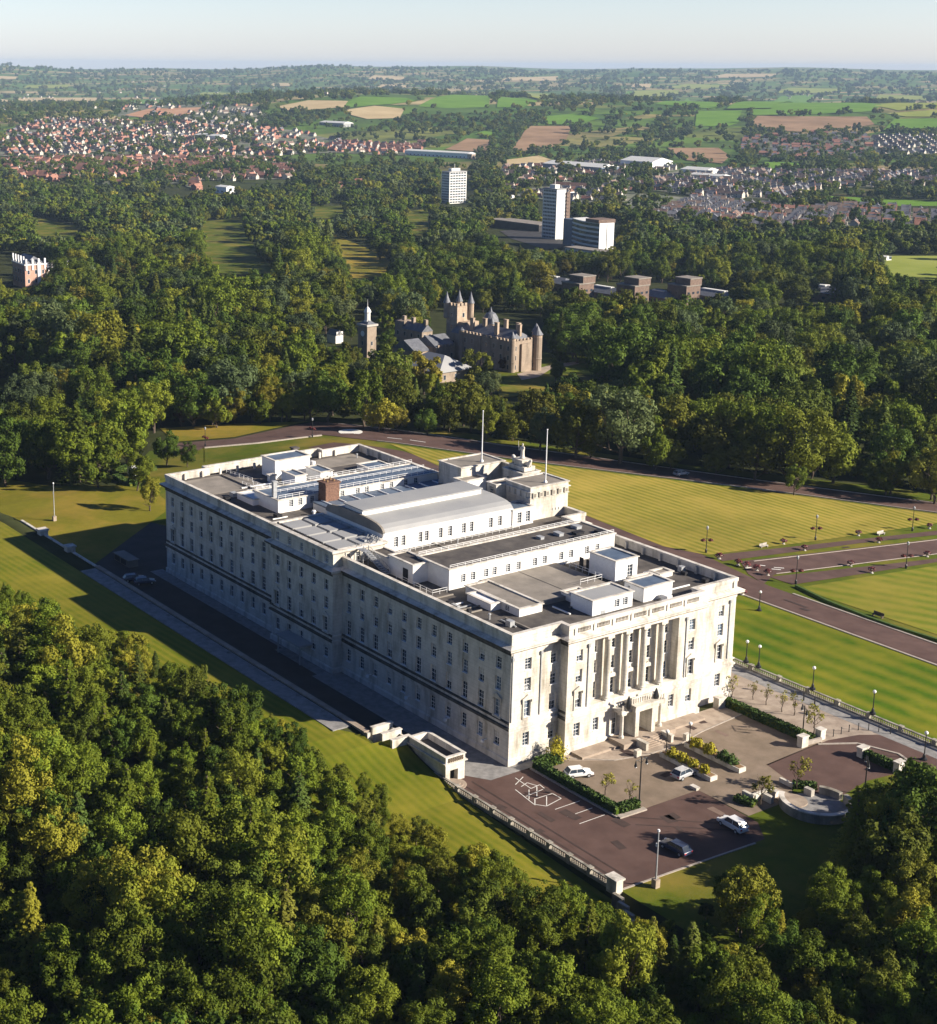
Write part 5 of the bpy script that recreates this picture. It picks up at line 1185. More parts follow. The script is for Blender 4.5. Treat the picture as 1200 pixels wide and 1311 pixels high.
# foreground wood
x, y = poisson(0, -170, 110, -135, 66, 4.1, rnd)
ok = ~inpoly(x, y, GROUNDS) & ((y < -24) | (x > 40)) & inview(x, y, 90, 18); x, y = x[ok], y[ok]
fore = []
for i in range(len(x)):
    for tr in range(5):
        k = rnd.integers(0, 7) if rnd.random() < .87 else rnd.integers(7, 10)
        s = rnd.uniform(.7, 1.25)*(.9+.25*math.sin(x[i]/11)*math.cos(y[i]/9))*(1+.45*min(1, max(0, (-y[i]-40)/35)))*(1 if tr == 0 else .8 if tr < 3 else .55)
        H, R = NEAR[k][1]*s, NEAR[k][2]*s
        if not hidden(x[i:i+1], y[i:i+1], H, R)[0]: fore.append((x[i], y[i], int(k), s)); break
# mid woods
x, y = poisson(0, -1250, 260, -60, 1250, 10.4, rnd)
d_ = np.hypot(x-CAM[0], y-CAM[1]); ok = inview(x, y, 60, 20) & ~inpoly(x, y, GROUNDS) & (d_ > 280) & (d_ < 1150) & ~((y < -20) & (x > -175)); x, y = x[ok], y[ok]
mid = []
ki = rnd.integers(0, 9, len(x)); ki = np.where(rnd.random(len(x)) < .07, 9, ki)
ki = np.where(np.sin(x/70+1)*np.cos(y/55) > .55, np.where(rnd.random(len(x)) < .3, 6, ki), ki)
ki = np.where((np.sin(x/83-1)*np.cos(y/61+2) > .3) & (rnd.random(len(x)) < .6), np.where(rnd.random(len(x)) < .5, 1, 4), ki); sc = rnd.uniform(.5, 1.35, len(x))*(.98+.22*np.sin(x/47)*np.cos(y/39))
sc = np.where((x < -178) & (y < 75) & (x > -330), np.minimum(sc, .8), sc)
Hs = np.array([MID[k][1] for k in ki])*sc; Rs = np.array([MID[k][2] for k in ki])*sc
h0 = hidden(x, y, Hs, Rs); sc2 = np.where(h0, sc*.55, sc); h1 = h0 & hidden(x, y, Hs*.55, Rs*.55)
for i in range(len(x)):
    if not h1[i]: mid.append((x[i], y[i], int(ki[i]), float(sc2[i])))
print('fore', len(fore), 'mid', len(mid))
ZT = 'broadleaf_tree'
mm = {}
def mid_open(e):
    """this tree with another leaf colour"""
def swapped(me, mat):
    k = (me.name, mat)
    if k not in mm: q = me.copy(); q.materials[0] = M[mat]; mm[k] = q
    return mm[k]
TREE0 = {}
def tree(sp, x, y, s, lib, k, lab, grp, mat=None, sz=1.0, rz=None):
    spn, H, R, cm, tm = lib[k]
    key = (id(lib), k, mat)
    if key not in TREE0:
        t = thing(spn, lab, 'tree'); link('trunk', tm, t); link('crown', swapped(cm, mat) if mat else cm, t); TREE0[key] = t
    else: t = copy_tree(TREE0[key])
    t.location = (x, y, gz(x, y)-.1); t.rotation_euler = (0, 0, rnd.uniform(0, 6.28) if rz is None else rz); t.scale = (s, s, s*sz); t['label'] = lab
    if grp: t['group'] = grp
    elif 'group' in t: del t['group']
    return t
# special trees of the photo
def sp_tree(u, v, H, lib, k, lab, mat=None, sz=1.0, world=False):
    x, y = (u, v) if world else at(u, v); s = H/(lib[k][1]*sz); tree('', x, y, s, lib, k, lab, None, mat, sz)
specials = [(100, 618, 22, MID, 9, 'tall dark cedar standing at the edge of the left lawn', 'leaf_dark'), (62, 612, 16, MID, 1, 'broad dark tree beside the tall cedar on the left lawn', 'leaf_dark'), (130, 612, 16, MID, 0, 'green tree right of the tall cedar by the left lawn', None),
  (22, 610, 16, MID, 4, 'wide dark tree at the far left of the left lawn', 'leaf_dark'), (167, 600, 19, MID, 5, 'narrow green tree behind the clipped hedges', None), (215, 596, 9.5, NEAR, 2, 'dark round tree at the left corner of the island lawn', 'leaf_dark'),
  (193, 654, 9, NEAR, 1, 'small green tree standing close to the far corner of the building', 'leaf'), (178, 628, 10, NEAR, 2, 'leafy green tree between the hedges and the building corner', 'leaf'), (240, 598, 7, NEAR, 4, 'small dark tree beside the path left of the roof', 'leaf_dark')]
row = [(207, 545, 12, 'leaf'), (232, 547, 9, 'leaf_red'), (250, 544, 13, 'leaf'), (272, 545, 9, 'leaf'), (301, 543, 13, 'leaf'), (322, 541, 9, 'leaf'), (345, 540, 14, 'leaf'), (362, 540, 10, 'leaf'), (390, 538, 11, 'leaf')]
words = ['first', 'second, copper leaved,', 'third', 'fourth', 'fifth', 'sixth', 'seventh', 'eighth', 'ninth']
for i, (u, v, h, c) in enumerate(row): specials.append((u, v, h, NEAR, (0, 1, 3, 5, 0, 2, 3, 1, 0)[i], '%s tree from the left in the row along the far verge' % words[i], c))
for i, (u, v, h) in enumerate([(175, 505, 15), (200, 508, 15), (225, 520, 15), (252, 515, 15), (150, 498, 13)]): specials.append((u, v, h, MID, i % 3, '%s golden yellow tree behind the row of verge trees' % ('first', 'second', 'third', 'fourth', 'fifth')[i], 'leaf_gold'))
specials += [(543, 505, 15, MID, 2, 'yellow green tree in front of the castle', 'leaf_gold'), (568, 548, 13, MID, 0, 'light green tree by the road in front of the castle', None), (645, 476, 6, NEAR, 2, 'copper red tree against the castle wall', 'leaf_red'), (612, 488, 12, MID, 2, 'round dark tree in front of the castle service wing', 'leaf_dark'),
  (712, 490, 9, NEAR, 2, 'dark round yew on the castle lawn', 'leaf_dark'), (860, 478, 15, MID, 2, 'grey brown domed tree in the wood behind the lawn', None),
  (1017, 634, 9, NEAR, 0, 'young tree standing out on the roadside verge', 'leaf'), (1140, 634, 12, NEAR, 3, 'green tree at the wood edge by the far road', 'leaf'), (1190, 640, 14, NEAR, 5, 'tree at the right edge of the photo beside the far road', 'leaf_dark')]
for a in specials:
    sp_tree(*a[:6], mat=a[6])
# small garden trees round the car park
M['leaf_thin'] = foliage('thin_yellow_foliage', (.20, .20, .03), (.30, .27, .05), (.3, .22, .06))
SM = [('young_tree', 4.5, 1.5, crown_mesh(400, 4.5, 1.5, 420, .11, 'broad', 'leaf_thin', .3, 12), trunk_mesh(60, 4.5, 1.5, .3)), ('young_tree', 4.5, 1.3, crown_mesh(401, 4.5, 1.3, 170, .11, 'broad', 'leaf_thin', .3, 10), trunk_mesh(61, 4.5, 1.3, .3))]
for u, v, h, k, lab in [(975, 1032, 5.5, 0, 'yellow green young tree at the memorial basin, nearer the car park'), (1021, 1010, 5.5, 0, 'yellow green young tree behind the memorial basin'), (776, 1018, 4.0, 0, 'small young tree in the car park hedge bed beside the white car'), (806, 1030, 3.8, 1, 'thin young tree in the hedge bed by the double lamp'),
   (937, 893, 4.2, 1, 'bare young tree at the right corner of the building'), (964, 896, 3.6, 1, 'first bare young tree on the plaza'), (981, 903, 3.8, 1, 'second bare young tree on the plaza'), (1001, 912, 4.0, 1, 'third bare young tree on the plaza'), (1017, 916, 4.2, 1, 'fourth bare young tree on the plaza'), (1041, 940, 5.2, 0, 'yellowish young tree by the slim plaza lamp')]:
    sp_tree(u, v, h, SM, k, lab)
link('shrub', bush(None, 1.6, 3.4, 77, 'shrub_y', n=900, size=.13), None, (2.4, 7.6, .3), label='tall loose yellow shrub against the end of the building', cat='shrub')
# conifer and big trees at the right corner
for x, y, h, k, m_, lab in [(48.5, 18.4, 12.4, 8, 'leaf', 'bright green drooping tree beside the memorial basin'), (54.5, 24.0, 15.5, 5, 'leaf_dark', 'big dark tree at the right edge behind the memorial'), (56, 17, 12, 2, 'leaf_dark', 'dark tree right of the drooping bright green tree'),
   (53.2, 30.2, 13, 4, 'leaf_dark', 'dark tree at the right edge nearest the round drive'), (52, -6.6, 9.6, 5, 'leaf', 'round olive bush like tree on the grass below the drive'), (55.5, 3.2, 6.5, 2, 'leaf', 'leafy tree below the strip of grass by the memorial')]:
    sp_tree(x, y, h, NEAR, k, lab, m_, world=True)
# the remaining trees one by one
alls = [(math.hypot(a[0]-CAM[0], a[1]-CAM[1]), a, 'n') for a in fore]+[(math.hypot(a[0]-CAM[0], a[1]-CAM[1]), a, 'm') for a in mid]
alls.sort(key=lambda q: q[0]); NB = 290-len(specials)-16; cnt = {'broadleaf_tree': 0, 'conifer_tree': 0}
restn, restm = [], []
def tone(k, lib):
    return {'n': ['spreading green', 'tall green', 'dark rounded', 'tall loose green', 'dark broad', 'wide low green', 'tallest green', 'slender pointed', 'tall pointed', 'short pointed'], 'm': ['full green', 'tall dark', 'wide low green', 'very tall green', 'dark broad', 'narrow green', 'broad olive', 'grey green', 'low olive', 'tall pointed']}[lib][k]
def zone(x, y):
    u, v, _ = proj(x, y, gz(x, y)+8)
    if y < -20 or x > 40:
        a = 'at the top of' if v < 1000 else 'in the middle of' if v < 1160 else 'at the bottom of'
        b = 'left part' if u < 260 else 'middle part' if u < 560 else 'part below the drive' if u < 900 else 'right part'
        return '%s the foreground wood, %s' % (a, b)
    b = 'left of the castle' if u < 450 else 'around the castle' if u < 720 else 'behind the dry lawn' if u < 960 else 'behind the far road at the right'
    return 'in the wood %s, %s row' % (b, 'front' if math.hypot(x-CAM[0], y-CAM[1]) < 420 else 'second' if math.hypot(x-CAM[0], y-CAM[1]) < 470 else 'back')
for D_, a, l_ in alls:
    lib = NEAR if l_ == 'n' else MID; spn = lib[a[2]][0]
    u, v, _ = proj(a[0], a[1], gz(a[0], a[1])+lib[a[2]][1]*a[3])
    vis = -10 < u < 1210 and v < 1306
    lim = NB if spn == 'broadleaf_tree' else 70
    if cnt[spn] < lim and vis:
        cnt[spn] += 1; lb = '%s %s %s' % (tone(a[2], l_), 'conifer' if spn[0] == 'c' else 'tree', zone(a[0], a[1])); sub = lb.split(' ', 2)
        tree('', a[0], a[1], a[3], lib, a[2], lb, lb.replace(' row', ' rows'), None, float(rnd.uniform(.9, 1.12)))
    else: (restn if l_ == 'n' else restm).append(a)
print('individual', cnt, 'rest', len(restn), len(restm))
# the rest of the wood as one mass of instanced trees
def wood_group(name, lib_objs, pts, scs, rots, ids, label, mat=None):
    col = bpy.data.collections.new(name+'_variants')
    for i, me in enumerate(lib_objs):
        o = bpy.data.objects.new('%s_variant_%02d' % (name, i), me); col.objects.link(o)
    me = bpy.data.meshes.new(name); n = len(pts); me.vertices.add(n); me.vertices.foreach_set('co', np.asarray(pts, np.float32).ravel())
    for nm, ty, data in (('sc', 'FLOAT_VECTOR', scs), ('rt', 'FLOAT_VECTOR', rots)):
        at_ = me.attributes.new(nm, ty, 'POINT'); at_.data.foreach_set('vector', np.asarray(data, np.float32).ravel())
    at_ = me.attributes.new('vi', 'INT', 'POINT'); at_.data.foreach_set('value', np.asarray(ids, np.int32))
    o = link(name, me, label=label, kind='stuff')
    ng = bpy.data.node_groups.new(name, 'GeometryNodeTree')
    ng.interface.new_socket('Geometry', in_out='INPUT', socket_type='NodeSocketGeometry'); ng.interface.new_socket('Geometry', in_out='OUTPUT', socket_type='NodeSocketGeometry')
    gi = ng.nodes.new('NodeGroupInput'); go = ng.nodes.new('NodeGroupOutput'); ip = ng.nodes.new('GeometryNodeInstanceOnPoints'); ci = ng.nodes.new('GeometryNodeCollectionInfo')
    ci.inputs['Collection'].default_value = col; ci.inputs['Separate Children'].default_value = True; ci.inputs['Reset Children'].default_value = True
    ng.links.new(gi.outputs[0], ip.inputs['Points']); ng.links.new(ci.outputs[0], ip.inputs['Instance']); ip.inputs['Pick Instance'].default_value = True
    for nm, ty, sk in (('vi', 'INT', 'Instance Index'), ('sc', 'FLOAT_VECTOR', 'Scale'), ('rt', 'FLOAT_VECTOR', 'Rotation')):
        na = ng.nodes.new('GeometryNodeInputNamedAttribute'); na.data_type = ty; na.inputs['Name'].default_value = nm
        ng.links.new([s for s in na.outputs if s.enabled and s.name == 'Attribute'][0], ip.inputs[sk])
    ng.links.new(ip.outputs[0], go.inputs[0])
    md = o.modifiers.new('wood', 'NODES'); md.node_group = ng; return o
def joined(cm, tm):
    a = np.empty(len(cm.vertices)*3, np.float32); cm.vertices.foreach_get('co', a); b_ = np.empty(len(tm.vertices)*3, np.float32); tm.vertices.foreach_get('co', b_)
    bm = bmesh.new(); bm.from_mesh(cm); k = len(bm.faces); bm.from_mesh(tm); bm.faces.ensure_lookup_table()
    for f in bm.faces[k:]: f.material_index = 1
    me = bpy.data.meshes.new('tree'); bm.to_mesh(me); bm.free(); me.materials.append(cm.materials[0]); me.materials.append(M['bark']); return me
def scatter(name, lib, lst, label):
    pts = [(a[0], a[1], gz(a[0], a[1])-.2) for a in lst]; s = [(a[3], a[3], a[3]*rnd.uniform(.9, 1.15)) for a in lst]
    return wood_group(name, [joined(l[3], l[4]) for l in lib], pts, s, [(0, 0, rnd.uniform(0, 6.28)) for _ in lst], [a[2] for a in lst], label)
if restn: scatter('undergrowth_wood', NEAR, restn, 'dense mixed wood filling the foreground between the nearer trees')
scatter('woodland', MID, restm, 'dense mixed woodland around and beyond the castle')
# ------------------------------------------------------------------ castle beyond the wood
M['sand'] = stone('warm_sandstone', (.34, .26, .19, 1), (.46, .36, .27, 1), (.17, .135, .1, 1), .8)
M['slate'] = simple('slate_roof', (.10, .105, .12), (.16, .165, .18), .8, .5, .1, spec=.4)
M['conc'] = simple('pale_concrete', (.60, .60, .57), (.70, .69, .65), .3, .8)
M['dbrick'] = simple('dark_brown_brick', (.13, .09, .07), (.20, .14, .11), .8, .85)
def tbox(mb, x0, x1, y0, y1, z0, z1): mb.box(x0, x1, y0, y1, z0, z1)
def hiproof(mb, x0, x1, y0, y1, z, h, axis='x', hip=0.0):
    if axis == 'x':
        ym = (y0+y1)/2; a = (x0+hip, ym, z+h); b_ = (x1-hip, ym, z+h)
        mb.quad((x0, y0, z), (x1, y0, z), b_, a); mb.quad((x1, y1, z), (x0, y1, z), a, b_); mb.poly([(x1, y0, z), (x1, y1, z), b_]); mb.poly([(x0, y1, z), (x0, y0, z), a])
    else:
        xm = (x0+x1)/2; a = (xm, y0+hip, z+h); b_ = (xm, y1-hip, z+h)
        mb.quad((x1, y0, z), (x1, y1, z), b_, a); mb.quad((x0, y1, z), (x0, y0, z), a, b_); mb.poly([(x0, y0, z), (x1, y0, z), a]); mb.poly([(x1, y1, z), (x0, y1, z), b_])
def winrow(parent, x0, x1, y0, y1, zs, nx_, ny_, w_=1.0, h_=1.7, mat='dark', name='window', fr='trim'):
    """recessed looking windows with stone frames on the two seen faces of a block"""
    for z in zs:
        for i in range(nx_):
            x = x0+(i+.5)*(x1-x0)/nx_; mb = MB(); mb.box(x-w_/2-.15, x+w_/2+.15, y0-.06, y0+.02, z-.15, z+h_+.15); mb.cur = 1; mb.box(x-w_/2, x+w_/2, y0-.09, y0-.05, z, z+h_); mb.build(name, [M[fr], M['glass']], parent)
        for i in range(ny_):
            y = y0+(i+.5)*(y1-y0)/ny_; mb = MB(); mb.box(x1-.02, x1+.06, y-w_/2-.15, y+w_/2+.15, z-.15, z+h_+.15); mb.cur = 1; mb.box(x1+.05, x1+.09, y-w_/2, y+w_/2, z, z+h_); mb.build(name, [M[fr], M['glass']], parent)
cx, cy = at(655, 478); cz = gz(cx, cy)
CA = thing('castle', 'reddish sandstone castle with pointed turrets and a square tower among trees', 'castle', (cx, cy, cz), rad(4)); CA.scale = (1, 1, .8)
mb = MB(); mb.box(-29, 0, 0, 13.5, -2, 15.5); mb.box(-20, -17.5, -.6, 0, -2, 15.5); mb.box(-4, .8, 4.5, 9.5, -2, 14.0); mb.build('wall', M['sand'], CA)
mb = MB()
for k in range(15): mb.box(-29+k*1.95, -28+k*1.95, -.1, .5, 15.5, 16.5)
for k in range(7): mb.box(-.5, .1, .3+k*1.95, 1.3+k*1.95, 15.5, 16.5)
mb.build('battlement', M['sand'], CA)
mb = MB(); hiproof(mb, -28, -1, 1, 12.5, 15.5, 4.2, 'x', 3); mb.build('roof', M['slate'], CA)
winrow(CA, -29, 0, 0, 13.5, (1.5, 6.2, 10.8), 7, 4, 1.1, 2.2)
for (x, y, r, h, ch) in ((0, 0, 1.3, 17.5, 4.5), (0.2, 13.5, 1.9, 17.5, 6.5), (-3.6, 16.6, 1.6, 18, 6), (-29, 0, 1.2, 16.5, 3.5), (-24, 12, 1.2, 19, 5)):
    mb = MB(); mb.lathe(x, y, [(r, -1), (r, h*.3), (r*1.08, h*.32), (r, h*.34), (r, h-.4), (r*1.2, h)], 14); o = mb.build('turret', M['sand'], CA)
    mb = MB(); mb.lathe(x, y, [(r*1.2, h), (r*.55, h+ch*.36), (.05, h+ch*.72)], 14); mb.build('turret_roof', M['slate'], o)
for x, y in ((-22, 6), (-12, 3), (-6, 9), (-15, 11), (-3, 6.5), (-26, 3)):
    mb = MB(); mb.box(x-.9, x+.9, y-.5, y+.5, 15, 22.5); mb.box(x-1, x+1, y-.6, y+.6, 22.5, 22.9); mb.build('chimney', M['sand'], CA)
mb = MB(); mb.lathe(-27, 14, [(3.3, 12), (3.3, 19), (3.4, 19.2), (3.0, 21.5), (2.0, 23.6), (.6, 24.6), (.1, 27)], 16); mb.build('dome', M['slate'], CA)
mb = MB(); mb.box(-46, -39.5, 7, 14, -2, 26); mb.build('square_tower', M['sand'], CA)
mb = MB()
for k in range(4): mb.box(-46.2+k*1.9, -45.1+k*1.9, 6.8, 7.6, 26, 27.4); mb.box(-39.9, -39.3, 7+k*2, 8.2+k*2, 26, 27.4)
mb.build('battlement', M['sand'], CA)
for x, y in ((-46, 7), (-39.3, 14.3), (-46, 14)):
    mb = MB(); mb.lathe(x, y, [(1.1, 19), (1.3, 20), (1.3, 27)], 12); o = mb.build('turret', M['sand'], CA); mb = MB(); mb.lathe(x, y, [(1.6, 27), (.7, 30), (.05, 33)], 12); mb.build('turret_roof', M['slate'], o)
mb = MB(); mb.box(-40, -29, 4, 13, -2, 13); mb.box(-40, -36, 8, 16, -2, 18); mb.build('link_wall', M['sand'], CA)
mb = MB(); hiproof(mb, -40, -29, 4, 13, 13, 4, 'x'); mb.build('roof', M['slate'], CA)
winrow(CA, -40, -29, 4, 13, (2, 7), 3, 0, 1.0, 2.0); winrow(CA, -46, -39.5, 7, 14, (8, 14, 20), 1, 1, 1.0, 2.2)
mb = MB(); mb.box(-46, -33, -10, 0, -2, 8); mb.build('wing_wall', M['sand'], CA)
mb = MB(); hiproof(mb, -46.4, -32.6, -10.4, .4, 8, 5, 'y'); mb.build('roof', M['slate'], CA)
mb = MB()
for k in range(6): mb.box(-33+.01, -32.4, -9.6+k*1.7, -8.7+k*1.7, 8, 9.2)
mb.build('battlement', M['sand'], CA); winrow(CA, -46, -33, -10, 0, (2,), 3, 3, 1.0, 2.2)
x, y = at(556, 487); z = gz(x, y); SW = thing('service_building', 'low castle outbuilding with a large pale hipped roof', 'outbuilding', (x, y, z), rad(4))
mb = MB(); mb.box(-16, 6, -3, 14, -2, 4); mb.build('wall', M['sand'], SW); mb = MB(); hiproof(mb, -16.6, 6.6, -3.6, 14.6, 4, 5, 'x', 7); mb.build('roof', M['lead'], SW); winrow(SW, -16, 6, -3, 14, (1.2,), 5, 3)
x, y = at(532, 470); z = gz(x, y); SB = thing('stable_building', 'small stone stable block with gabled roof left of the castle', 'outbuilding', (x, y, z), rad(4))
mb = MB(); mb.box(-14, 0, 0, 7, -2, 6); mb.build('wall', M['sand'], SB); mb = MB(); hiproof(mb, -14.4, .4, -.4, 7.4, 6, 4, 'y'); mb.build('roof', M['slate'], SB); winrow(SB, -14, 0, 0, 7, (1.5,), 4, 2)
x, y = at(540, 452); z = gz(x, y); LH = thing('lodge', 'small stone lodge with stepped chimneys between clock tower and castle', 'house', (x, y, z), rad(4))
mb = MB(); mb.box(-18, 0, 0, 6, -2, 9); mb.box(-18, -13, 0, 6, 9, 12); mb.build('wall', M['sand'], LH); mb = MB(); hiproof(mb, -13, .2, -.2, 6.2, 9, 3, 'x'); mb.build('roof', M['slate'], LH)
for xx in (-15, -9, -1): mb = MB(); mb.box(xx-.8, xx+.8, 2.3, 3.6, 9, 14); mb.build('chimney', M['sand'], LH)
winrow(LH, -18, 0, 0, 6, (2, 6), 4, 2)
x, y = at(470, 458); z = gz(x, y); CT = thing('clock_tower', 'slender stone clock tower with a white lantern top rising from the trees', 'tower', (x, y, z), rad(4))
mb = MB(); mb.box(-6, 0, 0, 5, -6, 13); mb.build('shaft', M['sand'], CT)
mb = MB(); mb.box(-6.5, .5, -.5, 5.5, 13, 13.8); mb.build('cornice', M['trim'], CT); mb = MB(); hiproof(mb, -6, 0, 0, 5, 13.8, 1.6, 'x', 2); mb.build('roof', M['slate'], CT)
mb = MB(); mb.tube((-3, -.01, 9.8), (-3, -.12, 9.8), 1.2, n=16); mb.build('clock_face', M['white'], CT)
mb = MB(); mb.lathe(-3, 2.5, [(1.5, 14.6), (1.5, 15), (1.2, 15.1), (1.2, 18.4), (1.6, 18.6), (1.2, 19.6), (.5, 20.6), (.12, 21), (.04, 24)], 8); mb.build('lantern', M['conc'], CT)
winrow(CT, -6, 0, 0, 5, (5, 1), 1, 1, .8, 1.6)
x, y = at(430, 440); z = gz(x, y); GL = thing('gabled_lodge', 'pale lodge with two white gables left of the clock tower', 'house', (x, y, z), rad(4)); GL.scale = (.6, .6, .7)
mb = MB(); mb.box(-11, 0, 0, 7, -2, 5); mb.box(-.01, .3, 0.5, 3, 5, 7.5); mb.box(-.01, .3, 4, 6.5, 5, 7.5); mb.build('wall', M['render'], GL); mb = MB(); hiproof(mb, -11.3, .3, -.3, 7.3, 5, 3.4, 'x'); mb.build('roof', M['slate'], GL)
# mansion at the left edge
x, y = at(33, 369); z = gz(x, y); MA = thing('mansion', 'pink and cream mansion with ornate white gables at the left edge', 'mansion', (x, y, z), rad(-4))
M['pink'] = simple('pink_render', (.46, .27, .20), (.55, .33, .25), .3, .8)
mb = MB(); mb.box(-24, 0, 0, 14, -2, 14); mb.build('wall', M['pink'], MA); mb = MB(); mb.box(-30, -6, 14, 34, -2, 9); mb.build('rear_wall', M['sand'], MA)
mb = MB()
for (x0, x1, y0, y1, z1) in ((-24.3, .3, -.3, 14.3, 14.0), (-30.3, -5.7, 13.9, 34.2, 9)): mb.box(x0, x1, y0, y1, z1, z1+.7)
mb.build('cornice', M['white'], MA); mb = MB(); hiproof(mb, -24, 0, 0, 14, 14.7, 4.5, 'x', 3); hiproof(mb, -30, -6, 14.2, 34, 9.7, 3, 'y', 3); mb.build('roof', M['slate'], MA)
for xx in (-22, -17, -12, -7, -2): mb = MB(); mb.box(xx-.5, xx+.5, -.4, .4, 14.7, 19.5); mb.poly([(xx-1.6, -.3, 14.8), (xx+1.6, -.3, 14.8), (xx, -.3, 18)]); mb.build('pinnacle', M['white'], MA)
for yy in (1, 5, 9, 13, 20, 30): mb = MB(); mb.box(-.6 if yy < 14 else -6.6, .4 if yy < 14 else -5.6, yy-.5, yy+.5, 11, 18 if yy < 14 else 15); mb.build('pinnacle', M['white'], MA)
mb = MB(); mb.box(-2, .6, 8, 10, -2, 15.5); mb.build('pilaster', M['white'], MA); winrow(MA, -24, 0, 0, 14, (3, 8.5), 5, 3, 1.2, 2.4, fr='white'); winrow(MA, -30, -6, 14, 34, (2, 5.6), 0, 6, 1.2, 2.4, fr='white')
# tower blocks
def slab(nm, lab, u, v, dx, dy, h, floors, rz=0.0, strip=True, mats=('conc', 'glass'), curve=0, roof='lead', plant=True, nbx=8, nby=6, yface='strip'):
    x, y = at(u, v); z = gz(x, y); t = thing(nm, lab, 'tower block' if h > 30 else 'office block', (x, y, z), rz)
    mb = MB(); mb.box(-dx, 0, 0, dy, -4, h); mb.build('wall', M[mats[0]], t); fh = h/floors
    for k in range(floors):
        gl = MB(); sp = MB()
        z0 = k*fh+fh*.3; z1 = k*fh+fh*.82
        if nbx: gl.box(-dx+.8, -.8, -.08, .02, z0, z1)
        if yface == 'strip' and nby:
            gl.box(-.02, .08, .8, dy-.8, z0, z1)
            for j in range(nby+1): y0 = .8+j*(dy-1.6)/nby; sp.box(-.02, .16, y0-.3, y0+.3, z0, z1)
        for j in range(nbx+1): xx = -dx+.8+j*(dx-1.6)/max(1, nbx); sp.box(xx-.15, xx+.15, -.16, .02, z0, z1)
        gl.build('window_band', M['glass'], t); sp.build('mullion', M['white'], t)
    mb = MB(); mb.box(-dx-.3, .3, -.3, dy+.3, h, h+.8); mb.build('roof', M[roof], t)
    if plant: mb = MB(); mb.box(-dx*.7, -dx*.3, dy*.25, dy*.75, h+.8, h+4); mb.box(-dx*.5, -dx*.5+.3, dy*.5, dy*.5+.3, h+4, h+9); mb.build('plant_room', M['conc'], t)
    return t
slab('tower_block', 'pale square tower block standing alone above the parkland trees', 575, 261, 14, 26, 36, 12, rad(2))
t = slab('tower_block', 'tall slim tower block beside the lower curved office block', 711, 307, 17, 11, 43, 14, rad(2), nby=0)
mb = MB()
for k in range(13):
    mb.box(-.5, 1.4, 11, 14.5, k*3.1+2, k*3.1+3.3)
mb.box(-8, .8, 11, 15.5, 0, 40); mb.build('balcony_stack', M['dbrick'], t)
# curved office slab
x, y = at(766, 322); z = gz(x, y); t = thing('office_block', 'curved six storey office block with blank white end wall', 'office block', (x, y, z), rad(-4))
arc_ = [(-46+k*46/8, 7.0*math.sin(math.pi*k/16*1.0+math.pi/2)**2*-1+7.0-7.0*(k/8)**2*0) for k in range(9)]
arc_ = [(xx, -5.5*math.sin(math.pi*(i/8))*.6+ (8-i)*1.2) for i, (xx, _) in enumerate(arc_)]
mb = MB(); gl = MB()
for (xa, ya), (xb, yb) in zip(arc_, arc_[1:]):
    mb.prism([(xa, ya), (xb, yb), (xb, yb+15), (xa, ya+15)], -3, 22.5)
    for k in range(6): z0 = 1.2+k*3.7; gl.quad((xa, ya-.1, z0), (xb, yb-.1, z0), (xb, yb-.1, z0+1.9), (xa, ya-.1, z0+1.9)); gl.cur = 1; gl.quad((xa, ya-.12, z0+1.9), (xb, yb-.12, z0+1.9), (xb, yb-.12, z0+2.2), (xa, ya-.12, z0+2.2)); gl.cur = 0
mb.build('wall', M['conc'], t); gl.build('window_band', [M['glass'], M['blue']], t)
mb = MB(); mb.box(-16, .6, -1, 16, 22.5, 25.2); mb.build('penthouse', M['dbrick'], t); mb = MB(); mb.box(.01, .5, 0, 15, -3, 22.5); mb.cur = 1; mb.box(.5, .55, 7.2, 7.9, 0, 21); mb.build('end_wall', [M['white'], M['dark']], t)
mb = MB(); mb.box(-58, -45, 10, 22, -3, 21); mb.build('link_block', M['blue'], t)
# podium car park beside the towers and low office
x, y = at(690, 306); sheet('car_park_deck', [(640, 296), (690, 292), (712, 303), (730, 316), (700, 320), (655, 306)], .3, M['asphalt2'], 20)
x, y = at(690, 297); t = thing('podium_block', 'long flat roofed podium block left of the tall slim tower', 'building', (x, y, gz(x, y)), rad(2)); mb = MB(); mb.box(-70, 0, 0, 22, -2, 6); mb.build('wall', M['asphalt2'], t); mb = MB(); mb.box(-70.4, .4, -.4, 22.4, 6, 6.6); mb.build('roof', M['felt2'], t)
x, y = at(800, 340); t = thing('low_office', 'low pale flat roofed office with columns below the curved block', 'office block', (x, y, gz(x, y)), rad(2)); mb = MB(); mb.box(-62, 0, 0, 12, -2, 7); mb.build('wall', M['conc'], t); mb = MB(); mb.box(-62.5, .5, -.5, 12.5, 7, 7.8); mb.build('roof', M['felt2'], t); winrow(t, -62, 0, 0, 12, (1.2, 4.2), 18, 3, 1.6, 1.6)
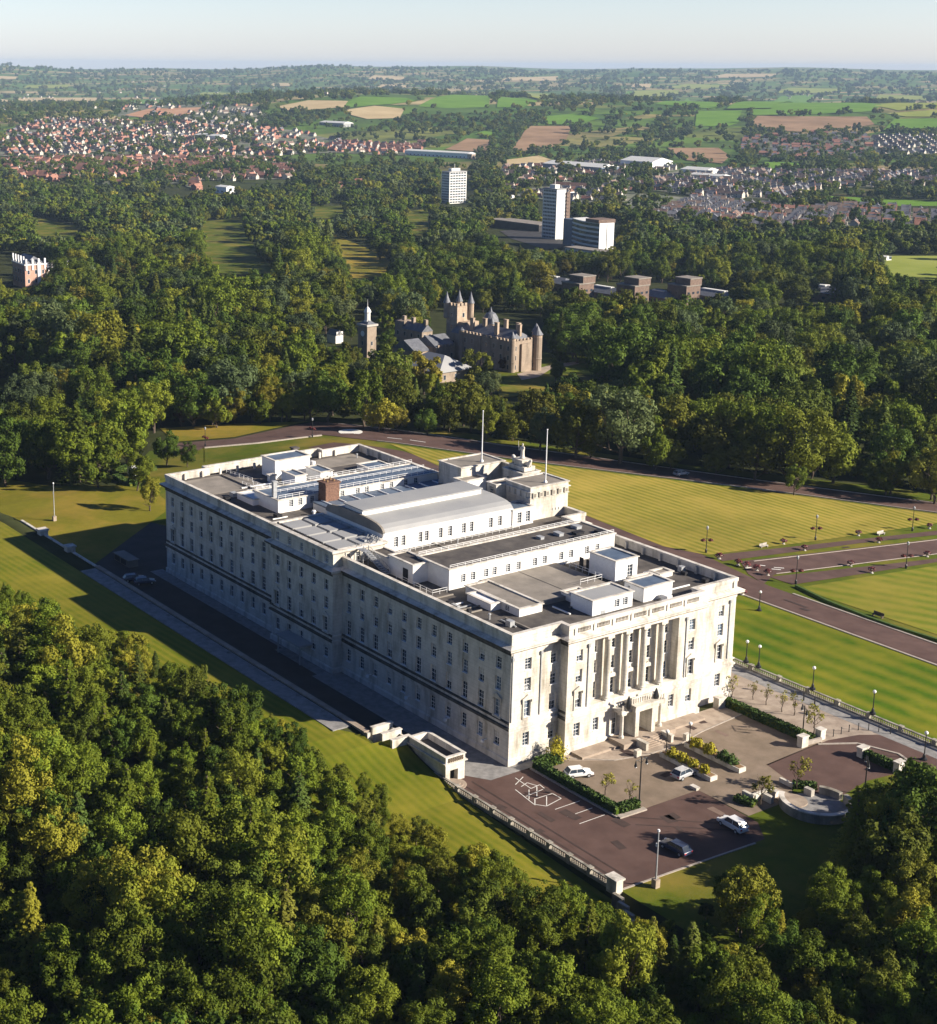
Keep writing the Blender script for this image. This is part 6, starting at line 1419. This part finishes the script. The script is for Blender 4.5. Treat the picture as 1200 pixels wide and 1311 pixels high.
# brown brick complex
nm_ = ['left', 'middle', 'right']
for i, (u, v) in enumerate([(741, 388), (812, 391), (878, 391)]):
    x, y = at(u, v); t = thing('brick_office', 'dark brown brick office tower of three, the %s one' % nm_[i], 'office block', (x, y, gz(x, y)), rad(3), 'brown brick office towers')
    mb = MB(); mb.box(-14, 0, 0, 12, -2, 10.5); mb.box(-11, 0, 3, 13, 10.5, 14.5); mb.build('wall', M['dbrick'], t)
    mb = MB(); mb.box(-14.3, .3, -.3, 12.3, 10.5, 11.1); mb.box(-11.3, .3, 2.7, 13.3, 14.5, 15.1); mb.build('roof', M['felt2'], t); winrow(t, -14, 0, 0, 12, (2, 6), 3, 3, 1.8, 1.3, fr='dbrick')
for (u, v, dx, dy, h, la) in ((722, 374, 40, 14, 6, 'leftmost low dark roofed wing of the brown brick offices'), (790, 386, 34, 14, 5, 'low dark wing between the left and middle brown brick towers'), (852, 390, 22, 14, 5, 'low dark wing between the middle and right brown brick towers'), (940, 392, 42, 16, 5, 'rightmost low dark wing of the brown brick offices'), (1075, 388, 60, 26, 6, 'long grey flat roofed hall right of the brown brick offices')):
    x, y = at(u, v); t = thing('office_wing', la, 'office block', (x, y, gz(x, y)), rad(3)); mb = MB(); mb.box(-dx, 0, 0, dy, -2, h-1.5); mb.build('wall', M['dbrick'], t)
    mb = MB(); hiproof(mb, -dx-.5, .5, -.5, dy+.5, h-1.5, 3, 'x', 6); mb.build('roof', M['slate'], t); mb = MB(); mb.box(-dx*.7, -dx*.3, dy*.4, dy*.6, h, h+1.6); mb.build('roof_light', M['conc'], t); winrow(t, -dx, 0, 0, dy, (1,), 8, 2, 2.2, 1.4, fr='dbrick')
x, y = at(850, 389); t = thing('glass_pyramid', 'blue glazed pyramid roof pavilion among the brown brick offices', 'pavilion', (x, y, gz(x, y)), rad(3)); mb = MB(); mb.box(-16, 0, -2, 12, -2, 2.4); mb.build('wall', M['conc'], t); mb = MB(); hiproof(mb, -16.5, .5, -2.5, 12.5, 2.4, 5, 'x', 6.5); mb.build('roof', M['blue'], t)
# sheds and warehouses
for (u, v, dx, dy, h, rz, mt_, la) in ((600, 203, 150, 20, 9, 14, 'white', 'long low white warehouse beside the brown field'), (604, 204, 10, 12, 9, 14, 'sand', 'tan office end of the long white warehouse'), (770, 222, 130, 40, 9, 3, 'blue', 'long blue grey shed right of the tower blocks'), (835, 217, 70, 50, 12, 3, 'white', 'large white shed at the right of the blue grey shed'),
    (905, 225, 50, 30, 8, 6, 'white', 'white shed among the right hand estate'), (925, 232, 60, 20, 7, 6, 'white', 'second white shed among the right hand estate'), (760, 245, 60, 12, 6, 22, 'render', 'red roofed school row behind the tall slim tower'), (730, 252, 40, 12, 6, 22, 'render', 'red roofed building behind the tall slim tower'),
    (652, 255, 40, 10, 6, 10, 'render', 'low red roofed building between the two tower blocks'), (280, 180, 90, 30, 9, 5, 'white', 'long white school building in the left hand town'), (150, 216, 10, 8, 7, 5, 'white', 'white hall in the left hand town'), (290, 248, 24, 14, 8, 5, 'white', 'white villa standing above the parkland wood'), (440, 163, 90, 30, 9, 5, 'lead', 'grey shed below the golden stubble fields'),
    (1135, 334, 14, 6, 3, 0, 'white', 'white awning hut beside the right hand sports field')):
    x, y = at(u, v); t = thing('shed' if 'shed' in la or 'ware' in la else 'low_building', la, 'shed' if 'shed' in la or 'ware' in la else 'building', (x, y, gz(x, y)), rad(rz))
    mb = MB(); mb.box(-dx, 0, 0, dy, -3, h); mb.build('wall', M[mt_], t); mb = MB(); hiproof(mb, -dx-.4, .4, -.4, dy+.4, h, dy*.12 if 'red' not in la else 4, 'x', 2); mb.build('roof', M['brick' if 'red' in la else 'conc'], t)
    mb = MB()
    for k in range(int(dx/9)): mb.box(-dx+4+k*9, -dx+7+k*9, -.08, .02, 1, 3.2)
    for k in range(max(1, int(dy/10))): mb.box(-.02, .08, 3+k*9, 6+k*9, 1, 3.5)
    mb.build('window', M['glass'], t, kind='stuff')
# ------------------------------------------------------------------ fields
def fcol(nm, a, b_): M[nm] = simple(nm, a, b_, .012, .95, 0, spec=.05)
fcol('stubble_field', (.42, .32, .17), (.52, .41, .23)); fcol('green_field', (.10, .20, .02), (.14, .25, .03)); fcol('pale_field', (.20, .24, .04), (.28, .30, .07)); fcol('brown_field', (.22, .14, .08), (.34, .22, .13)); fcol('dark_field', (.06, .11, .025), (.085, .14, .03)); fcol('quarry', (.42, .22, .12), (.5, .3, .18))
FL = [('stubble_field', [(355, 137), (395, 129), (446, 130), (440, 138), (372, 143)]), ('stubble_field', [(444, 141), (480, 136), (518, 140), (512, 152), (470, 153), (450, 148)]), ('green_field', [(430, 140), (462, 124), (520, 126), (535, 130), (500, 134), (470, 136)]),
 ('dark_field', [(478, 123), (525, 122), (545, 128), (535, 129)]), ('green_field', [(535, 137), (560, 125), (632, 122), (626, 138), (575, 139)]), ('green_field', [(636, 138), (640, 124), (690, 130), (670, 138)]), ('dark_field', [(530, 147), (540, 139), (622, 139), (618, 146), (560, 148)]), ('pale_field', [(560, 121), (640, 118), (720, 122), (690, 128), (630, 121)]),
 ('green_field', [(700, 160), (696, 150), (735, 146), (768, 152), (740, 160)]), ('brown_field', [(660, 186), (672, 168), (680, 162), (732, 162), (725, 180), (700, 192), (650, 200)]), ('brown_field', [(570, 192), (598, 178), (630, 180), (622, 196)]), ('stubble_field', [(645, 206), (690, 200), (720, 210), (650, 212)]), ('green_field', [(608, 172), (620, 168), (634, 170), (628, 176)]),
 ('green_field', [(890, 162), (892, 143), (950, 142), (945, 158), (930, 163)]), ('green_field', [(930, 141), (1000, 124), (1048, 122), (1040, 130), (990, 140)]), ('green_field', [(960, 142), (1045, 131), (1130, 135), (1120, 143), (1040, 147), (965, 148)]), ('pale_field', [(808, 127), (812, 117), (870, 116), (868, 122)]), ('green_field', [(840, 134), (880, 126), (925, 134), (915, 140)]),
 ('brown_field', [(960, 160), (970, 149), (1110, 150), (1120, 160), (1050, 170), (985, 168)]), ('pale_field', [(1120, 136), (1200, 130), (1215, 138), (1150, 142)]), ('pale_field', [(1135, 146), (1215, 140), (1215, 150), (1160, 150)]), ('green_field', [(1130, 168), (1145, 153), (1215, 152), (1215, 170)]), ('green_field', [(975, 215), (980, 208), (1030, 210), (1015, 220)]),
 ('brown_field', [(855, 190), (920, 190), (935, 200), (925, 210), (880, 206)]), ('green_field', [(1030, 258), (1038, 250), (1120, 254), (1200, 258), (1200, 264), (1110, 264), (1060, 262)]), ('pale_field', [(1130, 352), (1126, 328), (1215, 328), (1215, 362), (1150, 356)]), ('quarry', [(160, 148), (190, 140), (258, 138), (250, 146), (190, 152)]),
 ('stubble_field', [(20, 132), (25, 126), (130, 126), (120, 134)]), ('stubble_field', [(0, 134), (2, 128), (20, 130), (15, 135)]), ('green_field', [(130, 134), (140, 128), (215, 130), (200, 136)]), ('stubble_field', [(0, 102), (0, 98), (24, 99), (20, 102)]), ('stubble_field', [(345, 111), (350, 107), (375, 107), (372, 111)]), ('stubble_field', [(480, 113), (490, 109), (528, 110), (522, 113)]), ('stubble_field', [(640, 104), (650, 100), (715, 98), (712, 104)]), ('stubble_field', [(808, 112), (812, 108), (835, 108), (832, 113)]), ('stubble_field', [(905, 100), (930, 95), (1000, 95), (985, 99)]), ('stubble_field', [(470, 102), (480, 97), (520, 99), (515, 103)]), ('pale_field', [(30, 114), (35, 110), (90, 109), (85, 114)]), ('pale_field', [(1120, 128), (1125, 122), (1190, 124), (1185, 129)]),
 ('green_field', [(800, 122), (803, 118), (810, 118), (806, 123)]), ('dark_field', [(700, 122), (720, 117), (780, 119), (760, 124)]), ('pale_field', [(990, 120), (1010, 113), (1080, 115), (1060, 120)]), ('pale_field', [(850, 114), (880, 108), (940, 110), (900, 115)]), ('pale_field', [(250, 124), (260, 119), (330, 120), (320, 125)]),
 ('verge', [(258, 312), (258, 284), (312, 280), (314, 300), (348, 342), (350, 352), (262, 350)]), ('verge', [(425, 300), (470, 318), (505, 332), (495, 355), (440, 357), (415, 342)]), ('verge', [(515, 272), (548, 268), (554, 304), (528, 304)]), ('verge', [(396, 264), (440, 264), (440, 280), (396, 280)]), ('verge', [(30, 276), (80, 286), (108, 290), (100, 310), (40, 300)]), ('verge', [(-5, 486), (60, 484), (50, 500), (-5, 500)]), ('verge', [(625, 470), (690, 452), (790, 460), (815, 472), (800, 484), (730, 480), (700, 505), (640, 510)])]
for nm, P in FL:
    P2 = [at(*p) for p in P]; D_ = np.mean([math.hypot(p[0]-CAM[0], p[1]-CAM[1]) for p in P2])
    if any(math.hypot(p[0]-CAM[0], p[1]-CAM[1]) > 15000 for p in P2): continue
    sheet('field' if nm != 'verge' else 'park_grass', P2, .35 if D_ < 2500 else 1.5 if D_ < 6000 else 4, M['lawn_gold' if nm == 'verge' and D_ < 1250 and D_ > 800 else nm], 15 if D_ < 1200 else 60 if D_ < 4000 else 150, world=True)
sheet('castle_path', [(662, 480), (700, 470), (735, 464), (742, 467), (705, 474), (690, 484), (668, 488)], .45, M['paving'], 10)
# ------------------------------------------------------------------ houses
hw_ = []
for nm, c1, c2 in (('cream_wall', (.42, .37, .31), (.54, .49, .43)), ('red_brick_wall', (.27, .13, .09), (.36, .18, .13))): M[nm] = simple(nm, c1, c2, .2, .85)
for nm, c1, c2 in (('red_tile_roof', (.26, .12, .085), (.34, .17, .12)), ('brown_tile_roof', (.15, .10, .08), (.21, .15, .12)), ('grey_tile_roof', (.11, .11, .125), (.16, .16, .18))): M[nm] = simple(nm, c1, c2, .3, .8)
HV = []
for i, (L, W_, h, rh, wmt, rmt) in enumerate([(9, 8, 5.4, 3.2, 'cream_wall', 'grey_tile_roof'), (15, 8.5, 5.4, 3.4, 'cream_wall', 'brown_tile_roof'), (10, 8, 5.2, 3.2, 'red_brick_wall', 'grey_tile_roof'), (16, 8, 5.4, 3.4, 'red_brick_wall', 'red_tile_roof'), (12, 8, 3.2, 3.0, 'cream_wall', 'red_tile_roof'), (11, 8, 5.2, 3.2, 'cream_wall', 'red_tile_roof')]):
    mb = MB(); mb.box(-L/2, L/2, -W_/2, W_/2, -2.5, h); mb.poly([(L/2, -W_/2, h), (L/2, W_/2, h), (L/2, 0, h+rh)]); mb.poly([(-L/2, W_/2, h), (-L/2, -W_/2, h), (-L/2, 0, h+rh)]); mb.cur = 1
    mb.quad((-L/2-.3, -W_/2-.4, h-.25), (L/2+.3, -W_/2-.4, h-.25), (L/2+.3, 0, h+rh), (-L/2-.3, 0, h+rh)); mb.quad((L/2+.3, W_/2+.4, h-.25), (-L/2-.3, W_/2+.4, h-.25), (-L/2-.3, 0, h+rh), (L/2+.3, 0, h+rh)); mb.cur = 0
    mb.box(L/2-1.5, L/2-.6, -.5, .5, h+rh-1, h+rh+1.2); mb.box(-L/2+1, -L/2+4, -W_/2-3, -W_/2-.01, -2, h-2.2); mb.cur = 2
    for k in range(3):
        for z in ((1.0, 3.6) if h > 4 else (1.0,)): xx = -L/2+1.5+k*(L-3)/2; mb.box(xx-.6, xx+.6, -W_/2-.05, -W_/2+.01, z, z+1.3); mb.box(xx-.6, xx+.6, W_/2-.01, W_/2+.05, z, z+1.3)
    HV.append(mb.mesh('house', [M[wmt], M[rmt], M['glass']]))
TOWN = [([(0, 172), (0, 200), (60, 205), (120, 196), (200, 200), (330, 200), (430, 196), (500, 200), (440, 182), (380, 168), (300, 158), (150, 156), (60, 152)], (2, 1, 3, 2, 5, 0), .6, 20, 30),
 ([(0, 208), (20, 228), (160, 240), (160, 226), (230, 236), (260, 248), (255, 232), (380, 230), (360, 206), (200, 203), (60, 204)], (3, 5, 3, 3, 1), .95, 19, 30),
 ([(300, 165), (345, 150), (330, 140), (290, 140), (200, 152)], (0, 1), .5, 25, 36),
 ([(800, 262), (820, 248), (900, 255), (1010, 270), (1120, 266), (1200, 276), (1200, 296), (1050, 292), (980, 296), (900, 284), (830, 280)], (0, 0, 1, 2, 0, 5, 0), .95, 15, 23),
 ([(830, 216), (1010, 222), (1200, 222), (1200, 240), (1100, 240), (1030, 246), (1020, 256), (900, 252), (836, 244)], (0, 1, 0, 2), .8, 17, 27),
 ([(950, 176), (1060, 170), (1120, 176), (1100, 206), (1020, 206), (950, 196)], (3, 5, 2, 0), .7, 20, 30), ([(1120, 174), (1215, 176), (1215, 200), (1120, 198)], (0, 1, 0), .9, 20, 34),
 ([(480, 196), (500, 186), (560, 182), (520, 200)], (3, 5), .7, 20, 28), ([(150, 150), (160, 136), (330, 136), (340, 150)], (0, 2), .25, 30, 45), ([(430, 196), (400, 186), (410, 180), (520, 186), (500, 196)], (3, 5, 2), .8, 20, 30),
 ([(480, 245), (430, 250), (400, 240), (420, 232), (495, 236)], (4, 3), .5, 22, 30), ([(1000, 128), (1060, 128), (1060, 120), (1000, 122)], (0,), .2, 40, 60), ([(0, 118), (1200, 118), (1200, 96), (0, 96)], (0, 0, 1), .02, 60, 90), ([(0, 150), (420, 128), (420, 112), (0, 120)], (0, 1), .06, 50, 70), ([(640, 215), (800, 208), (830, 236), (800, 262), (730, 262), (650, 250)], (4, 0, 1), .6, 17, 27)]
houses = []
for ti, (P, kinds, pr, sx, sy) in enumerate(TOWN):
    W_ = [at(*p) for p in P]; xs = [p[0] for p in W_]; ys = [p[1] for p in W_]; ang = (.3, .55, -.2, .62, .4, .7, .2, .5, .1, .3, .9, .2, .5, .3, .4)[ti]; c0 = (np.mean(xs), np.mean(ys)); r = max(max(xs)-min(xs), max(ys)-min(ys))*.75
    for i, gx_ in enumerate(np.arange(-r, r, sx)):
        for j, gy_ in enumerate(np.arange(-r, r, sy)):
            if rnd.random() > pr: continue
            yy = gy_+14*math.sin(gx_/160+j*.3); x = c0[0]+math.cos(ang)*gx_-math.sin(ang)*yy; y = c0[1]+math.sin(ang)*gx_+math.cos(ang)*yy
            if not inpoly([x], [y], W_)[0]: continue
            if sx < 35 and math.sin(gx_/95+ti) > .93: continue
            houses.append((x, y, int(kinds[rnd.integers(0, len(kinds))]), ang+rnd.normal(0, .05)+(math.pi/2 if rnd.random() < .18 else 0), ti, j))
houses.sort(key=lambda h: math.hypot(h[0]-CAM[0], h[1]-CAM[1])); print('houses', len(houses))
TW = ['in left town', 'in left red estate', 'atop left town', 'right of the towers', 'in right middle estate', 'below right fields', 'in far right terrace', 'by white warehouse', 'near quarry', 'left of warehouse', 'above the parkland', 'on hill farms', 'in far haze', 'among left fields', 'behind tall tower']
HK = ['cream house with grey roof', 'long cream house with brown roof', 'brick house with grey roof', 'long brick house with red roof', 'cream bungalow with red roof', 'cream house with red roof']
H0 = {}
for i, h in enumerate(houses[:300]):
    k = h[2]
    if k not in H0: o = link('house', HV[k]); H0[k] = o
    else: o = H0[k].copy(); C.objects.link(o)
    u, v, _ = proj(h[0], h[1], gz(h[0], h[1])); seg = 'front' if v > 275 else 'middle' if v > 262 else 'back'; colu = 'left' if u < 900 else 'centre' if u < 1020 else 'right'
    tw = TW[h[4]]
    lb = '%s %s, %s street %s' % (HK[k], TW[h[4]], seg, colu); o['label'] = lb; o['category'] = 'house'; o['group'] = lb+' rows'
    o.location = (h[0], h[1], gz(h[0], h[1])); o.rotation_euler = (0, 0, h[3])
hr = houses[300:]
if hr: wood_group('town', HV, [(h[0], h[1], gz(h[0], h[1])) for h in hr], [(1, 1, 1)]*len(hr), [(0, 0, h[3]) for h in hr], [h[2] for h in hr], 'distant mass of small houses filling the towns below the hills')
M['suburb'] = simple('gardens_and_streets', (.075, .10, .035), (.20, .19, .15), .045, .9, lo=.4, hi=.6)
for ti, (P, *_q) in enumerate(TOWN):
    if ti not in (11, 12, 13): sheet('suburb_ground', [at(*p) for p in P], .5 if ti in (3, 4) else 1.2, M['suburb'], 60, world=True)
# ------------------------------------------------------------------ distant trees and hedges
FAR = []
for i in range(7):
    H = (14, 17, 12, 15, 18, 13, 16)[i]; R = H*(.48, .44, .55, .45, .36, .55, .5)[i]; cm = crown_mesh(600+i, H, R, 900, .7, 'broad', ('leaf', 'leaf_dark', 'leaf_dark', 'leaf', 'leaf_con', 'leaf_olive', 'leaf_grey')[i], .04, 14); FAR.append(cm)
FPOLY = [[(at(*p)) for p in P] for nm, P in FL]
rs = np.random.default_rng(5); fx = []; fy = []; fs = []
hx = np.array([h[0] for h in houses]); hy = np.array([h[1] for h in houses])
fw = math.atan2(_d[1], _d[0])
for D0, D1, sp, s in ((1130, 1700, 10.5, 1.05), (1700, 2600, 13, 1.1), (2600, 4000, 19, 1.1), (4000, 6500, 28, 1.3), (6500, 12500, 55, 1.7)):
    n = int(.40*2*.5*(D1**2-D0**2)/sp**2*1.05); D_ = np.sqrt(rs.uniform(D0**2, D1**2, n)); a = fw-.065+rs.uniform(-.40, .40, n)
    x = CAM[0]+D_*np.cos(a); y = CAM[1]+D_*np.sin(a); q = projv(np.stack([x, y, g(x, y)], 1)); ok = (q[:, 0] > -20) & (q[:, 0] < 1220) & (q[:, 2] > 0); x, y, q, D_ = x[ok], y[ok], q[ok], D_[ok]
    nzv_ = np.sin(x/170+1)*np.cos(y/140)+.6*np.sin(x/61+y/73)+.4*np.cos(x/35-y/29)
    ok = np.ones(len(x), bool) if D0 < 1700 else (nzv_ > (-.6 if D0 < 2600 else .25 if D0 < 4000 else .55))
    if D0 >= 2500:   # hedge lines on a skewed grid
        gxs = (x*.8+y*.6+40*np.sin(y/400))/210; gys = (y*.8-x*.6+40*np.sin(x/500))/150; ed = (np.abs(gxs-np.round(gxs)) < .06) | (np.abs(gys-np.round(gys)) < .08); ok |= ed
    for P in FPOLY: ok &= ~inpoly(x, y, P)
    for k in KEEP[14:]: ok &= ~(inpoly(q[:, 0], q[:, 1]+0, k) | inpoly(q[:, 0], q[:, 1]-8, k))
    for ti, (P, *_r_) in enumerate(TOWN):
        if ti in (11, 12, 13): continue
        ok &= ~(inpoly(q[:, 0], q[:, 1], P) & (rs.random(len(x)) > (.55 if ti not in (3, 4, 14) else .26)))
    qt = projv(np.stack([x, y, g(x, y)+9], 1))
    for ti in (0, 1, 3, 4, 14): ok &= ~(inpoly(qt[:, 0], qt[:, 1]-2, TOWN[ti][0]) & ~inpoly(q[:, 0], q[:, 1], TOWN[ti][0]) & (rs.random(len(x)) < .8))
    x, y, D_ = x[ok], y[ok], D_[ok]
    if D1 <= 4200 and len(hx):
        keep = np.ones(len(x), bool); cell = {}
        for a_, b_ in zip(hx, hy): cell.setdefault((int(a_//12), int(b_//12)), []).append((a_, b_))
        for i in range(len(x)):
            cxi, cyi = int(x[i]//12), int(y[i]//12)
            for di in (-1, 0, 1):
                for dj in (-1, 0, 1):
                    for (a_, b_) in cell.get((cxi+di, cyi+dj), ()):
                        if (a_-x[i])**2+(b_-y[i])**2 < 81: keep[i] = False
        x, y, D_ = x[keep], y[keep], D_[keep]
    fx.append(x); fy.append(y); fs.append(np.full(len(x), s)*rs.uniform(.45, 1.2, len(x)))
x = np.concatenate(fx); y = np.concatenate(fy); s = np.concatenate(fs); H_ = 15*s
q = np.hypot(x-CAM[0], y-CAM[1]); hd_ = np.zeros(len(x), bool); nr = q < 3200; hd_[nr] = hidden(x[nr], y[nr], H_[nr], H_[nr]*.42); s = np.where(hd_, s*.4, s); x, y, s = x[~hd_], y[~hd_], s[~hd_]
print('far trees', len(x)); z = g(x, y)-.3
wood_group('distant_woods', FAR, np.stack([x, y, z], 1), np.stack([s, s, s*rs.uniform(.7, 1.1, len(x))], 1), np.stack([x*0, x*0, rs.uniform(0, 6.28, len(x))], 1), rs.integers(0, 7, len(x)), 'distant woods, hedges and garden trees fading towards the hills')
# ------------------------------------------------------------------ haze
mt = bpy.data.materials.new('haze'); mt.use_nodes = True; nt = mt.node_tree; nt.nodes.clear(); o_ = nt.nodes.new('ShaderNodeOutputMaterial'); pv = nt.nodes.new('ShaderNodeVolumePrincipled')
pv.inputs['Color'].default_value = (.48, .67, .93, 1); pv.inputs['Density'].default_value = 4.2e-5; pv.inputs['Anisotropy'].default_value = 0.0
nt.links.new(pv.outputs[0], o_.inputs['Volume'])
mb = MB(); zlo = float(ZZ.min())-2; mb.box(-16900, 9900, -5900, 16300, zlo, max(float(ZZ.max())+30, 112))
mb.build('haze', mt, kind='stuff', label='thin blue summer haze over the far countryside')
